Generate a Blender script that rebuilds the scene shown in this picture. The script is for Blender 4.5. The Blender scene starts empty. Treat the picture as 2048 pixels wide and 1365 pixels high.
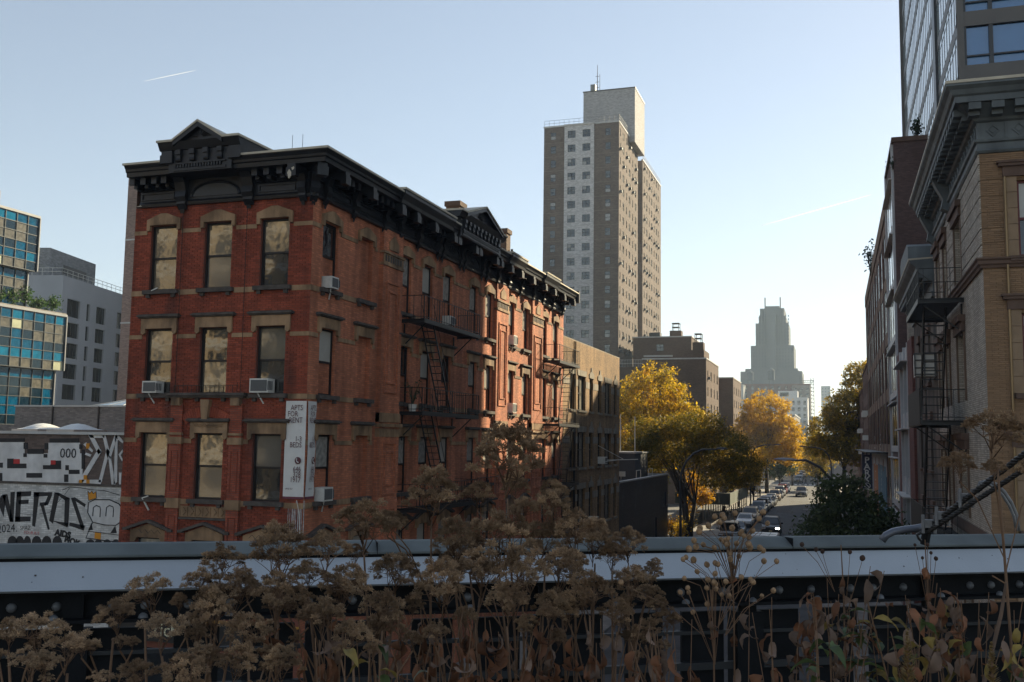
import bpy, math, random
import numpy as np
from mathutils import Matrix, Vector
rnd = random.Random(7); PI = math.pi; rad = math.radians
S = bpy.context.scene; COL = S.collection
# ---------------------------------------------------------------- camera
FPX = 1963.0; CX, CY = 1024.0, 682.5
_d2 = Vector((648, 207.5, FPX)).normalized()
_d1 = -Vector((-5984, 112.5, FPX)).normalized(); _d1 = (_d1 - _d2 * _d1.dot(_d2)).normalized()
_up = _d1.cross(_d2)
if _up.y > 0: _up = -_up
RW = Matrix((_d1, _d2, _up))                      # camera axes (right, down, forward) -> world
EYE = Vector((0, 0, 10.0))
cam = bpy.data.cameras.new("camera"); camo = bpy.data.objects.new("camera", cam); COL.objects.link(camo)
cam.sensor_width = 36.0; cam.lens = FPX / 2048 * 36; cam.clip_start = .1; cam.clip_end = 30000
_m = Matrix((RW @ Vector((1, 0, 0)), RW @ Vector((0, -1, 0)), RW @ Vector((0, 0, -1)))).transposed().to_4x4()
_m.translation = EYE; camo.matrix_world = _m; S.camera = camo
def ray(x, y): return RW @ Vector((x - CX, y - CY, FPX))
def onx(x, y, X): v = ray(x, y); return EYE + v * (X / v.x)
def ony(x, y, Y): v = ray(x, y); return EYE + v * (Y / v.y)
def onz(x, y, Z): v = ray(x, y); return EYE + v * ((Z - 10) / v.z)
def dep(x, y, d): return EYE + ray(x, y) * (d / FPX)
# ---------------------------------------------------------------- light
SUN_AZ, SUN_EL = rad(28.0), rad(25.0)             # azimuth to the right of the street axis (+Y)
W = bpy.data.worlds.new("World"); S.world = W; W.use_nodes = True
nt = W.node_tree; bg = nt.nodes["Background"]
sky = nt.nodes.new("ShaderNodeTexSky"); sky.sky_type = 'NISHITA'; sky.sun_disc = False
sky.sun_elevation = SUN_EL; sky.sun_rotation = SUN_AZ; sky.air_density = 1.0; sky.dust_density = 0.22; sky.ozone_density = 1.3; sky.altitude = 0
hs = nt.nodes.new('ShaderNodeHueSaturation'); hs.inputs['Saturation'].default_value = .74; gm_ = nt.nodes.new('ShaderNodeGamma'); gm_.inputs[1].default_value = .8; nt.links.new(sky.outputs[0], gm_.inputs[0]); nt.links.new(gm_.outputs[0], hs.inputs['Color']); nt.links.new(hs.outputs[0], bg.inputs[0]); bg.inputs[1].default_value = 0.100
sl = bpy.data.lights.new("sun", 'SUN'); sl.energy = 5.0; sl.angle = rad(0.5); sl.color = (1, .85, .57)
so = bpy.data.objects.new("sun", sl); COL.objects.link(so)
_sd = Vector((math.sin(SUN_AZ) * math.cos(SUN_EL), math.cos(SUN_AZ) * math.cos(SUN_EL), math.sin(SUN_EL)))
so.rotation_euler = _sd.to_track_quat('Z', 'Y').to_euler(); so.location = (60, 150, 200)
S.view_settings.view_transform = 'Standard'; S.view_settings.look = 'None'; S.view_settings.gamma = 1
S.view_settings.use_curve_mapping = False; S.view_settings.exposure = 1.16
S.render.engine = 'CYCLES'
S.cycles.max_bounces = 6; S.cycles.diffuse_bounces = 3; S.cycles.glossy_bounces = 3; S.cycles.transmission_bounces = 3
S.cycles.volume_bounces = 0; S.cycles.transparent_max_bounces = 6; S.cycles.use_denoising = True
S.cycles.caustics_reflective = False; S.cycles.caustics_refractive = False
# ---------------------------------------------------------------- materials
MATS = {}
def N(t, ty, **kw):
    n = t.nodes.new(ty)
    for k, v in kw.items(): setattr(n, k, v)
    return n
def val(t, x, sock):
    if isinstance(x, (int, float)): sock.default_value = x
    else: t.links.new(x, sock)
def mth(t, op, a, b=None, clamp=False):
    n = N(t, "ShaderNodeMath", operation=op); n.use_clamp = clamp
    val(t, a, n.inputs[0])
    if b is not None: val(t, b, n.inputs[1])
    return n.outputs[0]
def mp(t, v, a, b, lo, hi):
    n = N(t, "ShaderNodeMapRange"); t.links.new(v, n.inputs[0])
    for i, x in enumerate((a, b, lo, hi)): n.inputs[i + 1].default_value = x
    return n.outputs[0]
def noise(t, vec, scale, detail=3):
    n = N(t, "ShaderNodeTexNoise"); n.inputs["Scale"].default_value = scale; n.inputs["Detail"].default_value = detail
    t.links.new(vec, n.inputs["Vector"]); return n.outputs[0]
def scl(t, vec, s):
    n = N(t, "ShaderNodeVectorMath", operation='MULTIPLY'); t.links.new(vec, n.inputs[0]); n.inputs[1].default_value = s; return n.outputs[0]
def mix(t, f, a, b):
    n = N(t, "ShaderNodeMix", data_type='RGBA'); val(t, f, n.inputs[0])
    for s, x in ((n.inputs[6], a), (n.inputs[7], b)):
        if isinstance(x, tuple): s.default_value = (*x, 1)
        else: t.links.new(x, s)
    return n.outputs[2]
def mat(name, col, rough=.8, var=.12, scale=1.5, isl=0., obj=0., streak=0., bump=0., bscale=30., metal=0., ior=1.45,
        col2=None, c2scale=.3, c2isl=False, trans=0., brick=None, wavy=0., stain_or_glint=None, alpha=None):
    if name in MATS: return MATS[name]
    m = bpy.data.materials.new(name); MATS[name] = m; m.use_nodes = True; t = m.node_tree
    b = t.nodes["Principled BSDF"]; geo = N(t, "ShaderNodeNewGeometry"); pos = geo.outputs["Position"]
    k = 1.0
    if var: k = mp(t, noise(t, pos, scale, 4), .3, .7, 1 - var, 1 + var)
    if isl: k = mth(t, 'MULTIPLY', k, mp(t, geo.outputs["Random Per Island"], 0, 1, 1 - isl, 1 + isl))
    if obj:
        oi = N(t, "ShaderNodeObjectInfo"); k = mth(t, 'MULTIPLY', k, mp(t, oi.outputs["Random"], 0, 1, 1 - obj, 1 + obj))
    if streak: k = mth(t, 'MULTIPLY', k, mp(t, noise(t, scl(t, pos, (1, 1, .1)), 2.2, 5), .35, .7, 1 - streak, 1 + streak * .4))
    c = N(t, "ShaderNodeRGB"); c.outputs[0].default_value = (*col, 1); c = c.outputs[0]
    if col2:
        if c2isl: f = mth(t, 'ADD', geo.outputs["Random Per Island"], mp(t, noise(t, pos, c2scale, 2), .35, .65, -.4, .4), True)
        else: f = mp(t, noise(t, pos, c2scale, 3), .38, .62, 0, 1)
        c = mix(t, f, c, col2)
    hgt = None
    if brick:                                     # (length, height, mortar colour)
        sx = N(t, "ShaderNodeSeparateXYZ"); t.links.new(pos, sx.inputs[0])
        cb = N(t, "ShaderNodeCombineXYZ"); t.links.new(mth(t, 'ADD', sx.outputs[0], sx.outputs[1]), cb.inputs[0]); t.links.new(sx.outputs[2], cb.inputs[1])
        bt = N(t, "ShaderNodeTexBrick"); t.links.new(cb.outputs[0], bt.inputs["Vector"]); bt.inputs["Scale"].default_value = 1
        bt.inputs["Brick Width"].default_value = brick[0]; bt.inputs["Row Height"].default_value = brick[1]
        bt.inputs["Mortar Size"].default_value = .008; bt.inputs["Mortar Smooth"].default_value = .1; bt.inputs["Bias"].default_value = 0
        bt.inputs["Color1"].default_value = (.78, .78, .78, 1); bt.inputs["Color2"].default_value = (1.2, 1.2, 1.2, 1); bt.inputs["Mortar"].default_value = (1, 1, 1, 1)
        ml = N(t, "ShaderNodeMix", data_type='RGBA', blend_type='MULTIPLY'); ml.inputs[0].default_value = 1
        t.links.new(c, ml.inputs[6]); t.links.new(bt.outputs["Color"], ml.inputs[7])
        c = mix(t, bt.outputs["Fac"], ml.outputs[2], brick[2]); hgt = mth(t, 'SUBTRACT', 1.0, bt.outputs["Fac"])
    if stain_or_glint:                                     # (colour, threshold): patches of wear, soot and painted glints with a shape of their own
        f = mp(t, noise(t, scl(t, pos, (1, 1, .45)), .9, 7), stain_or_glint[1], stain_or_glint[1] + .12, 0, stain_or_glint[2] if len(stain_or_glint) > 2 else .8)
        c = mix(t, f, c, stain_or_glint[0])
    vs = N(t, "ShaderNodeVectorMath", operation='SCALE'); t.links.new(c, vs.inputs[0]); val(t, k, vs.inputs["Scale"])
    t.links.new(vs.outputs[0], b.inputs["Base Color"])
    b.inputs["Roughness"].default_value = rough; b.inputs["Metallic"].default_value = metal; b.inputs["IOR"].default_value = ior
    if bump or wavy or hgt is not None:
        bp = N(t, "ShaderNodeBump"); bp.inputs["Strength"].default_value = wavy or (bump if bump else .5); bp.inputs["Distance"].default_value = .05 if wavy else .02
        h = noise(t, pos, 1.5 if wavy else bscale, 2 if wavy else 4)
        if hgt is not None: h = mth(t, 'ADD', hgt, mth(t, 'MULTIPLY', h, .3))
        t.links.new(h, bp.inputs["Height"]); t.links.new(bp.outputs[0], b.inputs["Normal"])
    if trans:
        tr = N(t, "ShaderNodeBsdfTranslucent"); t.links.new(vs.outputs[0], tr.inputs[0])
        mx = N(t, "ShaderNodeMixShader"); mx.inputs[0].default_value = trans
        t.links.new(b.outputs[0], mx.inputs[1]); t.links.new(tr.outputs[0], mx.inputs[2]); t.links.new(mx.outputs[0], t.nodes["Material Output"].inputs[0])
    if alpha is not None: b.inputs["Alpha"].default_value = alpha
    return m
def emis(name, col, s):
    m = bpy.data.materials.new(name); m.use_nodes = True; b = m.node_tree.nodes["Principled BSDF"]
    b.inputs["Base Color"].default_value = (*col, 1); b.inputs["Emission Color"].default_value = (*col, 1); b.inputs["Emission Strength"].default_value = s; return m
# ---------------------------------------------------------------- objects
WL = {}
ORD = 'first second third fourth fifth sixth seventh eighth ninth tenth eleventh twelfth thirteenth fourteenth fifteenth sixteenth seventeenth eighteenth nineteenth twentieth'.split()
def link(o, parent=None, wl=None):
    COL.objects.link(o)
    if parent is not None: o.parent = parent
    WL[o.name] = wl if wl is not None else Vector((0, 0, 0)); return o
def tag(o, label=None, cat=None, group=None, kind=None):
    for k, v in (('label', label), ('category', cat), ('group', group), ('kind', kind)):
        if v: o[k] = v
    return o
def thing(name, label, cat, loc=(0, 0, 0), group=None):
    o = bpy.data.objects.new(name, None); o.empty_display_size = .2; o.location = loc
    link(o, None, Vector(loc)); return tag(o, label, cat, group)
class Fr:
    """A facade frame: u along the wall, n outwards, z up."""
    def __init__(s, o, U, Nn):
        s.o = Vector(o); s.U = Vector(U).normalized(); s.N = Vector(Nn).normalized()
        s.flip = s.U.cross(s.N).z < 0; s.rot = math.atan2(-s.N.x, s.N.y)
    def __call__(s, u, n, z): return s.o + s.U * u + s.N * n + Vector((0, 0, z))
ID = Fr((0, 0, 0), (1, 0, 0), (0, 1, 0))
class MB:
    def __init__(s, fr=ID): s.v = []; s.f = []; s.fr = fr
    def pts(s, P):
        i = len(s.v); s.v += [tuple(s.fr(*p)) for p in P]; return i
    def face(s, P):
        i = s.pts(P); s.f.append(tuple(range(i, i + len(P)))); return s
    def box(s, a, b, c, d, e, g):
        i = s.pts([(a, c, e), (b, c, e), (b, d, e), (a, d, e), (a, c, g), (b, c, g), (b, d, g), (a, d, g)])
        s.f += [tuple(i + k for k in q) for q in ((0, 3, 2, 1), (4, 5, 6, 7), (0, 1, 5, 4), (1, 2, 6, 5), (2, 3, 7, 6), (3, 0, 4, 7))]; return s
    def prism(s, prof, u0, u1, m0=0, m1=0, caps=True):        # profile of (n, z), extruded along u, ends mitred by m * n
        k = len(prof); i = s.pts([(u0 - m0 * n, n, z) for n, z in prof] + [(u1 + m1 * n, n, z) for n, z in prof])
        for j in range(k): a, b = j, (j + 1) % k; s.f.append((i + a, i + b, i + k + b, i + k + a))
        if caps: s.f += [tuple(i + j for j in range(k))[::-1], tuple(i + k + j for j in range(k))]
        return s
    def plate(s, poly, n0, n1):                               # polygon of (u, z), extruded along n
        k = len(poly); i = s.pts([(u, n0, z) for u, z in poly] + [(u, n1, z) for u, z in poly])
        for j in range(k): a, b = j, (j + 1) % k; s.f.append((i + a, i + b, i + k + b, i + k + a))
        s.f += [tuple(i + j for j in range(k))[::-1], tuple(i + k + j for j in range(k))]; return s
    def tube(s, path, r, n=6, cap=True):
        P = [s.fr(*p) if not isinstance(p, Vector) else p for p in path]; k = len(P); rings = []
        for j, p in enumerate(P):
            d = (P[min(j + 1, k - 1)] - P[max(j - 1, 0)]).normalized()
            a = d.orthogonal().normalized() if j == 0 else (a - d * a.dot(d)).normalized()
            b = d.cross(a); rr = r[j] if isinstance(r, (list, tuple)) else r
            i = len(s.v); s.v += [tuple(p + (a * math.cos(q) + b * math.sin(q)) * rr) for q in [2 * PI * h / n for h in range(n)]]; rings.append(i)
        for j in range(k - 1):
            for h in range(n): s.f.append((rings[j] + h, rings[j] + (h + 1) % n, rings[j + 1] + (h + 1) % n, rings[j + 1] + h))
        if cap: s.f += [tuple(rings[0] + h for h in range(n))[::-1], tuple(rings[-1] + h for h in range(n))]
        return s
    def bar(s, a, b, w, n=4): return s.tube([a, b], w, n)
    def lathe(s, c, prof, n=12):
        rings = []
        for r, z in prof: rings.append(s.pts([(c[0] + r * math.cos(2 * PI * h / n), c[1] + r * math.sin(2 * PI * h / n), c[2] + z) for h in range(n)]))
        for j in range(len(prof) - 1):
            for h in range(n): s.f.append((rings[j] + h, rings[j] + (h + 1) % n, rings[j + 1] + (h + 1) % n, rings[j + 1] + h))
        s.f += [tuple(rings[0] + h for h in range(n))[::-1], tuple(rings[-1] + h for h in range(n))]; return s
    def mesh(s, name, m=None, off=None, smooth=False):
        me = bpy.data.meshes.new(name); o = off or Vector((0, 0, 0))
        f = [q[::-1] for q in s.f] if s.fr.flip else s.f
        me.from_pydata([(x - o.x, y - o.y, z - o.z) for x, y, z in s.v], [], f)
        if m: me.materials.append(m)
        if smooth: me.polygons.foreach_set("use_smooth", [True] * len(f))
        me.update(); return me
    def build(s, name, m, parent=None, label=None, cat=None, group=None, kind=None, smooth=False):
        off = WL[parent.name] if parent is not None else Vector((0, 0, 0))
        o = bpy.data.objects.new(name, s.mesh(name, m, off, smooth)); link(o, parent, off.copy())
        return tag(o, label, cat, group, kind)
def inst(me, name, parent, loc, rz=0, m=None, kind=None, scale=None):
    o = bpy.data.objects.new(name, me); off = WL[parent.name] if parent is not None else Vector((0, 0, 0))
    o.location = Vector(loc) - off; o.rotation_euler = (0, 0, rz)
    if scale: o.scale = scale
    link(o, parent, Vector(loc))
    if m: o.material_slots[0].link = 'OBJECT'; o.material_slots[0].material = m
    if kind: o['kind'] = kind
    return o
def sub(me, name, parent, m=None):                 # a sub-part in its parent's local axes
    o = bpy.data.objects.new(name, me); link(o, parent)
    if m: o.material_slots[0].link = 'OBJECT'; o.material_slots[0].material = m
    return o
KIDS = {}
def copy_tree(o, parent=None):
    c = o.copy(); COL.objects.link(c)
    if parent is not None: c.parent = parent
    for ch in o.children: copy_tree(ch, c)
    return c
def txt(s, size, fr, u, n, z, m, parent, name='lettering', align='CENTER', sx=1., sgn=1, rot=0., bold=0.):
    cu = bpy.data.curves.new("t", 'FONT'); cu.body = s; cu.size = size; cu.align_x = align; cu.resolution_u = 2; cu.offset = bold
    tmp = bpy.data.objects.new("t", cu); COL.objects.link(tmp); bpy.context.view_layer.update()
    me = bpy.data.meshes.new_from_object(tmp.evaluated_get(bpy.context.evaluated_depsgraph_get()))
    COL.objects.unlink(tmp); bpy.data.objects.remove(tmp)
    b = MB(fr); ca, sa = math.cos(rot), math.sin(rot)
    b.pts([(u + sgn * (v.co.x * ca * sx - v.co.y * sa), n, z + v.co.x * sa * sx + v.co.y * ca) for v in me.vertices])
    b.f = [tuple(p.vertices) for p in me.polygons]
    bpy.data.meshes.remove(me)
    return b.build(name, m, parent)
def cells(fr, mb, u0, u1, z0, z1, ops, depth=.2):   # a wall face with real openings and their reveals
    us = sorted({u0, u1, *[x for o in ops for x in o[:2] if u0 < x < u1]}); zs = sorted({z0, z1, *[x for o in ops for x in o[2:4] if z0 < x < z1]})
    for a, b in zip(us, us[1:]):
        for c, d in zip(zs, zs[1:]):
            x, y = (a + b) / 2, (c + d) / 2
            if not any(o[0] < x < o[1] and o[2] < y < o[3] for o in ops): mb.face([(b, 0, c), (a, 0, c), (a, 0, d), (b, 0, d)])
    for a, b, c, d in [o[:4] for o in ops]:
        mb.face([(a, 0, c), (a, -depth, c), (a, -depth, d), (a, 0, d)]); mb.face([(b, 0, c), (b, 0, d), (b, -depth, d), (b, -depth, c)])
        mb.face([(a, 0, d), (a, -depth, d), (b, -depth, d), (b, 0, d)]); mb.face([(a, 0, c), (b, 0, c), (b, -depth, c), (a, -depth, c)])
        mb.face([(a, -depth, c), (b, -depth, c), (b, -depth, d), (a, -depth, d)])
    return mb
_WC = {}
def win_meshes(w, h, style):
    k = (round(w, 2), round(h, 2), style)
    if k in _WC: return _WC[k]
    t = .06 if style != 'tower' else .07; f = MB(); a = w / 2
    f.box(-a, -a + t, 0, .09, 0, h).box(a - t, a, 0, .09, 0, h).box(-a + t, a - t, 0, .09, 0, t).box(-a + t, a - t, 0, .09, h - t, h)
    P = []
    if style == 'sash':
        f.box(-a + t, a - t, .01, .07, h * .5 - .035, h * .5 + .035); P = [(-a + t, a - t, h * .5 + .035, h - t, .045), (-a + t, a - t, t, h * .5 - .035, .025)]
    elif style == 'cross':
        f.box(-.04, .04, 0, .08, t, h - t); f.box(-a + t, -.04, .01, .07, h * .5 - .03, h * .5 + .03); f.box(.04, a - t, .01, .07, h * .5 - .03, h * .5 + .03)
        P = [(-a + t, -.04, t, h * .5 - .03, .03), (.04, a - t, t, h * .5 - .03, .03), (-a + t, -.04, h * .5 + .03, h - t, .03), (.04, a - t, h * .5 + .03, h - t, .03)]
    elif style == 'two':
        f.box(-.03, .03, 0, .08, t, h - t); P = [(-a + t, -.03, t, h - t, .03), (.03, a - t, t, h - t, .03)]
    else: P = [(-a + t, a - t, t, h - t, .03)]
    _WC[k] = (f.mesh('window'), [MB().box(p[0], p[1], p[4] - .012, p[4], p[2], p[3]).mesh('pane') for p in P]); 
    _WC[k][0].materials.append(None)
    for q in _WC[k][1]: q.materials.append(None)
    return _WC[k]
def window(parent, fr, u, z, w, h, fm, pms, style='sash', depth=.2, name='window'):
    f, ps = win_meshes(w, h, style)
    o = inst(f, name, parent, fr(u, -depth + .012, z), fr.rot, fm)
    for i, p in enumerate(ps): sub(p, 'pane', o, pms[i % len(pms)])
    return o
def bricks(fr, u0, u1, z0, z1, L, H, gap, ops, parent, m, near, limit=300):
    out = []; r = 0; z = z0
    while z + H <= z1 + .001:
        u = u0 - (L / 2 if r % 2 else 0)
        while u < u1 - .02:
            segs = [(max(u, u0), min(u + L - gap, u1))]
            for o in ops:
                if o[2] < z + H - gap and o[3] > z:
                    q = []
                    for a, b in segs:
                        if o[0] > a: q.append((a, min(b, o[0])))
                        if o[1] < b: q.append((max(a, o[1]), b))
                    segs = [x for x in q if x[1] - x[0] > .03]
            out += [(a, b, z) for a, b in segs if b - a > .03]; u += L
        z += H; r += 1
    full = sorted([b for b in out if b[1] - b[0] > L - gap - .004], key=lambda b: (b[0] - near[0]) ** 2 + (b[2] - near[1]) ** 2)[:limit]; fs = set(full)
    def bx(mb, a, b, z, d):
        i = mb.pts([(a, 0, z), (b, 0, z), (b, 0, z + H - gap), (a, 0, z + H - gap), (a + .002, d, z + .002), (b - .002, d, z + .002), (b - .002, d, z + H - gap - .002), (a + .002, d, z + H - gap - .002)])
        mb.f += [tuple(i + k for k in q) for q in ((7, 6, 5, 4), (5, 1, 0, 4), (6, 2, 1, 5), (7, 3, 2, 6), (4, 0, 3, 7))]
    one = MB(Fr((0, 0, 0), fr.U, fr.N)); bx(one, -(L - gap) / 2, (L - gap) / 2, 0, .014); me = one.mesh('brick', m)
    for a, b, z in full: inst(me, 'brick', parent, fr((a + b) / 2, rnd.uniform(-.003, .003), z))
    mb = MB(fr)
    for b in out:
        if b not in fs: bx(mb, b[0], b[1], b[2], .014 + rnd.uniform(-.003, .003))
    mb.build('brickwork', m, parent, kind='stuff')
# shared materials
GLASS = mat('window_glass_dark', (.012, .014, .016), .04, var=0, ior=1.75, wavy=.25)
GLASSW = mat('window_glass_wavy', (.135, .115, .085), .06, var=.16, scale=2.2, ior=2.2, wavy=.12)
GLASSC = mat('window_glass_grey_curtain', (.12, .11, .095), .08, var=.12, scale=.8, ior=1.9, wavy=.05)
GLASSD = mat('window_glass_deep_reflection', (.035, .032, .028), .04, var=.2, scale=2, ior=2.1, wavy=.09)
CURT = mat('window_glass_over_curtain', (.30, .29, .26), .08, var=.3, scale=6, ior=1.7, wavy=.2)
BLIND = mat('window_glass_over_blind', (.42, .40, .35), .15, var=.1, ior=1.6)
DFRAME = mat('dark_painted_frame', (.018, .014, .013), .5, ior=1.4)
IRON = mat('black_iron_paint', (.012, .012, .013), .45, var=.3, scale=6)
ACW = mat('off_white_metal', (.62, .60, .55), .5, var=.08, scale=8)
ACG = mat('dark_grille', (.10, .10, .10), .6)
# ================================================================ the setting
GX0, GX1, GY0, GY1 = -900, 900, -240, 1500
M_ASPH = mat('asphalt', (.068, .069, .073), .85, var=.25, scale=.6, bump=.25, bscale=60, stain_or_glint=((.03, .03, .032), .55, .7))
M_CONC = mat('sidewalk_concrete', (.27, .25, .225), .9, var=.2, scale=.8, bump=.2, bscale=40, stain_or_glint=((.13, .12, .11), .55, .6))
M_KERB = mat('kerb_granite', (.23, .22, .21), .85, var=.2, scale=2)
M_PAINT = mat('road_paint', (.62, .61, .57), .7, var=.25, scale=5)
MB().face([(GX0, GY0, 0), (GX1, GY0, 0), (GX1, GY1, 0), (GX0, GY1, 0)]).build('ground', mat('ground_paving', (.12, .115, .105), .95, var=.3, scale=.15), kind='structure')
KL, KR, FL, FRT = -11.7, -1.0, -16.18, 3.75        # kerbs and building lines of the side street
MB().face([(KL, 24, .004), (KR, 24, .004), (KR, 900, .004), (KL, 900, .004)]).build('road', M_ASPH, kind='structure')
MB().face([(-260, 7, .004), (260, 7, .004), (260, 24, .004), (-260, 24, .004)]).build('avenue', M_ASPH, kind='structure')
MB().face([(-260, 262, .009), (-11.7, 262, .009), (-11.7, 278, .009), (-260, 278, .009)]).build('cross_avenue', M_ASPH, kind='structure')
MB().face([(-1.0, 262, .009), (260, 262, .009), (260, 278, .009), (-1.0, 278, .009)]).build('cross_avenue', M_ASPH, kind='structure')
for a, b, c, d in ((FL, KL - .15, 24.2, 260), (KR + .15, FRT, 24.2, 260), (FL, KL - .15, 280, 700), (KR + .15, FRT, 280, 700), (-80, FL, 24.2, 28), (FRT, 60, 24.2, 28)):
    MB().box(a, b, c, d, 0, .13).build('sidewalk', M_CONC, kind='structure')
for x in (KL - .15, KR):
    for y0, y1 in ((24.2, 260), (280, 700)): MB().box(x, x + .15, y0, y1, 0, .145).build('kerb', M_KERB, kind='structure')
mk = MB()
for y in (99, 118, 139, 160, 186, 214): mk.box(-5.0, -3.4, y, y + .35, .006, .012)
for i in range(9): mk.box(KL + .6 + i * 1.15, KL + 1.15 + i * 1.15, 254.5, 258, .006, .012)
mk.box(KL + .3, KR - .3, 250.5, 251.1, .006, .012); mk.build('road_markings', M_PAINT, kind='structure')
mk = MB()
for y in (12.6, 15.8, 19): 
    for i in range(24): mk.box(-60 + i * 5, -58 + i * 5, y, y + .15, .006, .012)
for i in range(8): mk.box(KL + .5 + i * 1.3, KL + 1.1 + i * 1.3, 20.8, 23.6, .006, .012)
mk.build('road_markings', M_PAINT, kind='structure')
# steam-patched repairs of the carriageway
for a, b, c, d in ((-9, -6, 92, 104), (-5.6, -3, 120, 141), (-8.6, -6.8, 150, 170)): MB().face([(a, c, .0075), (b, c, .0075), (b + .3, d, .0075), (a + .2, d, .0075)]).build('road_patch', mat('newer_asphalt', (.035, .035, .037), .8, var=.2), kind='structure')

# ================================================================ the red brick tenement
BR = (.31, .068, .034)
M_MORT = mat('tenement_mortar_wall', (.17, .062, .042), .95, var=.2, scale=.8)
M_BRK = mat('tenement_brick', BR, .85, var=.16, scale=.8, isl=.26, obj=.18, streak=.35, stain_or_glint=((.085, .032, .024), .56, .65))
M_BRW = mat('tenement_side_brick_brightened', (.52, .18, .088), .85, var=.18, scale=.6, streak=.35, stain_or_glint=((.24, .075, .045), .6, .5), brick=(.22, .072, (.36, .15, .095)), bump=.5)  # side brick lightened to stand in for the brighter light on that wall
M_STONE = mat('brownstone_trim', (.36, .225, .125), .85, var=.22, scale=2.5, streak=.45, bump=.25, bscale=25, stain_or_glint=((.10, .065, .04), .52, .75))
M_SILL = mat('sooty_sill_stone', (.085, .07, .06), .85, var=.3, scale=4, bump=.2)
M_BLACK = mat('black_painted_cornice', (.014, .014, .016), .42, var=.35, scale=3, bump=.15, bscale=14, stain_or_glint=((.05, .047, .043), .66, .6))
M_FLASH = mat('cream_roof_flashing', (.50, .44, .34), .6, var=.15, scale=2)
M_ROOF = mat('tar_roof', (.07, .068, .065), .95)
TL, TY0, TY1 = -23.2, 28.0, 59.35
tb = thing('brick_tenement', 'red brick corner tenement with black bracketed cornice and tan stone trim', 'building', (-19.7, 43.5, 0))
FF = Fr((TL, TY0, 0), (1, 0, 0), (0, -1, 0)); FS = Fr((FL, TY0, 0), (0, 1, 0), (1, 0, 0)); W0, D0 = FL - TL, TY1 - TY0
SZ = [(14.96, 17.22), (11.40, 13.62), (7.91, 10.08)]
FU = [1.24, 3.43, 5.63]
fops = [(u - .54, u + .54, a, b) for a, b in SZ for u in FU] + [(u - .5, u + .5, 4.4, 6.58) for u in FU] + [(.5, 6.5, .9, 3.0)]
SU = [1.24, 7.40, 9.60, 11.85, 15.15, 17.35, 20.85, 23.35, 27.05, 29.45]; SBL = 3.88
sops = [(u - .53, u + .53, a, b) for a, b in SZ for u in SU] + [(u - .5, u + .5, 4.4, 6.58) for u in SU + [SBL]]
sbl = [(SBL - .53, SBL + .53, a, b) for a, b in SZ]
w = MB(FF); cells(FF, w, 0, W0, 0, 17.9, fops); w.build('front_wall', M_MORT, tb)
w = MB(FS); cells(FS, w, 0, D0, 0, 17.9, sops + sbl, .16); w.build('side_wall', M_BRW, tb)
w = MB(); w.face([(TL, TY0, 0), (TL, TY1, 0), (TL, TY1, 18.9), (TL, TY0, 18.9)]); w.face([(TL, TY1, 0), (FL, TY1, 0), (FL, TY1, 18.9), (TL, TY1, 18.9)])
w.build('party_wall', mat('party_wall_brick', (.20, .10, .07), .9, var=.2, brick=(.22, .072, (.15, .1, .08))), tb)
MB().box(TL + .02, FL - .02, TY0 + .02, TY1 - .02, 18.7, 18.8).build('roof', M_ROOF, tb)
bricks(FF, 0, W0, 6.3, 17.9, .22, .072, .011, fops, tb, M_BRK, (W0, 12), 300)
# stone bands
def band(fr, u0, u1, z0, z1, ops, n, cut=0., own=None, bm=None):
    us = [u0]
    for o in sorted(ops):
        if o[2] - cut < z1 and o[3] + cut > z0: us += [o[0] - cut, o[1] + cut]
    us.append(u1)
    for i in range(0, len(us), 2):
        if us[i + 1] - us[i] > .02: MB(fr).box(us[i], us[i + 1], -.02, n, z0, z1).build('stone_band', bm or M_STONE, own or tb)
for z0, z1, c in ((16.93, 17.07, .16), (14.78, 14.955, .17), (13.28, 13.42, .16), (11.23, 11.395, .17), (9.75, 9.9, .16), (7.72, 7.9, .17)):
    e = z0 < 12
    band(FF, 0, W0 + .03, z0, z1, [o for o in fops if o[3] > 7.5], .03, c)
    band(FS, 0, D0, z0, z1, [o for o in sops + sbl if o[3] > 7.5] + [(4.95, 6.85, 0, 20), (18, 20.05, 0, 20), (24.1, 26.4, 0, 20)], .03, c)
def lintel_mesh(kind):
    m = MB(Fr((0, 0, 0), (1, 0, 0), (0, 1, 0)))
    if kind == 3: m.plate([(-.68, -.17), (-.55, -.17), (-.55, .02), (.55, .02), (.55, -.17), (.68, -.17), (.68, .22), (.55, .26), (.12, .42), (-.12, .42), (-.55, .26), (-.68, .22)], -.03, .09)
    elif kind == 2: m.plate([(-.72, -.14), (-.64, -.2), (-.55, -.14), (-.55, .01), (.55, .01), (.55, -.14), (.64, -.2), (.72, -.14), (.72, .36), (-.72, .36)], -.03, .08)
    elif kind == 1: m.plate([(-.72, -.16), (-.55, -.16), (-.45, .0), (.45, .0), (.55, -.16), (.72, -.16), (.72, .22), (0, .46), (-.72, .22)], -.03, .07)
    return m.mesh('lintel', M_STONE)
LM = {k: lintel_mesh(k) for k in (1, 2, 3)}
hood = MB(); hood.box(-.80, .80, -.02, .13, .37, .41).box(-.84, .84, -.02, .19, .41, .47).box(-.8, .8, -.02, .14, .47, .50); HOOD = hood.mesh('hood', M_SILL)
hd = MB()
for sx in (-1, 1): hd.plate([(sx * .86, .24), (sx * .86, .33), (0, .60), (0, .51)][::sx], -.02, .18)
hd.box(-.98, -.80, -.02, .16, .22, .31).box(.80, .98, -.02, .16, .22, .31); PEDH = hd.mesh('hood', M_SILL)
sm = MB(); sm.box(-.70, .70, -.02, .15, -.14, 0).box(-.58, -.44, -.02, .09, -.26, -.14).box(.44, .58, -.02, .09, -.26, -.14); SILL = sm.mesh('sill', M_SILL)
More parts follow.
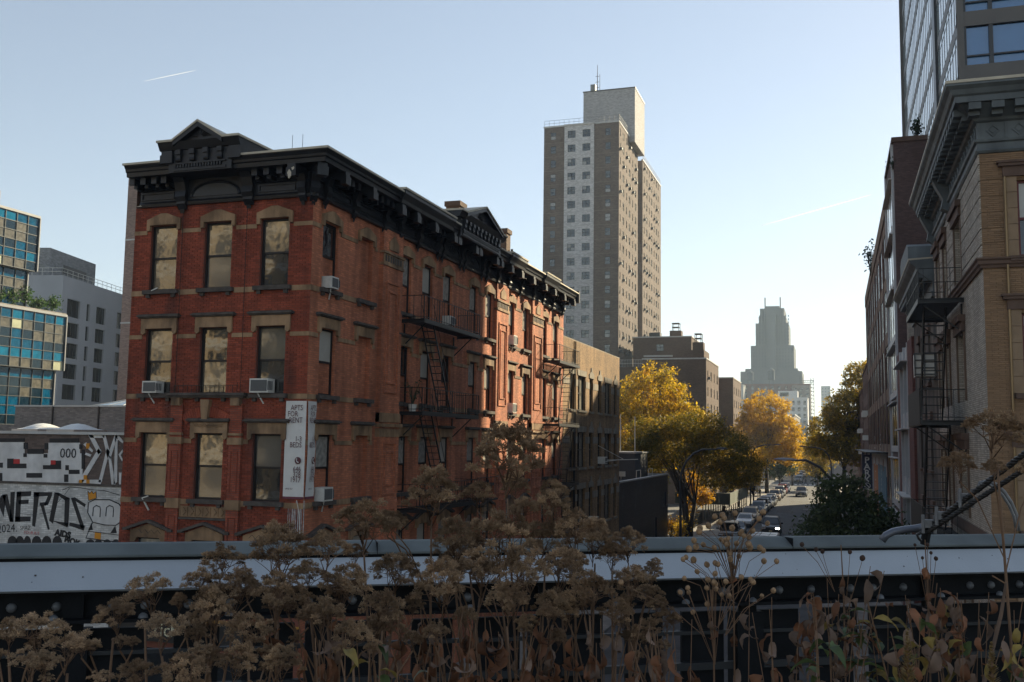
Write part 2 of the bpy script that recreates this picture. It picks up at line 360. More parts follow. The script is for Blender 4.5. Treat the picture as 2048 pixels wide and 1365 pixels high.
def dress(fr, u, lev, top, sill_):
    rz = fr.rot
    l = inst(LM[[3, 2, 2, 1][lev]], 'lintel', tb, fr(u, 0.012, top), rz)
    if lev in (1, 2): sub(HOOD, 'hood', l)
    if lev == 3: sub(PEDH, 'hood', l)
    inst(SILL, 'sill', tb, fr(u, .012, sill_), rz)
tw = {}
for lev, (a, b) in enumerate(SZ + [(4.4, 6.58)]):
    for i, u in enumerate(FU):
        dress(FF, u, lev, b, a); tw['f', lev, i] = window(tb, FF, u, a, 1.04 if lev == 3 else 1.08, b - a, DFRAME, [[(GLASSW, GLASSW), (GLASSW, GLASSC), (GLASSW, GLASSD)], [(GLASSW, GLASSD), (GLASSD, GLASSW), (GLASSW, GLASSD)], [(GLASSW, GLASSC), (GLASSW, GLASSC), (GLASSC, GLASSD)]][lev][i] if lev < 3 else [CURT, GLASS])
    for i, u in enumerate(SU + [SBL]):
        dress(FS, u, lev, b, a)
        if i < len(SU) or lev == 3:
            pm = [[CURT, GLASS], [BLIND, GLASS], [CURT, GLASS], [GLASS, GLASS], [CURT, CURT]][rnd.randrange(5)]
            if i >= 5: pm = [BLIND, GLASS]
            window(tb, FS, u, a, 1.06, b - a, DFRAME, pm)
# central bay of the lower storeys: pilasters, brick arch, cornice shelf, carved panels
for u in (2.15, 4.47):
    MB(FF).box(u - .23, u + .23, -.01, .10, 6.3, 11.05).build('pilaster', mat('pilaster_brick', (.30, .07, .036), .85, var=.2, brick=(.22, .072, (.15, .07, .05))), tb)
    for z0, z1, q in ((9.72, 9.95, .27), (10.02, 10.1, .25), (7.6, 7.92, .27)): MB(FF).box(u - q, u + q, .0, .145, z0, z1).build('capital', M_STONE, tb)
    MB(FF).box(u - .17, u + .17, 0, .2, 11.0, 11.26).build('console', M_STONE, tb)
    q = MB(FF)
    for z0, z1 in ((8.15, 9.5), (6.5, 7.35)): q.box(u - .14, u - .11, .1, .115, z0, z1).box(u + .11, u + .14, .1, .115, z0, z1).box(u - .11, u + .11, .1, .115, z0, z0 + .03).box(u - .11, u + .11, .1, .115, z1 - .03, z1)
    q.build('panel_moulding', M_BRK, tb)
p = MB(FF); p.box(1.80, 4.86, -.01, .30, 11.33, 11.42).box(1.86, 4.8, -.01, .22, 11.26, 11.33); p.build('bay_cornice', M_SILL, tb)
for k in range(22):                                                 # voussoirs of the segmental arch
    a = rad(52) + rad(76) * k / 22; b = a + rad(76) / 22 - .006; cx, cz, r0, r1 = 3.31, 9.35, 1.28, 1.62
    MB(FF).plate([(cx + r0 * math.cos(a), cz + r0 * math.sin(a)), (cx + r1 * math.cos(a), cz + r1 * math.sin(a)), (cx + r1 * math.cos(b), cz + r1 * math.sin(b)), (cx + r0 * math.cos(b), cz + r0 * math.sin(b))], 0, .07).build('brick', M_BRK, tb)
MB(FF).plate([(3.2, 10.55), (3.42, 10.55), (3.48, 11.2), (3.14, 11.2)], 0, .2).build('keystone', M_STONE, tb)
ornament = MB(FF)
for k in range(-3, 4):
    c = 3.43 + k * .16; ornament.tube([(c + .06 * math.cos(q), .125, 10.33 + .05 * math.sin(q) + .03 * (k % 2)) for q in [i * PI / 4 for i in range(9)]], .012, 4)
ornament.build('carved_scrolls', M_STONE, tb)
MB(FF).box(2.40, 4.24, 0, .05, 7.32, 7.68).build('terracotta_panel', M_STONE, tb)
for k in range(6):
    c = 2.58 + k * .295; o = MB(FF); o.plate([(c, 7.37), (c + .11, 7.5), (c, 7.63), (c - .11, 7.5)], .05, .075); o.box(c - .135, c - .125, .05, .07, 7.35, 7.65); o.build('rosette_tile', M_STONE, tb)
MB(FF).box(2.40, 4.24, 0, .09, 7.24, 7.31).build('panel_ledge', M_SILL, tb)
for u in (1.24, 5.63):                                              # incised zigzag on the low pediments
    o = MB(FF)
    for k in range(4): o.bar((u - .5 + k * .25, .085, 6.72), (u - .375 + k * .25, .085, 6.84), .008); o.bar((u - .375 + k * .25, .085, 6.84), (u - .25 + k * .25, .085, 6.72), .008)
    o.build('incised_lines', M_SILL, tb)
# pilasters of the side
for u0, u1 in ((5.02, 6.78), (18.1, 19.95), (24.2, 26.3)):
    c = (u0 + u1) / 2
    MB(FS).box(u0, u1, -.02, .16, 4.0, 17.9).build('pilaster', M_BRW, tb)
    p = MB(FS); p.box(u0 - .04, u1 + .04, .0, .21, 16.5, 16.6).box(u0, u1, .15, .185, 16.6, 16.95).box(u0 - .05, u1 + .05, 0, .24, 16.95, 17.04); p.build('capital', M_STONE, tb)
    p = MB(FS)
    for k in range(7): p.box(u0 + .12 + k * (u1 - u0 - .24) / 7, u0 + .12 + (k + .6) * (u1 - u0 - .24) / 7, .185, .2, 16.66, 16.9)
    p.build('capital_carving', M_SILL, tb)
    MB(FS).plate([(c - .42, 17.15), (c + .42, 17.15), (c + .42, 17.45), (c, 17.72), (c - .42, 17.45)], .15, .2).build('gable_panel', M_STONE, tb)
    for q, n, z0, z1 in ((.02, .18, 10.05, 10.36), (.06, .28, 10.42, 10.55), (0, .2, 10.6, 10.95)): MB(FS).box(u0 - q, u1 + q, 0, n, z0, z1).build('capital', M_STONE, tb)
    for z0, z1 in ((11.7, 15.9), (7.9, 9.85), (5.2, 7.4)):
        p = MB(FS)
        for k, t in ((.30, .06), (.52, .05)):
            a, b = u0 + k, u1 - k; zz = (k - .3) * 1.6; p.box(a, a + t, .15, .21, z0 + zz, z1 - zz).box(b - t, b, .15, .21, z0 + zz, z1 - zz).box(a + t, b - t, .15, .21, z0 + zz, z0 + zz + t).box(a + t, b - t, .15, .21, z1 - zz - t, z1 - zz)
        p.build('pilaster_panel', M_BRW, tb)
# cornice
def zc(z): return 17.88 + (z - 17.88) * .784 if z > 18.06 else z
PRO = [(0, 17.88), (.13, 17.88), (.16, 17.98), (.10, 18.06), (.10, 18.55), (.16, 18.6), (.10, 18.66), (.10, 18.96), (.25, 19.02), (.86, 19.03), (.88, 19.2), (.93, 19.24), (.95, 19.34), (1.02, 19.46), (1.03, 19.5), (0, 19.55)]; PRO = [(n, zc(z)) for n, z in PRO]
FLS = [(-.5, 19.55), (1.04, 19.5), (1.06, 19.5), (1.06, 19.57), (-.5, 19.62)]; FLS = [(n, z - .35) for n, z in FLS]
for a, b, mm in ((.24, 2.05, 0), (4.5, W0, 1)): MB(FF).prism(PRO, a, b, 0, mm).build('cornice', M_BLACK, tb); MB(FF).prism(FLS, a - .05 * (1 - mm), b, 0, mm).build('roof_flashing', M_FLASH, tb)
for a, b, mm in ((0, 10.75, 1), (16.05, D0 - .35, 0)): MB(FS).prism(PRO, a, b, mm, 0).build('cornice', M_BLACK, tb); MB(FS).prism(FLS, a, b + .1 * (1 - mm), mm, 0).build('roof_flashing', M_FLASH, tb)
for fr, a, b in ((FF, 2.05, 4.5), (FS, 10.75, 16.05)): MB(fr).prism([(0, 17.88), (.13, 17.88), (.16, 17.98), (.10, 18.06), (.10, 18.9), (0, 18.9)], a, b).build('frieze', M_BLACK, tb)
for a, b in ((4.8, 10.0), (17.7, 20.2), (23.8, 26.6)):              # raised breaks over the pilasters
    MB(FS).prism([(.2, 18.75), (.95, 18.77), (.98, 18.9), (1.10, 19.12), (1.10, 19.26), (.2, 19.30)], a, b).build('cornice_break', M_BLACK, tb)
    MB(FS).prism([(-.4, 19.305), (1.13, 19.265), (1.14, 19.34), (-.4, 19.37)], a - .04, b + .04).build('roof_flashing', M_FLASH, tb)
def console(top=18.78, bot=17.84, dp=.92, w=.30):
    prof = [(.08, bot + .05), (.2, bot + .12), (.30, bot + .3), (.26, bot + .52), (.36, bot + .78), (dp - .22, top - .3), (dp, top - .16), (dp, top), (.08, top)]
    m = MB(); m.prism(prof, -w / 2, w / 2); m.prism([(.08, bot - .12), (.13, bot - .06), (.22, bot + .06), (.22, bot + .14), (.08, bot + .14)], -w * .42, w * .42)
    m.prism([(.1, bot - .24), (.14, bot - .12), (.1, bot - .1)], -w * .2, w * .2)
    m.box(-w / 2 - .03, w / 2 + .03, dp - .2, dp + .03, top - .42, top - .14); return m.mesh('bracket', M_BLACK)
BRK = console(); BRKT = console(19.5, 17.84, 1.08, .42)
mo = MB(); mo.box(-.09, .09, .1, .62, 18.86 - 18, 19.03 - 18).box(-.07, .07, .1, .46, .72, .86).box(-.105, .105, .56, .66, .8, 1.03); MODI = mo.mesh('modillion', M_BLACK)
for u in (2.0, 4.64): inst(BRKT, 'bracket', tb, FF(u, 0, 0), FF.rot)
for u in (6.70,): inst(BRK, 'bracket', tb, FF(u, 0, 0), FF.rot)
c45 = inst(BRK, 'bracket', tb, FF(W0 - .1, -.1, 0), rad(-135))
c45.scale = (1, 1.25, 1)
sbr = [.6, 2.65, 5.1, 6.5, 8.3, 10.4, 16.6, 18.2, 19.9, 22.0, 24.3, 26.2, 28.3, 30.6]
for u in sbr: inst(BRK, 'bracket', tb, FS(u, 0, 0), FS.rot)
for u in [.3, .75, 1.2, 1.6, 5.15, 5.6, 6.1]: inst(MODI, 'modillion', tb, FF(u, 0, 17.75), FF.rot)
for k in range(66):
    u = 1.05 + k * .46
    if min(abs(u - x) for x in sbr) > .28 and not 10.6 < u < 16.4: inst(MODI, 'modillion', tb, FS(u, 0, 17.75), FS.rot)
def fmould(fr, a, b): MB(fr).box(a, b, .09, .14, 18.12, 18.15).box(a, b, .09, .14, 18.33, 18.36).box(a, a + .05, .09, .14, 18.15, 18.33).box(b - .05, b, .09, .14, 18.15, 18.33).build('frieze_moulding', M_BLACK, tb)
for a, b in ((.3, 1.65), (5.0, 6.4)): fmould(FF, a, b)
for a, b in zip(sbr, sbr[1:]):
    if b - a > .9 and b - a < 4: fmould(FS, a + .25, b - .25)
def pediment(fr, u0, u1, arches, bk=-.9):
    c = (u0 + u1) / 2; e0, e1 = u0 - .35, u1 + .35; wg = .62
    MB(fr).prism([(bk, 18.76), (1.0, 18.76), (1.0, 19.6), (bk, 19.6)], u0, u1).build('pediment_body', M_BLACK, tb)
    k = MB(fr); k.prism([(.9, 19.5), (1.06, 19.52), (1.12, 19.62), (1.2, 19.76), (bk - .1, 19.8), (bk - .1, 19.5)], e0, e1); k.build('pediment_cornice', M_BLACK, tb)
    g = MB(fr); a, b = e0 + wg, e1 - wg; h = .36 if arches[1:] else .28; zt = 19.74
    g.plate([(a, zt), (b, zt), (c, zt + h * 1.9)], bk - .1, 1.02); g.build('tympanum', M_BLACK, tb)
    ap = zt + h * 1.9 + .1
    for s_, (x0, x1) in enumerate(((a, c), (c, b))):
        z0, z1 = ((zt + .04, ap), (ap, zt + .04))[s_]
        MB(fr).plate([(x0, z0 - .16), (x1, z1 - .16), (x1, z1), (x0, z0)], bk - .1, 1.22).build('raking_cornice', M_BLACK, tb)
        MB(fr).plate([(x0, z0 + .003), (x1, z1 + .003), (x1, z1 + .08), (x0, z0 + .08)], bk - .12, 1.25).build('roof_flashing', M_FLASH, tb)
    for x0, x1 in ((e0 - .03, a), (b, e1 + .03)): MB(fr).prism([(bk - .12, 19.805), (1.22, 19.765), (1.24, 19.765), (1.24, 19.84), (bk - .12, 19.88)], x0, x1).build('roof_flashing', M_FLASH, tb)
    f = MB(fr)
    for q in range(1, 10):
        t = PI * q / 10; f.plate([(c + .1 * math.cos(t) - .01, zt + .14 + .1 * math.sin(t)), (c + .1 * math.cos(t) + .01, zt + .14 + .1 * math.sin(t)), (c + .62 * math.cos(t) + .035, zt + .14 + h * 1.0 * math.sin(t)), (c + .62 * math.cos(t) - .035, zt + .14 + h * 1.0 * math.sin(t))], 1.02, 1.06)
    f.build('sunburst', M_BLACK, tb)
    nn = max(4, int((u1 - u0) / .52))
    for q in range(nn):
        x = u0 + .42 + q * (u1 - u0 - .84) / (nn - 1); o = MB(fr); o.box(x - .1, x + .1, .97, 1.13, 19.34, 19.5).box(x - .08, x + .08, .97, 1.08, 19.2, 19.34)
        o.tube([(x - .09, 1.03, 19.17), (x + .09, 1.03, 19.17)], .07, 8); o.build('modillion', M_BLACK, tb)
    d = MB(fr)
    for q in range(int((u1 - u0 - .5) / .11)): d.box(u0 + .25 + q * .11, u0 + .31 + q * .11, .97, 1.05, 18.9, 19.02)
    d.box(u0 + .2, u1 - .2, .9, 1.06, 19.02, 19.06).box(u0 + .2, u1 - .2, .9, 1.03, 18.8, 18.89); d.build('dentils', M_BLACK, tb, kind='stuff')
    for x0, x1 in arches:
        m, r = (x0 + x1) / 2, (x1 - x0) / 2; A = [(PI * q / 14) for q in range(15)]
        MB(fr).tube([(m + r * math.cos(t), .14, 18.14 + r * .5 * math.sin(t)) for t in A], .05, 5).build('arch_moulding', M_BLACK, tb)
        MB(fr).plate([(m + (r - .06) * math.cos(t), 18.14 + (r - .06) * .5 * math.sin(t)) for t in A], .09, .125).build('arch_panel', mat('grey_arch_panel', (.045, .045, .047), .5), tb)
        if len(arches) > 1:
            f = MB(fr)
            for q in range(1, 8): t = PI * q / 8; f.bar((m + .08 * math.cos(t), .14, 18.18 + .05 * math.sin(t)), (m + (r - .12) * math.cos(t), .14, 18.16 + (r - .12) * .48 * math.sin(t)), .02)
            f.build('fan_carving', M_BLACK, tb)
pediment(FF, 2.05, 4.5, [(2.35, 4.25)])
pediment(FS, 10.75, 16.05, [(11.1, 12.9), (13.7, 15.5)], -3.2)
for u in (10.9, 13.05, 13.55, 15.9): inst(BRK, 'bracket', tb, FS(u, 0, 0), FS.rot)
MB(FS).box(D0 - .25, D0 - .02, 0, 1.06, 18.6, 19.36).build('end_block', M_BLACK, tb)
# chimneys and vent on the roof
M_CHIM = mat('chimney_brick', (.115, .07, .048), .9, var=.25, brick=(.22, .072, (.13, .1, .08)))
_c1, _c2, _c3 = onx(912, 399, -18.2), onx(1008, 455, -17.6), onx(1024, 499, -17.2)
for (cx, cy, z1, a, b) in ((_c1.x, _c1.y, _c1.z + .05, .36, .85), (_c2.x, _c2.y, _c2.z + .1, .28, .7)):
    c = MB().box(cx - a, cx + a, cy - b / 2, cy + b / 2, 18.7, z1 - .5).build('chimney', M_CHIM, tb)
    MB().box(cx - a - .07, cx + a + .07, cy - b / 2 - .07, cy + b / 2 + .07, z1 - .5, z1 - .25).build('chimney_cap', M_CHIM, c)
MB().tube([(_c3.x, _c3.y, 18.7), (_c3.x, _c3.y, _c3.z)], .07, 8).build('vent_pipe', IRON, tb)
for x in (-17.6, -17.2): MB().tube([(x, 28.9, 19.4), (x, 28.9, 20.35)], .008, 4).build('antenna_rod', IRON, tb)
# shop at street level
M_SHOP = mat('shop_black_panel', (.02, .02, .021), .4)
sb = thing('shop_sign', 'long black shop fascia with cream lettering and orange line under the tenement', 'sign', (-19.7, 27.8, 3.2))
MB(FF).box(-.05, W0 + .05, .05, .22, 3.25, 4.0).build('fascia', M_SHOP, sb)
MB(FF).box(-.05, W0 + .05, .05, .26, 4.0, 4.06).build('orange_line', mat('orange_paint', (.55, .27, .05), .5), sb)
txt('richols', .62, FF, 2.6, .226, 3.45, mat('cream_lettering', (.75, .72, .5), .5), sb)
sw = MB(FF); sw.box(.5, 6.5, -.15, -.1, .9, 3.0); sw.build('shop_window', GLASS, tb)
MB(FF).box(.4, 6.6, -.1, .05, .5, .9).build('stall_riser', M_SHOP, tb)
ra = thing('blade_sign', 'small red blade sign hanging out from the shop wall', 'sign', (-15.6, 28.6, 3.2))
MB().box(-16.1, -14.9, 28.55, 28.65, 3.0, 3.75).build('sign_board', mat('red_sign', (.42, .03, .05), .5), ra); MB().tube([(-16.18, 28.6, 3.8), (-14.85, 28.6, 3.8)], .02, 6).build('arm', IRON, ra)
txt('TN', .42, Fr((-15.5, 28.55, 0), (1, 0, 0), (0, -1, 0)), 0, .005, 3.22, M_PAINT, ra)

k_ = random.Random(4)                                               # peeling paint that bares the cream undercoat of the metal
for fr, u, n, z, w_, h_ in ((FF, 6.66, .952, 18.42, .20, .30), (FF, 6.78, .952, 18.60, .10, .12), (FF, 4.66, .16, 17.95, .30, .06), (FF, 2.0, .145, 17.92, .22, .05), (FF, .25, .152, 17.93, .26, .05), (FS, 14.6, .165, 17.93, .4, .05), (FS, 16.0, .165, 17.95, .3, .06)):
    MB(fr).plate([(u + w_ * .5 * math.cos(t) * k_.uniform(.5, 1.2), z + h_ * .5 * math.sin(t) * k_.uniform(.5, 1.2)) for t in [2 * PI * q / 11 for q in range(11)]], n - .03, n + .004).build('peeled_paint', M_FLASH, tb)
# ================================================================ things on the tenement
def ac_unit(fr, u, z, label, w=.58, h=.40, d=.30):
    a = thing('air_conditioner', label, 'air conditioner', fr(u, .1, z), 'window air conditioners on the tenement')
    MB(fr).box(u - w / 2, u + w / 2, -.1, d, z, z + h).build('casing', ACW, a)
    MB(fr).box(u - w / 2 + .05, u + w / 2 - .05, d, d + .012, z + .05, z + h - .05).build('grille', ACG, a)
    g = MB(fr)
    for k in range(4): g.box(u + w / 2, u + w / 2 + .008, .05 + k * .08, .1 + k * .08, z + .08, z + h - .08)
    g.build('side_vents', ACG, a)
    MB(fr).bar((u - .1, d - .1, z), (u + .05, .05, z - .35), .025).build('brace', ACW, a); return a
ac_unit(FF, 1.16, 11.42, 'white air conditioner in the left front window of the middle floor'); ac_unit(FF, 5.42, 11.42, 'white air conditioner in the right front window of the middle floor', .7, .46)
ac_unit(FS, 1.1, 14.97, 'white air conditioner in the topmost side window beside the corner', .5, .4); ac_unit(FS, 1.1, 7.92, 'white air conditioner in the side window beside the banner', .62, .45)
ac_unit(FS, 20.75, 14.97, 'white air conditioner on the sunlit wall, top floor beyond the second pilaster', .6, .5); ac_unit(FS, 20.75, 11.42, 'white air conditioner on the sunlit wall, middle floor beyond the second pilaster', .6, .5)
ac_unit(FS, 11.8, 14.97, 'white air conditioner behind the uppermost balcony rail of the fire escape', .55, .4)
for u, z, l in ((1.1, 7.9, 'empty white air conditioner bracket under the lowest left front window'), (1.05, 14.95, 'short pale wooden prop lying on the topmost left front sill')):
    b = MB(FF).bar((u - .14, .14, z - .02), (u + .16, .2, z + .06), .025); 
    if z < 8: b.bar((u - .1, .16, z), (u + .1, .05, z - .42), .03)
    b.build('bracket', ACW, None, l, 'bracket')
# rental banner wrapped round the corner
M_BAN = mat('banner_vinyl', (.66, .64, .61), .6, var=.05, scale=3, bump=.3, bscale=4); M_INK = mat('maroon_ink', (.10, .028, .035), .6, var=0)
bn = thing('rental_banner', 'tall white banner with apartment rental lettering wrapped round the brick corner', 'banner', (FL, TY0, 8.1))
for fr, u0, u1, uc, sx in ((FF, 6.30, W0 + .03, 6.97, 1.), (FS, .05, .60, .53, .78)):
    b = MB(fr)
    n = 8
    for i in range(n):
        for j in range(16):
            def q(i, j):
                u = u0 + (u1 - u0) * i / n; z = 8.10 + 3.06 * j / 16
                bulge = .035 + .03 * math.sin(PI * j / 16) * math.sin(PI * (i / n)) + (.012 * math.sin(9 * j / 16 * PI + i * .8) * (i / n) if fr is FS else 0)
                if fr is FS and i == 0: u += .07 * math.sin(PI * j / 16)
                return (u, bulge, z)
            b.face([q(i + 1, j), q(i, j), q(i, j + 1), q(i + 1, j + 1)])
    b.build('sheet', M_BAN, bn, smooth=True)
    MB(fr).box(u0, u1, .03, .045, 8.03, 8.1).build('hem', mat('maroon_hem', (.16, .04, .06), .6), bn)
    for s_, z, sz, al in (('APTS', 10.86, .25, 'R'), ('FOR', 10.66, .25, 'L'), ('RENT', 10.46, .25, 'R'), ('1-3', 9.86, .24, 'R'), ('BEDS', 9.67, .24, 'R'), ('646', 8.90, .24, 'R'), ('328', 8.73, .24, 'R'), ('1917', 8.56, .24, 'R'), ('HPNS 457', 8.32, .08, 'L')):
        txt(s_, sz, fr, uc - .02 if al == 'R' else u0 + (.10 if fr is FF else .12), .082, z, M_INK, bn, align='RIGHT' if al == 'R' else 'LEFT', sx=sx * .80)
    cu = uc - .14 * sx; d = MB(fr); d.plate([(cu + .115 * sx * math.cos(t), 9.25 + .115 * math.sin(t)) for t in [2 * PI * k / 18 for k in range(18)]], .076, .082); d.build('phone_disc', M_INK, bn)
    ph = MB(fr); ph.tube([(cu - .035 * sx, .086, 9.315), (cu - .055 * sx, .086, 9.27), (cu - .03 * sx, .086, 9.215), (cu + .03 * sx, .086, 9.185)], [.026, .013, .013, .026], 5); ph.build('phone_handset', M_BAN, bn)
sp = MB(FF)                                         # paint run below the banner
for k in range(9): u = 6.5 + k * .07; sp.box(u, u + rnd.uniform(.015, .05), .016, .022, 7.0 - rnd.uniform(0, .5), 7.7 + rnd.uniform(0, .3))
sp.build('paint_splash', mat('grey_paint_run', (.36, .34, .33), .8, var=.4, scale=9), tb, kind='stuff')
wr = MB(FF).tube([(6.85, .1, 8.0), (6.95, .09, 7.6), (7.0, .1, 7.0), (7.05, .1, 6.4)], .012, 4).build('cable', ACW, None, 'thin white cable hanging down the corner below the rental banner', 'cable')
rp = MB(FF)
for u in (4.55, 2.0): rp.tube([(u, .05, 17.7), (u + .02, .05, 12), (u - .03, .05, 6.5)], .009, 4)
rp.build('downlead_wires', IRON, tb)
# small iron window guard over the bay cornice
wg = thing('window_guard', 'low black iron window guard standing on the bay cornice', 'railing', FF(3.31, .2, 11.42)); g = MB(FF)
g.bar((2.1, .24, 11.66), (4.6, .24, 11.66), .012)
for k in range(15): g.bar((2.12 + k * .175, .24, 11.42), (2.12 + k * .175, .24, 11.66 + .1 * (k % 4 == 2)), .009)
g.build('bars', IRON, wg)
def fire_escape(name, label, fr, u0, u1, levels, dp, stairs, gap=None, m=IRON, plate=None, pitch=.17):
    t = thing(name, label, 'fire escape', fr(u0, 0, levels[-1]))
    for li, z in enumerate(levels):
        p = MB(fr)
        k = int((u1 - u0) / pitch)
        for i in range(k): p.box(u0 + i * pitch, u0 + i * pitch + .07, .05, dp, z - .02, z)
        p.build('platform_slats', m, t, kind='stuff')
        f = MB(fr); f.box(u0, u1, dp, dp + .05, z - .12, z + .05).box(u0, u0 + .04, 0, dp, z - .12, z + .03).box(u1 - .04, u1, 0, dp, z - .12, z + .03); f.build('platform_frame', m, t)
        r = MB(fr); H = .95
        for zz in (z + H, z + H * .55 if li == 0 and plate else z + .12): r.bar((u0, dp + .02, zz), (u1, dp + .02, zz), .018); r.bar((u0, 0, zz), (u0, dp, zz), .018); r.bar((u1, 0, zz), (u1, dp, zz), .018)
        nb = int((u1 - u0) / .26)
        for i in range(nb + 1): u = u0 + (u1 - u0) * i / nb; r.bar((u, dp + .02, z), (u, dp + .02, z + H), .011 if i % 6 else .022)
        for u in (u0, u1):
            for n_ in (.3, .6, .9): r.bar((u, n_ * dp, z), (u, n_ * dp, z + H), .011)
        r.build('railing', m, t)
        for u in (u0 + .5, u1 - .5): b = MB(fr); b.bar((u, .02, z - .95), (u, dp - .1, z - .08), .03); b.box(u - .03, u + .03, 0, .05, z - 1.1, z - .1); b.build('bracket', m, t)
        if plate and li in plate: MB(fr).box(u0 + .1, u1 - .1, dp + .045, dp + .07, z - .1, z + 1.0).build('screen_panel', mat('dark_mesh_panel', (.02, .018, .016), .7), t)
    for (ua, za, ub, zb, n0, n1) in stairs:
        s_ = MB(fr)
        for n_ in (n0, n1): s_.bar((ua, n_, za), (ub, n_, zb), .035); s_.bar((ua, n_, za + .8), (ub, n_, zb + .8), .014)
        st = s_.build('stair', m, t); nt_ = max(3, int((za - zb) / .26)); tr = MB(Fr((0, 0, 0), fr.U, fr.N)); tr.box(-.11, .11, 0, n1 - n0, -.012, .012); me = tr.mesh('tread', m)
        for i in range(1, nt_): inst(me, 'tread', st, fr(ua + (ub - ua) * i / nt_, n0, za + (zb - za) * i / nt_))
    return t
fire_escape('fire_escape', 'black iron fire escape with three balconies on the shaded tenement side', FS, 6.85, 13.15, [14.62, 11.02, 7.3], 1.05,
            [(8.3, 14.6, 10.4, 11.05, .35, .85), (8.3, 11.0, 10.4, 7.35, .35, .85)])
fire_escape('fire_escape', 'black iron fire escape on the sunlit far end of the tenement side', FS, 26.45, 31.1, [14.6, 10.95, 7.45], 1.1,
            [(30.3, 14.6, 29.0, 11.0, .35, .9), (30.3, 10.95, 29.0, 7.5, .35, .9), (29.6, 7.4, 30.6, 3.4, .35, .9)])
# ladder cage hanging from the lowest balcony
ld = thing('drop_ladder', 'black drop ladder hanging from the lowest balcony of the nearer fire escape', 'ladder', FS(14.6, 1.1, 4.5)); l = MB(FS)
for n_ in (.75, 1.15): l.bar((14.4, n_, 4.3), (14.4, n_, 8.2), .025)
l.build('rails', IRON, ld)
for k in range(12): MB(FS).bar((14.4, .75, 4.6 + k * .3), (14.4, 1.15, 4.6 + k * .3), .014).build('rung', IRON, ld)
fb = MB(FS); fb.box(13.2, 16.1, .05, 1.05, 7.22, 7.3).bar((13.2, 1.05, 8.3), (16.1, 1.05, 8.3), .018)
for k in range(16): fb.bar((13.25 + k * .19, 1.05, 7.3), (13.25 + k * .19, 1.05, 8.3), .012)
fb.build('balcony_extension', IRON, None, 'narrow black iron balcony extension beside the lowest fire escape balcony', 'balcony')
def potted(fr, u, n, z, label):
    p = thing('potted_plant', label, 'plant', fr(u, n, z)); MB().lathe(tuple(fr(u, n, z)), [(.12, 0), (.17, .3), (.18, .32), (.15, .32)], 10).build('pot', ACW, p)
    st = MB(); lf = MB()
    for k in range(26):
        a = rnd.uniform(0, 2 * PI); b0 = fr(u, n, z + .3); e = b0 + Vector((math.cos(a) * .25, math.sin(a) * .25, rnd.uniform(.3, 1.0))); st.tube([b0, b0.lerp(e, .6) + Vector((0, 0, .1)), e], .008, 3)
        s_ = Vector((-math.sin(a), math.cos(a), 0)) * .05; q = e + Vector((math.cos(a) * .22, math.sin(a) * .22, -.1)); i = len(lf.v); lf.v += [tuple(e), tuple(e.lerp(q, .5) + s_), tuple(q), tuple(e.lerp(q, .5) - s_)]; lf.f.append((i, i + 1, i + 2, i + 3))
    st.build('stem', mat('green_stem', (.05, .06, .025)), p); lf.build('foliage', mat('houseplant_leaf', (.03, .06, .022), .6, isl=.3), p)
potted(FS, 7.25, .5, 11.02, 'leafy houseplant in a white pot on the middle fire escape balcony')

# ================================================================ yellow-brown brick building beyond the tenement
M_YB = mat('yellow_brown_brick', (.31, .19, .092), .9, var=.2, scale=.5, streak=.25, brick=(.23, .075, (.15, .10, .06)), bump=.4)
M_YS = mat('grey_limestone', (.27, .235, .19), .9, var=.2, scale=3, streak=.3)
yb = thing('brick_apartment_building', 'low yellowish brown brick building adjoining the far end of the tenement', 'building', (-20, 68, 0))
YD = 76.3 - TY1 - .02; FY = Fr((FL, TY1 + .02, 0), (0, 1, 0), (1, 0, 0))
yw = [(2.3, 1.15), (4.8, 2.1), (7.5, 1.0), (10.1, 1.05), (12.8, 2.1), (15.4, 1.0)]; yl = [(12.05, 14.35), (8.25, 10.6), (4.3, 6.85)]
yo = [(u - w_ / 2, u + w_ / 2, a, b) for a, b in yl for u, w_ in yw]
m = MB(FY); cells(FY, m, 0, YD, 0, 16.55, yo, .25); m.build('street_wall', M_YB, yb)
m = MB(); m.box(FL - 13, FL - .3, TY1 + .3, 76.3, 0, 16.3); m.build('body', M_YB, yb)
m = MB(); m.box(FL - .3, FL, TY1 + .02, 76.3, 16.55, 16.62).box(FL - 13, FL - .3, 76.0, 76.32, 16.3, 16.6); m.build('coping', M_YS, yb)
m = MB(); m.box(FL - .3, FL - .002, 76.0, 76.3, 0, 16.55); m.build('end_wall', M_YB, yb)
for a, b in yl:
    for u, w_ in yw:
        window(yb, FY, u, a, w_, b - a, DFRAME, [CURT, GLASS] if w_ > 2 else [GLASS], 'sash' if w_ < 2 else 'cross', .25)
        MB(FY).box(u - w_ / 2 - .1, u + w_ / 2 + .1, -.02, .1, a - .14, a - .003).build('sill', M_YS, yb)
        o = MB(FY)
        if w_ > 2: o.plate([(u - w_ / 2 - .12, b), (u + w_ / 2 + .12, b), (u + w_ / 2 + .22, b + .38), (u - w_ / 2 - .22, b + .38)], -.02, .04)
        else: o.plate([(u - w_ / 2 - .2, b + .003), (u + w_ / 2 + .2, b + .003), (u + w_ / 2 + .16, b + .3), (u + .2, b + .45), (u + .12, b + .75), (u - .12, b + .75), (u - .2, b + .45), (u - w_ / 2 - .16, b + .3)], -.02, .06)
        o.build('lintel', M_YS, yb)
    band(FY, 0, YD, b - .75, b - .3, yo, .025, .02, yb, M_YS)
MB(FY).box(0, YD, 0, .06, 2.7, 3.0).build('stone_band', M_YS, yb)
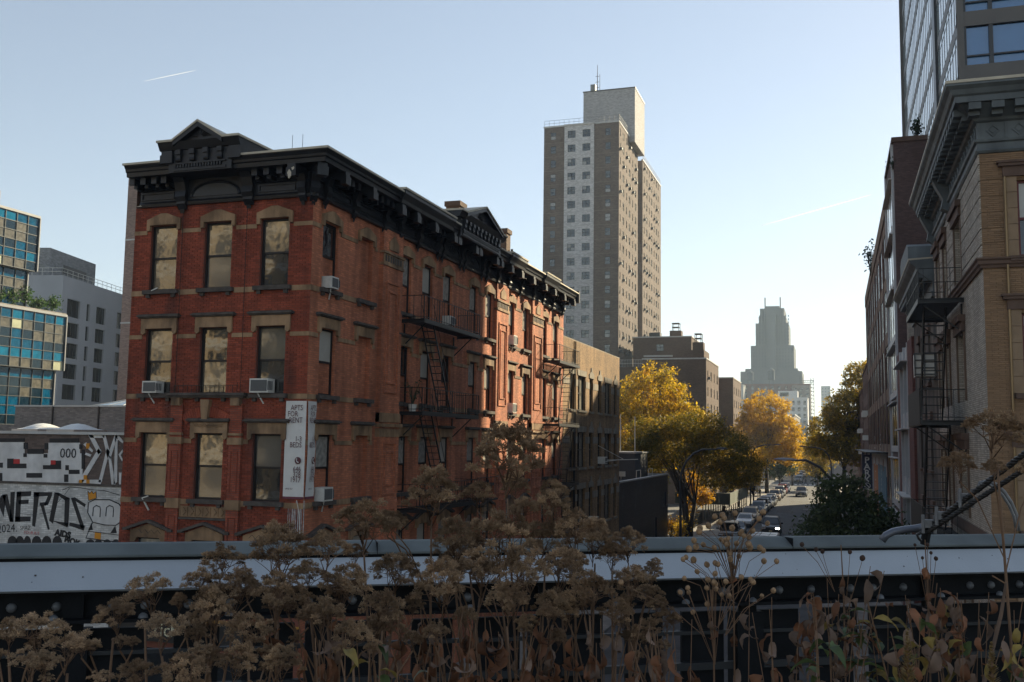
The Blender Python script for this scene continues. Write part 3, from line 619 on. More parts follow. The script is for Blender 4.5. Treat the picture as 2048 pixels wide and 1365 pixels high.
def ac_far(fr, u, z, label, g): 
    a = thing('air_conditioner', label, 'air conditioner', fr(u, .1, z), g); MB(fr).box(u - .38, u + .38, -.1, .5, z, z + .5).build('casing', ACW, a); MB(fr).box(u - .3, u + .3, .5, .512, z + .06, z + .44).build('grille', ACG, a)
ac_far(FY, 7.4, 4.35, 'white air conditioner low on the yellow brick wall', 'air conditioners on the yellow brick building'); ac_far(FY, 10.1, 8.4, 'white air conditioner beside the laundry pole on the yellow brick wall', 'air conditioners on the yellow brick building')
lp = thing('laundry_pole', 'white metal pole bracket reaching out from the yellow brick wall', 'pole', FY(11, .1, 8.6)); q = MB(FY); q.bar((10.2, .1, 8.65), (11.2, 2.6, 8.75), .035).bar((9.3, .1, 9.7), (10.8, 1.6, 8.75), .02).bar((9.4, .1, 8.5), (10.8, 1.6, 8.75), .02); q.build('arms', ACW, lp)
for u in (2.6, 2.9): MB(FY).tube([(u, .06, 2), (u, .06, 16.5)], .035, 6).build('drainpipe', IRON, yb)
# ================================================================ black glazed garage
M_GLZ = mat('black_glazed_brick', (.013, .016, .028), .45, var=.35, scale=.5, brick=(.32, .11, (.012, .012, .014)), bump=.6, ior=1.3, stain_or_glint=((.10, .12, .17), .6, .4))  # paler blue patches paint glints onto the glazed brick
bg_ = thing('garage', 'low black glazed brick garage with a flat roof beyond the yellow brick building', 'building', (-20, 88, 0)); FG = Fr((FL, 76.4, 0), (0, 1, 0), (1, 0, 0)); gd = 23.4
go = [(20.2, 22.2, 3.7, 5.1), (15.6, 16.9, .13, 3.0)]; m = MB(FG); cells(FG, m, 0, gd, 0, 6.75, go, .2); m.build('street_wall', M_GLZ, bg_)
MB().box(FL - 14, FL - .26, 76.4, 99.8, 0, 6.5).build('body', M_GLZ, bg_); m = MB(); m.box(FL - .35, FL + .05, 76.4, 99.82, 6.75, 6.87).box(FL - 14, FL - .35, 99.5, 99.82, 6.5, 6.87); m.build('coping', mat('coping_metal', (.33, .33, .33), .5), bg_)
MB().box(FL - .26, FL - .002, 99.5, 99.8, 0, 6.75).build('end_wall', M_GLZ, bg_)
window(bg_, FG, 21.2, 3.7, 2.0, 1.4, ACG, [CURT, BLIND], 'two', .2)
for k in range(15): MB(FG).box(0, 15.5 if k < 7 else (20.1 if 8 < k < 12 else gd), 0, .02, .4 + k * .43, .43 + k * .43).build('tile_course', M_GLZ, bg_)
MB(FG).box(15.65, 16.85, -.16, -.1, .13, 2.95).build('door', IRON, bg_)
MB().box(-22.5, -18.0, 92, 98.5, 6.5, 8.9).build('bulkhead', mat('dark_stucco', (.055, .058, .065), .9), bg_); MB().box(-22.6, -17.9, 91.9, 98.6, 8.9, 9.05).build('bulkhead_cap', mat('coping_metal', (.33, .33, .33), .5), bg_)
q = MB(); 
for y in (86, 92): q.tube([(-16.7, y, 6.8), (-16.7, y, 7.5), (-16.7, y + 2, 7.5), (-16.7, y + 2, 6.8)], .03, 5)
q.build('roof_rail', ACW, bg_)
for x, y, z in ((-18.2, 93, 12.4), (-19.6, 93, 12.6)): MB().tube([(x, y, 8.9), (x, y, z)], .05, 6).build('vent_pipe', ACW, bg_)
fl = thing('floodlight', 'small white floodlight on the garage roof edge near the yellow building', 'lamp', (-16.6, 79, 6.8)); MB().bar((-16.6, 79, 6.8), (-16.6, 79, 7.2), .03).build('bracket', ACW, fl); MB().box(-16.95, -16.25, 78.9, 79.1, 7.2, 7.6).build('head', ACW, fl)
# ================================================================ the housing tower
M_TB = mat('tower_brown_brick', (.15, .115, .095), .95, var=.12, scale=.15, brick=(.45, .15, (.14, .105, .085)))
M_TW = mat('tower_white_brick', (.55, .54, .53), .9, var=.06, scale=.2, brick=(.45, .15, (.45, .44, .43)))
M_TP = mat('tower_penthouse_brick', (.37, .36, .355), .9, var=.08, scale=.2, brick=(.45, .15, (.35, .34, .335)))
M_TF = mat('bronze_window_frame', (.05, .045, .042), .5)
M_LINE = mat('floor_line', (.24, .20, .17), .9)
tw_ = thing('apartment_tower', 'tall brown brick apartment tower with a white brick stripe up its front', 'building', (-46, 190, 0))
TX0, TX1, TY, TZ = -53.35, -38.4, 180.0, 71.0
FTF = Fr((TX0, TY, 0), (1, 0, 0), (0, -1, 0)); FTS = Fr((TX1, TY, 0), (0, 1, 0), (1, 0, 0))
zr_ = [69.3 - 2.79 * k - .75 for k in range(23)]
ftw = [(1.9, 1.05, 'sash'), (5.65, 1.55, 'cross'), (8.6, 1.55, 'cross'), (12.8, 1.05, 'sash')]
def part_ops(lst, zs, h): return [(u - w_ / 2, u + w_ / 2, z, z + h) for z in zs for u, w_, _ in lst]
for a, b, mm, pr, sel in ((0, 4.2, M_TB, 0, ftw[:1]), (4.2, 10.1, M_TW, .25, ftw[1:3]), (10.1, 14.95, M_TB, 0, ftw[3:])):
    fr = Fr((TX0, TY - pr, 0), (1, 0, 0), (0, -1, 0)); m = MB(fr); cells(fr, m, a, b, 0, TZ, part_ops(sel, zr_, 1.45), .15)
    if pr: m.face([(a, 0, 0), (a, -pr, 0), (a, -pr, TZ), (a, 0, TZ)]); m.face([(b, 0, 0), (b, 0, TZ), (b, -pr, TZ), (b, -pr, 0)])
    m.build('front_wall', mm, tw_)
    for z in zr_:
        for u, w_, st in sel: window(tw_, fr, u, z, w_, 1.45, M_TF, [rnd.choice([GLASS, GLASS, GLASS, GLASS, CURT]) for _ in range(4)], st, .15)
    l = MB(fr)
    for z in zr_: l.box(a + .01, b - .01, 0, .02, z - .72, z - .66)
    l.build('floor_lines', M_LINE if mm is M_TB else mat('white_floor_line', (.44, .43, .42), .9), tw_, kind='stuff')
sww = [(1.2, .75, 'sash'), (4.2, 1.4, 'cross'), (7.3, .75, 'sash'), (10.2, 1.4, 'cross'), (13.4, .75, 'sash'), (16.4, 1.4, 'cross')]
W1, R1, R2, W2 = 18.9, 19.0, 24.2, 47.4
def side_run(u0, u1, n, zt, lst, mm, name):
    fr = Fr((TX1 + n, TY, 0), (0, 1, 0), (1, 0, 0)); zs = [z for z in zr_ if z < zt - 1.6]; m = MB(fr); cells(fr, m, u0, u1, 0, zt, part_ops(lst, zs, 1.45), .15); m.build(name, mm, tw_)
    for z in zs:
        for u, w_, st in lst:
            window(tw_, fr, u, z, w_, 1.45, M_TF, [rnd.choice([GLASS, CURT, BLIND, BLIND]) for _ in range(4)], st, .15)
            if rnd.random() < .3: inst(ACM, 'air_conditioner', tw_, fr(u - .1, -.1, z + .05), fr.rot)
ACM = MB().box(-.32, .32, 0, .55, 0, .42).mesh('air_conditioner', ACG)
side_run(0, W1, 0, TZ, sww, M_TB, 'side_wall'); side_run(R1, R2, -1.6, TZ + 5, [(21.5, 1.4, 'cross')], M_TW, 'recess_wall'); side_run(R2, W2, 0, 70.2, [(u + 24.9, w_, s) for u, w_, s in sww] + [(43.8, .75, 'sash')], M_TB, 'wing_wall')
m = MB(); m.box(TX0 + .2, TX1 - .2, TY + .3, TY + 18.8, 0, TZ - .3).box(TX0 + .2, TX1 - .2, TY + 24.3, TY + 47.3, 0, 69.9).box(TX0 + 4, TX1 - 1.9, TY + 18.8, TY + 24.3, 0, TZ); m.build('core', M_TB, tw_)
m = MB(FTS); m.face([(R2, 0, 0), (R2, -1.6, 0), (R2, -1.6, 70.2), (R2, 0, 70.2)]); m.face([(W1, 0, 0), (W1, -1.6, 0), (W1, -1.6, TZ), (W1, 0, TZ)]); m.build('recess_return', M_TB, tw_)
M_PAR = mat('tower_parapet', (.50, .49, .47), .8)
m = MB(); m.box(TX0 - .1, TX1 + .1, TY - .12, TY + .3, TZ, TZ + .3).box(TX0 + 4.1, TX0 + 10.2, TY - .4, TY - .12, TZ, TZ + .3).box(TX1 - .3, TX1 + .1, TY + .3, TY + 18.9, TZ, TZ + .3).box(TX1 - .3, TX1 + .12, TY + 24.2, TY + 47.4, 70.2, 70.5); m.build('parapet', M_PAR, tw_)
MB().box(-47.98, -37.3, 190, 200.5, 70, 81.2).build('penthouse', M_TP, tw_); MB().box(-48.1, -37.2, 189.9, 200.6, 81.2, 81.4).build('penthouse_coping', M_TF, tw_)
r = MB()
for z in (71.9, 72.5): r.bar((TX0, TY + .2, z), (TX1, TY + .2, z), .03).bar((TX1, TY + .2, z), (TX1, TY + 18, z), .03).bar((TX1, TY + 24.5, z - .8), (TX1, TY + 47, z - .8), .03)
for i in range(16): x = TX0 + (TX1 - TX0) * i / 15; r.bar((x, TY + .2, 71.3), (x, TY + .2, 72.5), .03)
for i in range(28): r.bar((TX1, TY + 24.5 + i * .83, 70.5), (TX1, TY + 24.5 + i * .83, 71.7), .03)
r.build('roof_railing', mat('galvanised_rail', (.18, .18, .18), .5), tw_)
MB().box(-46.6, -45.6, 190.3, 191.3, 81.4, 82.9).build('antenna_cabinet', mat('galvanised_rail', (.18, .18, .18), .5), tw_)
a = MB(); a.tube([(-45.2, 190.6, 81.4), (-45.2, 190.6, 87)], [.1, .05], 5).tube([(-44.7, 190.6, 81.4), (-44.7, 190.6, 85)], .05, 5)
for z in (82.2, 83.4, 84.6): a.bar((-45.6, 190.6, z), (-44.8, 190.6, z), .05)
a.build('antenna', M_TF, tw_)
# ================================================================ mid-rise brown blocks
M_MB = mat('midrise_brown_brick', (.125, .082, .06), .95, var=.15, scale=.3, brick=(.3, .1, (.11, .08, .065)))
def midrise(label, x0, x1, y0, y1, z, ncol, nrow, extra=None):
    t = thing('apartment_block', label, 'building', ((x0 + x1) / 2, (y0 + y1) / 2, 0)); fr = Fr((x1, y0, 0), (0, 1, 0), (1, 0, 0)); L = y1 - y0
    lst = [((i + .5) * L / ncol, 1.0 if i % 2 == 0 else 1.5, 'sash' if i % 2 == 0 else 'cross') for i in range(ncol)]; zs = [z - 3.3 - 2.75 * k for k in range(nrow)]
    m = MB(fr); cells(fr, m, 0, L, 0, z, part_ops(lst, zs, 1.6), .15); m.build('side_wall', M_MB, t)
    for zz in zs:
        for u, w_, st in lst:
            window(t, fr, u, zz, w_, 1.6, M_TF, [rnd.choice([GLASS, CURT]) for _ in range(4)], st, .15)
            if rnd.random() < .3: inst(ACM, 'air_conditioner', t, fr(u, -.1, zz + .05), fr.rot)
    MB().box(x0, x1 - .16, y0 + .15, y1, 0, z - .1).build('body', M_MB, t); MB().box(x0, x1, y0, y0 + .15, 0, z).build('front_wall', M_MB, t)
    MB().box(x0 - .1, x1 + .1, y0 - .1, y0 + .3, z, z + .22).box(x1 - .3, x1 + .1, y0 + .3, y1 + .1, z, z + .22).build('coping', M_PAR, t); return t
tA = midrise('broad brown brick block with rooftop chimney and lower railed terrace', -36.6, -25.5, 185, 197, 29.8, 3, 7)
tB = midrise('brown brick block with two chimneys behind the yellow tree', -30.5, -20, 162.3, 180.4, 23.7, 4, 6)
tC = midrise('smaller brown brick block partly behind the orange tree', -28, -20, 207, 225, 23.4, 4, 6)
MB().box(-38.5, -25.5, 180, 185, 0, 23.9).build('terrace_wing', M_MB, tA); r = MB()
for z in (24.5, 25.2): r.bar((-38.5, 180.1, z), (-25.5, 180.1, z), .04)
for i in range(44): r.bar((-38.5 + i * .302, 180.1, 23.9), (-38.5 + i * .302, 180.1, 25.2), .022)
r.build('terrace_railing', ACW, tA)
MB().box(-34.5, -29, 184.6, 185, 26.1, 26.4).build('canopy', M_PAR, tA); window(tA, Fr((-36.6, 185, 0), (1, 0, 0), (0, -1, 0)), 5.2, 27.2, 1.4, 1.3, M_TF, [GLASS], 'cross', -.06)
for cx, cy, z0, w_, tt in ((-28.8, 187, 29.8, 1.1, tA), (-21.6, 164.5, 25.2, .9, tB)):
    MB().box(cx - w_, cx + w_, cy, cy + 2, z0, z0 + 1.5).build('chimney', M_MB, tt); f = MB()
    for sx in (-1, 1):
        for sy in (.1, 1.9): f.bar((cx + sx * w_ * .55, cy + sy, z0 + 1.5), (cx + sx * w_ * .55, cy + sy, z0 + 2.9), .07)
    f.box(cx - w_ * .65, cx + w_ * .65, cy, cy + 2, z0 + 2.9, z0 + 3.0).box(cx - w_ * .6, cx + w_ * .6, cy + .05, cy + 1.95, z0 + 2.15, z0 + 2.25); f.build('chimney_frame', M_TF, tt)
MB().box(-24.6, -20.4, 163, 170, 23.7, 25.3).build('penthouse', M_MB, tB)
MB().box(-33.6, -31.6, 186, 188, 29.8, 30.9).build('roof_vent', M_TF, tA)
# ================================================================ far skyline
M_SB = mat('setback_tower_brick', (.115, .122, .125), .95, var=.1, scale=.05)
M_SBW = mat('setback_tower_window', (.06, .065, .07), .4)
st = thing('setback_tower', 'huge stepped art deco tower with twin roof fins closing the end of the street', 'building', (-41, 715, 0))
def sbox(name, x0, x1, z0, z1, y0=700, y1=735, m=M_SB): return MB().box(x0, x1, y0, y1, z0, z1).build(name, m, st)
for i, (x0, x1, z0, z1, y0) in enumerate(((-62, -21, 0, 59.5, 694), (-58.9, -23.9, 59.5, 61.5, 696), (-55.2, -26.3, 61.5, 77.7, 698), (-51.9, -29.8, 77.7, 93.5, 700), (-49.9, -31.5, 93.5, 98.5, 702), (-49.1, -32.6, 98.5, 104.3, 703))): sbox('tier', x0, x1, z0, z1, y0)
sbox('centre_shaft', -43.8, -38.3, 59.5, 99, 695.5, 705); sbox('crown', -45.5, -36, 104.3, 106, 704)
for x in (-45.6, -35.3): MB().prism([(-704, 104), (-704, 112), (-705, 112.5), (-707, 112), (-707, 104)], x - .35, x + .35).build('fin', M_SB, st) if False else MB().box(x - .35, x + .35, 704, 707, 104.3, 112.2).build('fin', M_SB, st)
wv = MB()
for z in range(18):
    for c in range(14):
        x = -53.2 + c * 1.95
        if -44.6 < x < -37.6: continue
        zz = 62.5 + z * 1.75 * 1.35; lim = -51 if zz > 76 else -54.4
        if x < lim or x > -(80.5 + lim) or zz > 100: continue
        y = 698 if zz < 76 else (700 if zz < 92 else 702)
        wv.box(x - .35, x + .35, y - .06, y + .1, zz, zz + 1.3)
wv.build('windows', M_SBW, st, kind='stuff')
rb = MB()
for x in (-48, -46, -35.5, -33.5, -50.5, -31.5): rb.box(x - .3, x + .3, 699.3, 703, 77.7, 92 if abs(x + 41) > 8 else 103)
rb.build('piers', M_SB, st, kind='stuff')
def block(label, cat, x0, x1, y0, y1, z, col, rows, cols, wz=1.5, ww=1.1, name='far_building', z0=4., mm=None):
    t = thing(name, label, cat, ((x0 + x1) / 2, (y0 + y1) / 2, 0)); m = mm or mat(name + '_' + str(len(MATS)), col, .95, var=.12, scale=.1); MB().box(x0, x1, y0, y1, 0, z).build('body', m, t)
    MB().box(x0 - .15, x1 + .15, y0 - .15, y1 + .15, z, z + .35).build('coping', m, t); fr = Fr((x0, y0, 0), (1, 0, 0), (0, -1, 0))
    for r_ in range(rows):
        for c in range(cols):
            u = (c + .5) * (x1 - x0) / cols; zz = z - 3.2 - r_ * 3.2
            if zz > z0: window(t, fr, u, zz, ww, wz, M_TF, [GLASS, CURT], 'sash', -.08)
    return t
M_FW = mat('far_white_wall', (.62, .60, .57), .9, var=.1, scale=.1)
wb = block('white painted loft building with few windows in front of the stepped tower', 'building', -31.7, -12.8, 500, 520, 32.4, None, 5, 7, 1.9, 1.2, mm=M_FW)
MB().box(-26.7, -17.4, 500.2, 510, 32.4, 36).build('penthouse', M_FW, wb); window(wb, Fr((-26.7, 500.2, 0), (1, 0, 0), (0, -1, 0)), 3, 33.3, 4, 1.9, M_TF, [GLASS], 'cross', -.08)
rbk = block('long red brown loft building across the foot of the stepped tower', 'building', -70, -14.4, 620, 640, 46.2, (.17, .085, .07), 4, 14, 2, 1.4)
block('pale grey loft building left of the red brown loft building', 'building', -86, -52, 600, 615, 44.8, (.4, .39, .37), 4, 8, 2, 1.4)
block('beige loft building to the right of the red brown loft building', 'building', -23.5, -13.5, 590, 612, 43.5, (.27, .23, .2), 5, 3, 2, 1.4)
block('dark brick building with tall roof behind the white loft building', 'building', -22, -8, 530, 548, 24, (.10, .085, .08), 3, 4)
block('faint hazy tower block beyond the construction hoist', 'building', -13.5, -4.5, 1050, 1075, 69, (.3, .3, .3), 8, 3)
block('low hazy grey block at the far end of the street', 'building', -4.5, 4, 1000, 1020, 50, (.3, .3, .3), 6, 3)
tk = [(-49, 612, 48.2, 4.6, 'conical roofed water tank above the red brown lofts, the left one'), (-36.5, 612, 48.4, 5.6, 'conical roofed water tank above the red brown lofts, the right one')]
for x, y, z, h, l in tk:
    t = thing('water_tank', l, 'water tank', (x, y, 46.2), 'rooftop water tanks'); MB().lathe((x, y, z), [(2.1, 0), (2.1, h)], 12).build('barrel', M_SB, t); MB().lathe((x, y, z + h), [(2.3, 0), (.1, 1.7)], 12).build('roof', M_SB, t); g = MB()
    for k in range(4): a = PI / 4 + k * PI / 2; g.bar((x + 1.6 * math.cos(a), y + 1.6 * math.sin(a), 43.8), (x + 1.6 * math.cos(a), y + 1.6 * math.sin(a), z), .16)
    g.build('legs', M_TF, t)
hz = thing('construction_hoist', 'tall dark lattice hoist tower beside the white loft building', 'hoist', (-12.6, 600, 0)); g = MB()
for x in (-13.5, -11.7):
    for y in (600, 601.8): g.bar((x, y, 0), (x, y, 48.6), .16)
for k in range(22):
    z = 2 + k * 2.15; g.bar((-13.5, 600, z), (-11.7, 600, z + 2.1), .1).bar((-13.5, 600, z), (-11.7, 600, z), .12); g.box(-13.5, -11.7, 600, 601.8, z, z + .25)
g.build('mast', M_TF, hz); g = MB(); g.bar((-19.5, 600, 47.3), (-11.7, 600, 47.3), .2).bar((-19.5, 600, 46.2), (-11.7, 600, 46.2), .2).bar((-19.5, 600, 43), (-19.5, 600, 50), .15).bar((-18, 600, 43), (-18, 600, 49.6), .12)
for k in range(6): g.bar((-19.5 + k * 1.3, 600, 46.2), (-18.2 + k * 1.3, 600, 47.3), .1)
g.build('jib', M_TF, hz)
# ================================================================ left: glass block, grey block, party wall
M_MUL = mat('teal_mullion', (.035, .045, .05), .5); PG = [mat('teal_glass', (.0, .07, .145), .1, var=.3, ior=1.3), mat('dark_teal_glass', (.003, .018, .034), .06, var=.2, ior=1.4), mat('pale_blind_glass', (.42, .43, .28), .3, var=.15), mat('bright_teal_glass', (.0, .125, .23), .12, var=.2, ior=1.3), mat('brown_room_glass', (.11, .10, .075), .2, var=.4, scale=2)]
gb = thing('glass_office_building', 'teal glass office block of stacked setback volumes with a planted terrace', 'building', (-90, 75, 0))
GX = -80.0
def gblock(x, y0, y1, z0, z1, pw, ph, seed):
    rr = random.Random(seed); fr = Fr((x, y0, 0), (0, 1, 0), (1, 0, 0)); L = y1 - y0; MB().box(x - 26, x - .25, y0, y1, z0, z1).build('volume', M_MUL, gb); MB(fr).box(-.1, L + .1, -26, .12, z1, z1 + .25).build('slab_edge', mat('pale_slab_edge', (.24, .25, .26), .5), gb)
    MB(fr).box(L, L + .12, -.25, .15, z0, z1).build('corner_fin', mat('pale_slab_edge', (.24, .25, .26), .5), gb)
    nc = int(round(L / pw)); nr = int(round((z1 - z0) / ph)); pw = L / nc; ph = (z1 - z0) / nr; g = MB(fr)
    for c in range(nc + 1): g.box(c * pw - .03, c * pw + .03, -.24, .05, z0, z1)
    for r_ in range(nr + 1): g.box(0, L, -.24, .03, z0 + r_ * ph - .035, z0 + r_ * ph + .035)
    g.build('mullions', M_MUL, gb); me = {}
    for i, p in enumerate(PG): b = MB(); b.box(-pw / 2 + .035, pw / 2 - .035, -.06, -.02, .04, ph - .04); me[i] = b.mesh('pane', p)
    for c in range(nc):
        for r_ in range(nr):
            k = (nr - 1 - r_) % 4; q = rr.random()
            i = (3 if q < .5 else 0) if k == 0 else ((2 if q < .26 else 4 if q < .62 else 1) if k in (1,) else (0 if q < .45 else 4 if q < .62 else 1) if k == 2 else (0 if q < .6 else 1))
            if (c + .5) * pw > L - 18: inst(me[i], 'pane', gb, fr((c + .5) * pw, -.02, z0 + r_ * ph), fr.rot)
gblock(GX, 58, 81.6, 27.0, 32.7, 1.5, .95, 1); gblock(GX - .6, 58, 81.0, 23.1, 26.95, 1.5, .96, 2); gblock(GX + .2, 58, 86.0, 16.8, 22.7, 1.5, .98, 3); gblock(GX - .4, 58, 85.4, 6.0, 16.75, 1.5, .98, 4)
MB().box(GX - 26, GX + .1, 58, 86.2, 22.95, 23.1).build('terrace_floor', M_CONC, gb)
r = MB(); FGX = Fr((GX, 58, 0), (0, 1, 0), (1, 0, 0))
for z in (23.5, 24.1): r.bar((0, .1, z), (28, .1, z), .03).bar((28, .1, z), (28, -6, z), .03)
for i in range(57): r.bar((i * .5, .1, 23.1), (i * .5, .1, 24.1), .02)
for z in (33.4, 34.0): r.bar((0, -.3, z), (23.4, -.3, z), .03)
for i in range(24): r.bar((i, -.3, 32.9), (i, -.3, 34.0), .02)
r.build('terrace_railing', ACW, gb)
m = MB(); m.box(-91, -83, 76, 79.2, 32.9, 35.2); m.build('roof_plant_room', mat('rusty_louvre', (.17, .075, .06), .8), gb)
for k in range(14): MB().box(-83 + .0, -82.9, 76 + k * .23, 76.12 + k * .23, 32.95, 35.3).build('slat', mat('grey_slat', (.25, .24, .23), .6), gb)
MB().tube([(-86, 78.5, 35), (-86, 78.5, 38), (-86, 78.5, 41.4)], [.16, .12, .03], 5).build('antenna_mast', mat('galvanised_rail', (.18, .18, .18), .5), gb)
LEAFS = {}
def shrub(name, label, cat, c, r, h, n, m, size, group=None, stem=True):
    t = thing(name, label, cat, c, group); C = np.array(c); k = np.random.RandomState(int(abs(c[0] * 31 + c[1] * 7)) % 9999)
    P = k.normal(0, .42, (n, 3)) * np.array([r, r, h * .5]) + C + np.array([0, 0, h * .55]); leaf_mesh(P, size, k, m, 'foliage', t)
    b = MB()
    for q in range(5): a = q * 1.3; b.tube([Vector(c), Vector(c) + Vector((r * .4 * math.cos(a), r * .4 * math.sin(a), h * .7))], .02 + h * .008, 4)
    b.build('stem', mat('bark', (.05, .04, .03), .9), t); return t
def leaf_mesh(P, size, k, m, name, parent, asp=.55):
    n = len(P); d = k.normal(size=(n, 3)); d /= np.linalg.norm(d, axis=1)[:, None]; e = np.cross(d, k.normal(size=(n, 3))); e /= np.linalg.norm(e, axis=1)[:, None]
    s = size * k.uniform(.6, 1.3, (n, 1)); V = np.stack([P - d * s, P + e * s * asp, P + d * s, P - e * s * asp], 1).reshape(-1, 3) - np.array(WL[parent.name])
    me = bpy.data.meshes.new(name); me.vertices.add(4 * n); me.vertices.foreach_set('co', V.ravel()); me.loops.add(4 * n); me.loops.foreach_set('vertex_index', np.arange(4 * n, dtype=np.int32))
    me.polygons.add(n); me.polygons.foreach_set('loop_start', np.arange(0, 4 * n, 4, dtype=np.int32)); me.polygons.foreach_set('loop_total', np.full(n, 4, np.int32)); me.update(); me.validate(); me.materials.append(m)
    o = bpy.data.objects.new(name, me); link(o, parent, WL[parent.name].copy()); return o
M_TERR = mat('terrace_leaf', (.07, .13, .035), .7, var=.3, isl=.4, trans=.35)
for k, y in enumerate((66, 68.2, 70, 72.3, 74, 75.6, 77.5, 79.2, 81, 83, 85)): shrub('terrace_shrub', 'sunlit green shrub on the glass block terrace, %s in its row from the left' % ORD[k], 'shrub', (GX - .8, y, 23.1), .9, 1.3 + .5 * (k % 3), 420, M_TERR, .16, 'shrubs along the glass block terrace')
# grey block turned a little off the street grid
M_GB = mat('pale_blue_grey_panels', (.42, .425, .44), .9, var=.06, scale=.3)
gy = thing('grey_apartment_block', 'pale grey block with large square windows between the glass block and the tenement', 'building', (-115, 130, 0))
gd_ = Vector((-495.7, 1913.8, 0)).normalized(); gn = Vector((gd_.y, -gd_.x, 0)); gc = ony(127, 551, 112); gz = gc.z
FGR = Fr((gc.x, gc.y, 0), gd_, gn); FGL = Fr((gc.x, gc.y, 0), -gn, -gd_)
go_ = [(1.5, 5.2), (7.2, 8.2), (10.2, 13.2), (17, 19.6), (23, 24.5)]; rows_ = [gz - 5.7 - 3.0 * k for k in range(8)]
oo = [(a, b, z, z + (2.2 if z != rows_[0] else 2.6)) for i, (a, b) in enumerate(go_) for z in rows_]
m = MB(FGR); cells(FGR, m, 0, 50, 0, gz, oo, .35); m.build('side_wall', M_GB, gy)
for a, b, c, d in oo: window(gy, FGR, (a + b) / 2, c, b - a, d - c, M_TF, [GLASS, CURT] if b - a < 3 else [GLASS], 'two' if b - a > 2.2 else 'one', .35)
m = MB(FGL); cells(FGL, m, 0, 30, 0, gz, [(2.2, 5.6, gz - 6.2, gz - 3.6)], .35); m.build('front_wall', M_GB, gy); window(gy, FGL, 3.9, gz - 6.2, 3.4, 2.6, M_TF, [GLASS, CURT], 'two', .35)
MB(FGR).box(.02, 49.9, -30, -.4, gz - 3, gz - .05).build('roof', M_ROOF, gy)
ph_ = mat('grey_brick_penthouse', (.24, .24, .245), .9, var=.15, brick=(.4, .13, (.24, .24, .24)))
b = MB(FGR).box(5, 19, -24, -5, gz, gz + 5.0); b.build('penthouse', ph_, gy); MB(FGR).box(9, 16, -5.02, -4.95, gz + 1.8, gz + 3.1).build('louvre', M_TF, gy); MB(FGR).box(4.97, 5.02, -22, -12, gz + 3, gz + 4.2).build('louvre', M_TF, gy)
r = MB(FGR)
for z in (gz + .6, gz + 1.1): r.bar((.2, -.3, z), (50, -.3, z), .04).bar((.2, -.3, z), (.2, -30, z), .04)
for i in range(34): r.bar((.2 + i * 1.5, -.3, gz), (.2 + i * 1.5, -.3, gz + 1.1), .03)
for i in range(20): r.bar((.2, -.3 - i * 1.5, gz), (.2, -.3 - i * 1.5, gz + 1.1), .03)
r.build('roof_railing', ACW, gy)
pw_ = thing('party_wall_tower', 'slim pinkish brick wall rising behind the left edge of the tenement', 'building', (-48, 64, 0))
M_PK = mat('pinkish_brick', (.30, .21, .175), .95, var=.12, scale=.3, brick=(.23, .075, (.26, .2, .17)))
MB().box(-52.26, -43, 62, 70, 0, 30.3).build('wall', M_PK, pw_); MB().box(-52.4, -43, 61.9, 70, 30.3, 30.5).build('coping', M_PAR, pw_)
for z in (12, 18.5, 25): MB().box(-52.28, -43, 61.97, 62, z, z + .12).build('joint', M_PAR, pw_)
# ================================================================ mural wall and roof behind it
mw = thing('mural_building', 'low flat roofed building with a painted white and brown graffiti front wall', 'building', (-35, 34, 0))
FM = Fr((-42, 28.9, 0), (1, 0, 0), (0, -1, 0)); MU = 42 - 23.25
M_MW = mat('white_painted_brick', (.60, .59, .57), .85, var=.12, scale=1.2, streak=.22, brick=(.22, .072, (.44, .43, .41)), bump=.3, stain_or_glint=((.33, .31, .29), .6, .6)); M_MBn = mat('brown_painted_brick', (.135, .10, .085), .9, var=.12, scale=1.2, brick=(.22, .072, (.12, .09, .08)), bump=.3)
M_MK = mat('black_wall_paint', (.018, .017, .019), .7, var=.25, scale=7); M_MR = mat('red_wall_paint', (.45, .03, .03), .7); M_MO = mat('orange_wall_paint', (.60, .25, .02), .7); M_MWH = mat('white_wall_paint', (.64, .63, .62), .8, var=.12, scale=3, streak=.15)
def mpx(x, y): p = ony(x, y, 28.9); return (p.x + 42, p.z)
zt_, zm_ = mpx(120, 869)[1], mpx(120, 967)[1]
MB(FM).box(0, MU, -.3, 0, 0, zm_).build('lower_wall', M_MW, mw); MB(FM).box(0, MU, -.3, -.02, zm_, zt_).build('upper_wall', M_MBn, mw); MB(FM).box(0, MU, -.35, .08, zt_, zt_ + .1).build('coping', M_PAR, mw); MB(FM).box(0, MU, 0, .05, zm_ - .06, zm_ + .02).build('ledge', M_SILL, mw)
MB().box(-42, -23.3, 29.3, 46, 0, zt_ - .1).build('body', M_ROOF, mw)
z0m = lambda x, y: mpx(x / 4.013, 780 + y / 4.013)
def paint(poly, m, n=.006, name='painted_shape'):
    return MB(FM).plate([z0m(*p) for p in poly][::-1], n - .02, n).build(name, m, mw)
def rect(x0, y0, x1, y1, m, n=.006, name='painted_block'): return paint([(x0, y0), (x1, y0), (x1, y1), (x0, y1)], m, n, name)
rect(-90, 420, 195, 745, M_MWH, -.005, 'painted_ground'); rect(195, 510, 660, 750, M_MWH, -.005, 'painted_ground'); rect(385, 425, 640, 510, M_MWH, -.005, 'painted_ground')
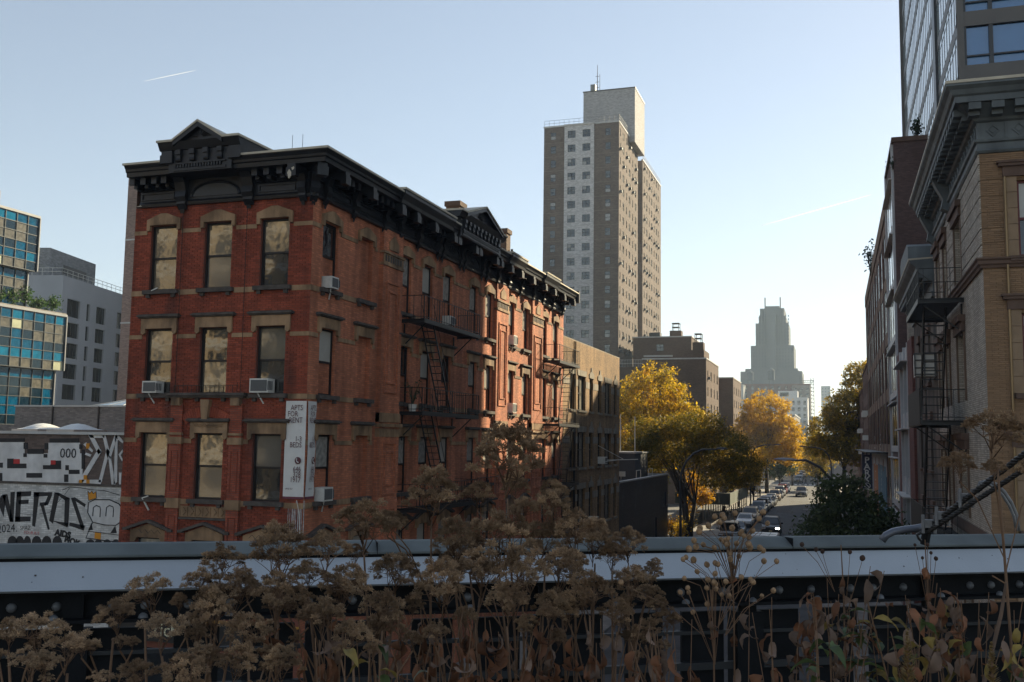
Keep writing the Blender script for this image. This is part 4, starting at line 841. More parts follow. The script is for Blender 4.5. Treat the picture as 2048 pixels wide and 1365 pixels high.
for r_ in ((-90, 390, 195, 420), (190, 425, 220, 475), (220, 475, 350, 515), (358, 428, 388, 478), (398, 390, 632, 424), (188, 510, 215, 540), (350, 515, 380, 545), (636, 438, 658, 475), (655, 480, 678, 635), (58, 552, 110, 630), (110, 592, 212, 630), (345, 605, 405, 638), (405, 598, 490, 638), (448, 568, 490, 600), (212, 668, 338, 706), (525, 605, 552, 645), (552, 642, 638, 676), (515, 680, 548, 740), (-10, 585, 22, 625), (-10, 668, 18, 735)): rect(*r_, M_MK)
rect(110, 556, 158, 594, M_MR, .008); rect(408, 566, 446, 600, M_MR, .008)
txt('000', .50, FM, z0m(478, 545)[0], .008, z0m(478, 545)[1], M_MK, mw, align='LEFT', sx=1.0)
for s_ in ([(708, 362), (838, 362), (838, 386), (730, 386)], [(708, 362), (745, 362), (815, 500), (790, 520)], [(815, 500), (790, 470), (625, 745), (665, 745), (800, 520)], [(640, 722), (810, 722), (810, 757), (625, 745)], [(822, 362), (845, 362), (882, 500), (865, 560)], [(880, 490), (858, 470), (790, 740), (815, 745)], [(920, 365), (945, 365), (885, 560), (868, 520)], [(868, 520), (890, 540), (925, 760), (895, 760)], [(925, 365), (945, 365), (940, 740), (912, 760)], [(945, 365), (965, 380), (990, 415), (985, 430), (940, 395)], [(950, 520), (985, 478), (985, 500), (968, 525), (985, 560), (980, 575)], [(955, 665), (975, 665), (970, 760), (955, 760)], [(670, 440), (690, 422), (748, 490), (738, 502)], [(680, 520), (690, 505), (732, 520), (725, 538)]): paint(s_, M_MWH, .004, 'painted_stroke')
for r_ in ((692, 430, 718, 472), (672, 685, 698, 722), (636, 722, 660, 748), (694, 722, 720, 752)): rect(*r_, M_MO, .009)
G = {'N0': [(-60, 850), (-30, 840), (-22, 1050), (-50, 1060)], 'W1': [(-20, 900), (10, 850), (50, 840), (30, 1020)], 'W2': [(18, 840), (60, 838), (108, 1060), (80, 1060)], 'W3': [(85, 822), (120, 818), (108, 1062), (78, 1060)],
     'E1': [(135, 818), (172, 815), (160, 1060), (120, 1060)], 'E2': [(135, 818), (252, 814), (248, 852), (135, 860)], 'E3': [(150, 885), (232, 882), (228, 915), (150, 918)], 'E4': [(122, 1018), (248, 1018), (244, 1056), (120, 1060)],
     'R1': [(275, 822), (318, 822), (282, 1100), (258, 1090)], 'R2': [(272, 820), (420, 822), (416, 850), (270, 860)], 'R3': [(385, 850), (418, 848), (385, 925), (355, 925)], 'R4': [(320, 905), (385, 900), (370, 930), (318, 930)], 'R5': [(325, 925), (352, 925), (400, 1120), (385, 1125)],
     'D1': [(438, 825), (478, 830), (425, 1075), (395, 1050)], 'D2': [(432, 822), (470, 825), (560, 870), (525, 890)], 'D3': [(522, 870), (560, 868), (548, 1100), (515, 1080)], 'D4': [(395, 1040), (420, 1050), (548, 1070), (540, 1105)],
     'S1': [(570, 868), (600, 862), (690, 920), (680, 942)], 'S2': [(570, 870), (605, 885), (680, 1110), (650, 1110)], 'S3': [(560, 1065), (575, 1068), (682, 1090), (672, 1130), (555, 1090)]}
for k, p in G.items(): paint(p, M_MK, .006, 'painted_letter_stroke')
def mt(s, x, y, h, m, rot=0., sx=1., bold=0.): 
    u, z = z0m(x, y); txt(s, h, FM, u, .008, z, m, mw, align='LEFT', rot=rot, sx=sx, bold=bold)
mt('2024.', -22, 1150, .42, M_MK, .1); mt('AIDS', 440, 1165, .30, M_MK, -.12, 1.1, .02); mt('MOK', 515, 1215, .30, M_MK, -.25, 1.0, .02); mt('SPAZ', 160, 1125, .22, M_SILL, .05); mt('YOUR K/T', 190, 1155, .16, M_MR, -.02)
def ringline(pts, m, r=.012, name='painted_line'): 
    b = MB(FM); b.tube([(*z0m(*p)[:1], .004, z0m(*p)[1]) for p in pts], r, 4); return b.build(name, m, mw)
paint([(712, 900), (760, 880), (900, 885), (975, 930), (975, 1020), (930, 1090), (750, 1070), (705, 990)], M_MWH, .004)
ringline([(705, 985), (712, 905), (760, 882), (880, 882), (955, 915), (985, 960)], M_MK, .022); ringline([(705, 985), (745, 1062), (840, 1085), (930, 1088), (985, 1050)], M_MK, .02); ringline([(745, 1062), (690, 1190), (940, 1222), (985, 1225)], M_MK, .02); ringline([(705, 1135), (985, 1170)], M_MK, .015)
for a in (745, 850): ringline([(a, 1015), (a + 6, 945), (a + 28, 928), (a + 58, 940), (a + 62, 960), (a + 58, 1022)], M_MK, .02)
paint([(762, 1142), (812, 1148), (808, 1202), (758, 1192)], M_MO, .007); paint([(705, 812), (722, 832), (738, 812), (750, 835), (772, 815), (775, 870), (712, 888)], M_MO, .007); ringline([(705, 812), (722, 832), (738, 812), (750, 835), (772, 815), (775, 870), (712, 888), (705, 812)], M_MK, .014)
paint([(735, 1068), (745, 1125), (708, 1128)], M_MK, .007); paint([(925, 1092), (938, 1150), (885, 1152)], M_MK, .007)
for i, (x, w_) in enumerate(((60, 80), (125, 70), (190, 60), (255, 80), (335, 80), (420, 80), (690, 70), (760, 60), (830, 60), (900, 60))):          # bubble throw-ups along the foot of the wall
    y = 1235; paint([(x + w_ * .5 + w_ * .5 * math.cos(t), y + (58 if i < 6 else 30) * math.sin(t) - 5) for t in [2 * PI * k / 14 for k in range(14)]], M_MK, .006, 'painted_bubble')
    ringline([(x + w_ * .5 + w_ * .28 * math.cos(t), y + 10 + 26 * math.sin(t)) for t in [PI * k / 8 for k in range(-1, 8)]], M_MWH, .014)
ringline([(500, 805), (560, 780), (640, 785), (720, 800), (840, 810), (960, 845)], M_MK, .014, 'cable'); ringline([(150, 990), (250, 1005), (400, 985), (450, 920), (520, 840), (560, 790)], M_MK, .008, 'cable')
# roof parapet, domes, glass pyramid
rw = thing('roof_parapet_wall', 'grey brick wall rising behind the two domed skylights', 'wall', (-34, 38, zt_)); M_RW = mat('worn_grey_brick', (.235, .205, .19), .95, var=.15, scale=1, brick=(.22, .072, (.2, .18, .17)), stain_or_glint=((.15, .07, .06), .62, .5))
x0w = ony(30, 830, 38).x
MB().box(x0w, -30.5, 38, 38.4, zt_ - .4, 11.28).build('wall', M_RW, rw); MB().box(x0w - .05, -30.4, 37.95, 38.45, 11.28, 11.36).build('coping', M_PAR, rw); MB().box(x0w - 3.5, x0w, 38, 38.4, zt_ - .4, 10.4).build('low_wall', M_RW, rw)
for px_ in (105, 197): x = ony(px_, 830, 37.97).x; MB().tube([(x, 37.96, 9.6), (x, 37.96, 11.3)], .04, 6).build('downpipe', M_SILL, rw)
for px_, lab in ((85, 'shallow white domed skylight on the flat roof, the left one above the mural'), (155, 'shallow white domed skylight on the flat roof, the right one above the mural')):
    c = ony(px_, 868, 34); t = thing('domed_skylight', lab, 'skylight', (c.x, 34, zt_), 'domed skylights on the flat roof'); s_ = .66
    MB().box(c.x - s_ * 1.05, c.x + s_ * 1.05, 33, 35, zt_ - .1, zt_ + .2).build('kerb', mat('dome_kerb', (.6, .52, .45), .7), t); b = MB()
    R_ = 8
    for i in range(R_):
        for j in range(R_):
            def q(i, j): a, c2 = i / R_ * 2 - 1, j / R_ * 2 - 1; return (c.x + a * s_, 34 + c2 * .8, zt_ + .2 + .26 * (1 - a * a) * (1 - c2 * c2))
            b.face([q(i, j), q(i + 1, j), q(i + 1, j + 1), q(i, j + 1)])
    b.build('dome', mat('white_acrylic', (.72, .72, .70), .35), t, smooth=True)
py = thing('pyramid_skylight', 'pale blue pyramid skylight poking up behind the grey parapet wall', 'skylight', (-36, 48, 11)); ap = ony(247, 796, 48); bl_ = ony(165, 816, 48)
b = MB(); B_ = [(bl_.x, 46, bl_.z - .3), (2 * ap.x - bl_.x, 46, bl_.z - .3), (2 * ap.x - bl_.x, 53, bl_.z - .3), (bl_.x, 53, bl_.z - .3)]; A_ = (ap.x, 49, ap.z)
for i in range(4): b.face([B_[i], B_[(i + 1) % 4], A_])
b.build('glazing', mat('sky_blue_glazing', (.30, .38, .45), .2, ior=1.8), py); b = MB()
for i in range(4): b.bar(B_[i], A_, .04)
for k in (.33, .66): b.bar(Vector(B_[0]).lerp(Vector(B_[1]), k), A_, .025)
b.build('glazing_bars', ACW, py); MB().box(bl_.x, 2 * ap.x - bl_.x, 46, 53, 0, bl_.z - .3).build('base', M_ROOF, py)
# ================================================================ buildings behind the camera (seen mirrored in the panes)
rb_ = thing('tan_loft_building', 'sunlit tan brick loft building across the avenue behind the viewpoint', 'building', (-72, -55, 0)); FB = Fr((-50, -42, 0), (-1, 0, 0), (0, 1, 0))
ob = [(2 + i * 5, 5 + i * 5, 4 + 4.4 * j, 6.9 + 4.4 * j) for i in range(11) for j in range(8)]; M_LOFT = mat('tan_loft_brick', (.40, .31, .20), .9, var=.3, scale=.12)
m = MB(FB); cells(FB, m, 0, 58, 0, 40, ob, .4); m.build('wall', M_LOFT, rb_)
for j in range(8):
    MB(FB).box(0, 58, -.1, .35, 3.0 + 4.4 * j, 3.5 + 4.4 * j).build('string_course', M_PAR, rb_)
for i in range(12): MB(FB).box(i * 5 - .2, i * 5 + .9, -.1, .25, 0, 40).build('pier', M_LOFT, rb_)
MB(FB).box(0, 58, -20, -.45, 0, 39.8).build('body', M_LOFT, rb_)
for a, b, c, d in ob: window(rb_, FB, (a + b) / 2, c, b - a, d - c, DFRAME, [GLASS], 'cross', .4)

bb = thing('added_shade_block_left', 'unseen brown block added behind the tenement to shade the grey block', 'building', (-85, 150, 0)); MB().box(-105, -67, 136, 176, 0, 48).build('body', M_MB, bb); MB().box(-105.2, -66.8, 135.8, 176.2, 48, 48.4).build('coping', M_PAR, bb)  # unseen block added to keep the sun off the grey block
bb = thing('added_shade_block_right', 'unseen brown block added behind the tall brick house to shade the yellow building', 'building', (20, 128, 0)); MB().box(9, 32, 109.8, 118, 0, 37).build('body', M_MB, bb); MB().box(9, 32, 118.01, 146, 0, 39.5).build('upper_body', M_MB, bb)  # unseen block added to shade the yellow building and the garage

def left_row(label, y0, y1, z, col):
    t = thing('brick_row_building', label, 'building', (-24, (y0 + y1) / 2, 0)); fr = Fr((FL, y0, 0), (0, 1, 0), (1, 0, 0)); L = y1 - y0; lst = [((i + .5) * L / 9, 1.5, 'sash') for i in range(9)]; zs = [z - 3.2 - k * 3.1 for k in range(int((z - 4) / 3.1))]; mm = mat('row_brick_%d' % y0, col, .95, var=.12, scale=.2)
    m = MB(fr); cells(fr, m, 0, L, 0, z, part_ops(lst, zs, 1.8), .2); m.build('street_wall', mm, t); MB().box(FL - 14, FL - .25, y0, y1, 0, z - .1).build('body', mm, t); MB().box(FL - 14, FL + .25, y0 - .1, y1, z, z + .5).build('coping', M_PAR, t)
    for zz in zs:
        for u, w_, s_ in lst: window(t, fr, u, zz, w_, 1.8, M_TF, [CURT, GLASS], 'sash', .2)
left_row('pale stone building past the crossing on the left behind street trees', 285, 330, 17, (.33, .27, .21)); left_row('brown row building farther past the crossing on the left', 332, 420, 20, (.18, .11, .085)); left_row('grey row building far down the left side of the street', 424, 498, 22, (.24, .22, .20))
# ================================================================ right: tan brick corner building
M_TN = mat('tan_roman_brick', (.265, .165, .095), .9, var=.15, scale=1, isl=.16, obj=.12, bump=.1); M_TNM = mat('tan_mortar_wall', (.245, .152, .088), .95, var=.12, brick=(.30, .054, (.13, .08, .045)))
M_TNW = mat('grey_tan_brick_wall', (.45, .39, .32), .9, var=.15, scale=.8, streak=.2, brick=(.30, .058, (.23, .19, .15)), bump=.5)
M_TST = mat('dark_brownstone', (.12, .075, .055), .85, var=.2, scale=3); M_COP = mat('slate_green_cornice', (.12, .135, .14), .6, var=.2, scale=2, streak=.3); M_RED = mat('dark_red_sash', (.13, .022, .022), .5)
cb_ = thing('corner_building', 'tan brick corner building with slate cornice and dark red window sashes', 'building', (9, 34, 0)); CX0, CY0, CL, CZ = 3.75, 28.0, 12.6, 17.73
FRF = Fr((CX0, CY0, 0), (1, 0, 0), (0, -1, 0)); FRS = Fr((CX0, CY0, 0), (0, 1, 0), (-1, 0, 0)); CW = 16
fz = [(14.95, 16.97), (11.38, 13.45), (7.9, 9.9), (4.2, 6.4)]; fu = [1.75, 4.6, 7.6, 10.6, 13.6]; su = [5.1, 8.8, 11.2]
rops = [(u - .88, u + .88, a, b) for a, b in fz for u in fu]; rso = [(u - (.85 if u < 6 else .55), u + (.85 if u < 6 else .55), a, b) for a, b in fz for u in su]
m = MB(FRF); cells(FRF, m, 0, CW, 0, CZ, rops, .22); m.build('front_wall', M_TNM, cb_); jo = [(-1, 20, z - .02, z + .02) for z in (17.44, 17.0, 16.56, 16.13, 15.7, 15.28)]
bricks(FRF, 0, 2.6, 7.75, 14.65, .30, .054, .009, rops, cb_, M_TN, (.4, 12), 300); bricks(FRF, 0, 2.6, 14.92, CZ, .30, .054, .009, rops + jo, cb_, M_TN, (.4, 16), 0)
m = MB(FRS); cells(FRS, m, 0, CL, 0, CZ, rso, .28); m.build('side_wall', M_TNW, cb_); zz = [14.92, 15.28, 15.7, 16.13, 16.56, 17.0, 17.44, CZ]
for a, b in zip(zz, zz[1:]):                                         # rusticated courses of the top floor
    us = [0] + [x for u in su for x in (u - (1.0 if u < 6 else .7), u + (1.0 if u < 6 else .7))] + [CL]
    for u0, u1 in zip(us[::2], us[1::2]): MB(FRS).box(u0, u1, -.01, .035, a + .018, b - .018).build('rusticated_course', M_TNW, cb_)
MB().box(CX0 + .3, CX0 + CW, CY0 + .3, CY0 + CL, 0, CZ + .6).build('body', M_TNM, cb_); MB(FRF).box(0, CW, -.3, .06, 7.42, 7.75).box(-.06, 0, -.3, .06, 7.42, 7.75).build('base_course', M_TST, cb_); MB(FRS).box(0, CL, 0, .06, 7.42, 7.75).build('base_course', M_TST, cb_)
SC = [(0, 14.66), (.06, 14.66), (.08, 14.72), (.13, 14.76), (.13, 14.84), (.18, 14.88), (.18, 14.92), (0, 14.93)]
MB(FRF).prism(SC, 0, CW, 1, 0).build('string_course', M_TST, cb_); MB(FRS).prism(SC, 0, CL, 1, 0).build('string_course', M_TST, cb_)
CP = [(0, 17.73), (.05, 17.74), (.09, 17.8), (.06, 17.86), (.06, 18.0), (.12, 18.03), (.14, 18.09), (.04, 18.12), (.04, 18.56), (.12, 18.6), (.16, 18.66), (.50, 18.97), (.62, 18.98), (.62, 19.14), (.68, 19.18), (.74, 19.30), (.84, 19.38), (.84, 19.44), (0, 19.48)]
MB(FRF).prism(CP, 0, CW, 1, 0).build('cornice', M_COP, cb_); MB(FRS).prism(CP, 0, CL, 1, .3).build('cornice', M_COP, cb_)
CFL = [(0, 19.483), (.86, 19.443), (.86, 19.52), (0, 19.56)]
MB(FRF).prism(CFL, 0, CW, 1, 0).build('roof_edge', M_FLASH, cb_); MB(FRS).prism(CFL, 0, CL, 1, .3).build('roof_edge', M_FLASH, cb_)
mo2 = MB(); mo2.box(-.15, .15, .05, .60, .32, .50).box(-.13, .13, .05, .4, .2, .32); MOD2 = mo2.mesh('modillion', M_COP)
for k in range(24): inst(MOD2, 'modillion', cb_, FRF(-.14 + k * .55, 0, 18.47), FRF.rot)
for k in range(24): inst(MOD2, 'modillion', cb_, FRS(.1 + k * .53, 0, 18.47), FRS.rot)
for k in range(8):
    c = .34 + k * .62; d = MB(FRF)
    for r0, r1, n in ((.17, .13, .07), (.08, .0, .06)):
        for q in range(4):
            a, b = q * PI / 2, (q + 1) * PI / 2; d.plate([(c + r0 * math.cos(a), 18.34 + r0 * math.sin(a)), (c + r0 * math.cos(b), 18.34 + r0 * math.sin(b)), (c + r1 * math.cos(b), 18.34 + r1 * math.sin(b)), (c + r1 * math.cos(a), 18.34 + r1 * math.sin(a))][::-1], .03, n)
    d.build('frieze_diamond', M_COP, cb_)
    if k: MB(FRF).box(c - .33, c - .29, .03, .06, 18.12, 18.56).build('frieze_bar', M_COP, cb_)
for k in range(22):
    c = .4 + k * .55; d = MB(FRS); d.tube([(c + .17 * math.cos(t), .05, 18.33 + .19 * math.sin(t)) for t in [2 * PI * q / 10 for q in range(11)]], .035, 4); d.build('frieze_ring', M_COP, cb_)
for u in (6.9, 12.3): MB(FRS).prism([(.04, 17.7), (.3, 17.85), (.24, 18.15), (.55, 18.8), (.04, 18.8)], u - .2, u + .2).build('bracket', M_COP, cb_)
for lev, (a, b) in enumerate(fz):
    for u in fu:
        window(cb_, FRF, u, a, 1.76, b - a, M_RED, [BLIND, GLASS], 'sash', .22); o = MB(FRF); o.box(u - 1.22, u + 1.22, -.02, .10, b + .1, b + .36).box(u - 1.32, u + 1.32, -.02, .18, b + .36, b + .44).box(u - 1.36, u + 1.36, -.02, .22, b + .44, b + .5); o.build('hood', M_TST, cb_)
        for s_ in (-1, 1):
            for k in range(5): h = (b - a + .1) / 5; x = u + s_ * 1.05; MB(FRF).box(x - .16, x + .16, -.02, .05, a + k * h + .006, a + (k + 1) * h - .006).build('jamb_stone', mat('tan_jamb_stone', (.27, .185, .115), .85, var=.12, scale=3), cb_)
        MB(FRF).box(u - 1.1, u + 1.1, -.02, .16, a - .14, a - .004).build('sill', M_TST, cb_)
    for u in su:
        w_ = 1.7 if u < 6 else 1.1; window(cb_, FRS, u, a, w_, b - a, mat('brown_frame', (.09, .06, .04), .6), [BLIND, GLASS], 'sash', .28); o = MB(FRS); o.box(u - w_ / 2 - .25, u + w_ / 2 + .25, -.02, .12, b + .02, b + .3).box(u - w_ / 2 - .3, u + w_ / 2 + .3, -.02, .2, b + .3, b + .5); o.build('hood', M_TST, cb_)
        for s_ in (-1, 1): MB(FRS).box(u + s_ * (w_ / 2 + .09) - .08, u + s_ * (w_ / 2 + .09) + .08, -.02, .05, a, b).build('jamb', mat('brown_jamb', (.14, .09, .06), .8), cb_)
MB(FRF).tube([(.58, .06, 7.8), (.58, .06, 17.4)], .035, 6).build('drainpipe', mat('bronze_pipe', (.25, .17, .09), .4, metal=.6), cb_)
bk = MB(); bk.box(CX0 + 1.6, CX0 + 4.5, CY0 + 13.5, CY0 + 17, 18, 22.6); bk.build('stair_bulkhead', M_TNW, cb_)
for k in range(5): MB().box(CX0 + 1.57, CX0 + 4.5, CY0 + 13.46, CY0 + 17, 18.6 + k * .8, 18.64 + k * .8).build('joint', M_TST, cb_)
fire_escape('fire_escape', 'black iron fire escape with dark screened balconies on the tan corner building', FRS, 4.1, 9.2, [14.45, 10.75, 7.2], 1.25, [(5.6, 14.4, 7.9, 10.8, .35, 1.0), (5.6, 10.7, 7.9, 7.25, .35, 1.0), (5.6, 7.15, 7.9, 3.6, .35, 1.0)], plate=(1, 2), pitch=.14)
ag = thing('air_conditioner', 'grey caged air conditioner on the stained wall past the fire escape', 'air conditioner', FRS(14, .1, 13)); MB(FRS).box(13.2, 14.2, 0, .75, 12.7, 13.6).build('casing', ACW, ag); g = MB(FRS)
for z in (12.75, 13.0, 13.3, 13.55): g.box(13.15, 13.2, .02, .8, z, z + .05)
for n in (.02, .4, .75): g.box(13.14, 13.2, n, n + .05, 12.7, 13.6)
g.build('cage', ACG, ag)
# stained loft next door
M_STN = mat('stained_stucco', (.145, .115, .09), .95, var=.25, scale=.8, streak=.7, stain_or_glint=((.055, .05, .045), .5, .8))
lb = thing('stained_loft_building', 'narrow streak stained loft building with its own dark cornice past the corner building', 'building', (10, 46, 0)); FL2 = Fr((CX0, CY0 + CL + .05, 0), (0, 1, 0), (-1, 0, 0)); LL = 11.2
lo = [(u - .5, u + .5, a, a + 2.1) for u in (3.2, 5.7, 8.2) for a in (12.6, 9.0, 5.4)]; m = MB(FL2); cells(FL2, m, 0, LL, 0, 15.8, lo, .25); m.build('wall', M_STN, lb); MB().box(CX0 + .3, CX0 + 15, CY0 + CL + .05, CY0 + CL + LL, 0, 15.7).build('body', M_STN, lb)
for a, b, c, d in lo: window(lb, FL2, (a + b) / 2, c, 1.0, 2.1, DFRAME, [CURT, GLASS], 'sash', .25); MB(FL2).box(a - .1, b + .1, -.02, .14, c - .14, c - .003).build('sill', M_TST, lb); MB(FL2).box(a - .15, b + .15, -.02, .1, d + .003, d + .3).build('lintel', M_TST, lb)
C2 = [(0, 15.8), (.1, 15.82), (.12, 16.0), (.06, 16.02), (.06, 16.4), (.14, 16.44), (.55, 16.75), (.65, 16.76), (.65, 16.95), (.85, 17.15), (.9, 17.25), (0, 17.3)]
MB(FL2).prism(C2, 0.35, LL, .0, .2).build('cornice', M_COP, lb); MB(FL2).prism([(0, 17.303), (.92, 17.253), (.92, 17.32), (0, 17.36)], .35, LL, 0, .2).build('roof_edge', M_FLASH, lb)
for k in range(22): inst(MOD2, 'modillion', lb, FL2(.6 + k * .49, 0, 16.24), FL2.rot)
MB(FL2).plate([(3, 17.36), (8, 17.36), (8, 18.3), (7.4, 18.5), (3.6, 18.5), (3, 18.3)], -.5, .75).build('parapet_sign_panel', M_COP, lb)
# narrow modern infill with pale mullions and sun shades
M_WHF = mat('pale_grey_panel', (.45, .46, .47), .5, var=.08); M_DR = mat('dark_red_brick', (.15, .055, .042), .9, var=.15, brick=(.22, .072, (.12, .06, .05)))
ib = thing('infill_building', 'narrow modern infill with red brick piers, pale glazed bays and little sun shades', 'building', (10, 58, 0)); FI = Fr((CX0, 52.0, 0), (0, 1, 0), (-1, 0, 0))
MB().box(CX0 + .25, CX0 + 14, 52.0, 64, 0, 15.2).build('body', M_WHF, ib)
for a, b in ((0, 3.2), (9.2, 12)): MB(FI).box(a, b, -.25, .12, 0, 15.4).build('brick_pier', M_DR, ib)
for k in range(4):
    z = 1.2 + k * 3.55; MB(FI).box(3.2, 9.2, -.2, .05, z + 2.5, z + 3.5).build('spandrel_panel', M_WHF, ib)
    for j in range(4): MB(FI).box(3.3 + j * 1.48, 4.7 + j * 1.48, -.15, -.05, z, z + 2.5).build('pane', GLASS, ib)
    MB(FI).plate([(3.0, z + 2.55), (9.4, z + 2.55), (9.4, z + 2.62), (3.0, z + 2.62)], 0, .5).build('sun_shade', M_PAR, ib)
for u in (3.25, 6.2, 9.15): MB(FI).box(u - .12, u + .12, -.1, .16, 0, 15.4).build('mullion', M_WHF, ib)
# taller brick house with blind party wall
M_PUR = mat('purple_brown_brick', (.115, .072, .066), .95, var=.12, scale=.4, brick=(.22, .072, (.095, .07, .065)))
pb = thing('tall_brick_house', 'taller purple brown brick house with a blind side wall above its neighbours', 'building', (10, 70, 0)); FP = Fr((CX0, 64.3, 0), (0, 1, 0), (-1, 0, 0)); PZ = 28.9
MB().box(CX0, 5.7, 64.3, 73.8, 0, PZ).build('body', M_PUR, pb); MB().box(CX0 - .12, 5.75, 64.2, 73.9, PZ, PZ + .3).build('coping', M_TST, pb)
for z in range(7):
    for u in (2.2, 4.8, 7.4): MB(FP).box(u - .85, u + .85, .0, .06, 3 + z * 3.5, 5.6 + z * 3.5).build('window_pane', CURT if (z + int(u)) % 3 else GLASS, pb)
    MB(FP).box(.6, 9.2, 0, .10, 2.6 + z * 3.5, 3 + z * 3.5).build('spandrel', M_WHF, pb); MB(FP).plate([(.6, 5.7 + z * 3.5), (9.2, 5.7 + z * 3.5), (9.2, 5.76 + z * 3.5), (.6, 5.76 + z * 3.5)], 0, .32).build('sun_shade', M_PAR, pb)
for u in (.6, 9.0): MB(FP).box(u - .15, u + .15, 0, .14, 0, PZ).build('mullion', M_WHF, pb)
MB().box(CX0 + .5, CX0 + 3.2, 63.0, 64.25, 15.2, 19.8).build('chimney_block', M_TNW, pb)
M_EVG = mat('evergreen_leaf', (.022, .045, .022), .7, isl=.3)
shrub('rooftop_shrub', 'dark bushy shrub growing on the roof of the tall brick house', 'shrub', (5.2, 65, PZ + .3), .4, 1.3, 200, M_EVG, .12); shrub('rooftop_weed', 'little weed sprouting from the parapet of the tall brick house', 'plant', (3.7, 64.5, 27.2), .35, .7, 60, M_EVG, .08)
# long gridded brick warehouse
M_GR = mat('gridded_warehouse_brick', (.155, .088, .066), .9, var=.15, scale=.5, brick=(.22, .072, (.13, .085, .07))); M_GRL = mat('tan_spandrel_beam', (.22, .145, .10), .9, var=.15)
wh = thing('warehouse', 'long brown brick warehouse with a grid of tall narrow window bays', 'building', (14, 105, 0)); FW = Fr((CX0, 74, 0), (0, 1, 0), (-1, 0, 0)); WLn, WZ = 50, 27.6
MB().box(CX0 + .5, CX0 + 24, 74, 124, 0, WZ - .2).build('body', M_GR, wh); fh = 4.05
for k in range(10): MB(FW).box(k * 5.44, k * 5.44 + 1.0, -.5, .10, 0, WZ - 1.2).build('pier', M_GR, wh)
for z in range(7): MB(FW).box(0, WLn, -.5, .07, 2.0 + z * fh - .9, 2.0 + z * fh).build('spandrel_beam', M_GRL, wh)
MB(FW).box(-.05, WLn, -.5, .16, WZ - 1.2, WZ).build('parapet', M_GRL, wh)
wp = MB(); wp.box(-.66, .66, 0, .05, 0, fh - .92); WP = [wp.mesh('pane', q) for q in (GLASS, mat('dusty_glass', (.04, .038, .035), .3, var=.4), CURT)]
for z in range(6):
    for k in range(27): inst(WP[0 if (z * 7 + k * 3) % 5 < 3 else 1 if (z + k) % 4 else 2], 'pane', wh, FW((k // 3) * 5.44 + 1.78 + (k % 3) * 1.47, -.02, 2.0 + z * fh), FW.rot)
for z in range(6):
    q = MB(FW)
    for k in range(9):
        for s_ in (2.51, 3.98): q.box(k * 5.44 + s_ - .07, k * 5.44 + s_ + .07, -.1, .05, 2.0 + z * fh, 1.1 + (z + 1) * fh)
    q.build('glazing_bars', DFRAME, wh)
MB().box(CX0 + 4, CX0 + 22, 90, 108, WZ - .2, 32.5).build('added_shade_storey', M_GR, wh)  # unseen storey added so its shadow falls on the walls opposite
shrub('rooftop_weed', 'wispy weed hanging over the parapet of the gridded warehouse', 'plant', (3.5, 101, 26.5), .7, 3.4, 150, M_EVG, .16)
bnr = thing('storefront_banners', 'row of green, grey, orange and blue vertical banners on the warehouse front', 'banner', tuple(onx(1755, 980, 3.6)))
FX = Fr((3.62, 0, 0), (0, 1, 0), (-1, 0, 0))
def by(px_): return onx(px_, 950, 3.62).y
for x0, x1, yt, c, s_ in ((1772, 1756, 931, (.10, .19, .25), 'opodbox.com'), (1756, 1748, 929, (.42, .16, .06), 'RY RENTALS'), (1748, 1743, 928, (.28, .28, .30), ''), (1743, 1738, 926, (.22, .23, .06), 'STORAGE')):
    a, b = by(x0), by(x1); zt = onx((x0 + x1) / 2, yt, 3.62).z; MB(FX).box(a + .1, b - .1, -.05, .0, 2.2, zt).build('sheet', mat('banner_%d' % x0, c, .7, var=.05), bnr)
    if s_: txt(s_, min(1.5, (b - a) * .3), FX, (a + b) / 2, .01, 2.6, M_PAINT, bnr, align='LEFT', rot=PI / 2, sgn=-1)
a, b = by(1773), by(1738); z1 = onx(1757, 906, 3.62).z; MB(FX).box(a, b, -.08, -.01, 7.6, 9.35).build('header_panel', mat('pale_header', (.42, .42, .44), .7), bnr)
for k in range(5): u = a + (b - a) * (.12 + .19 * k); MB(FX).box(u - .5, u + .5, -.01, .01, 7.9, 8.9).build('header_picture', mat('brown_picture', (.25, .12, .09), .7), bnr)
MB(FX).box(a - 2, b + 4, -.05, 1.5, 9.4, 9.5).build('canopy', IRON, bnr)
pk = thing('parking_sign', 'vertical navy blade sign with white PARK lettering on the warehouse', 'sign', (3.2, 112, 6)); FK = Fr((3.1, 112, 0), (1, 0, 0), (0, -1, 0)); M_NVY = mat('navy_sign', (.02, .024, .05), .5)
MB(FK).box(-.5, .5, -.15, .15, 5.4, 9.3).build('board', M_NVY, pk); MB(FK).box(.5, .9, -.05, .05, 6, 6.1).box(.5, .9, -.05, .05, 8.6, 8.7).build('arm', IRON, pk)
for i, ch in enumerate('PARK'): txt(ch, .95, FK, 0, .156, 8.1 - i * .68, M_PAINT, pk, bold=.02)
txt('24 HR', .26, FK, 0, .156, 8.98, M_PAINT, pk); d = MB(FK); d.tube([(.28 * math.cos(t), .155, 5.73 + .28 * math.sin(t)) for t in [2 * PI * k / 12 for k in range(13)]], .04, 4).bar((-.15, .155, 5.88), (.15, .155, 5.58), .05); d.build('arrow_emblem', M_PAINT, pk)
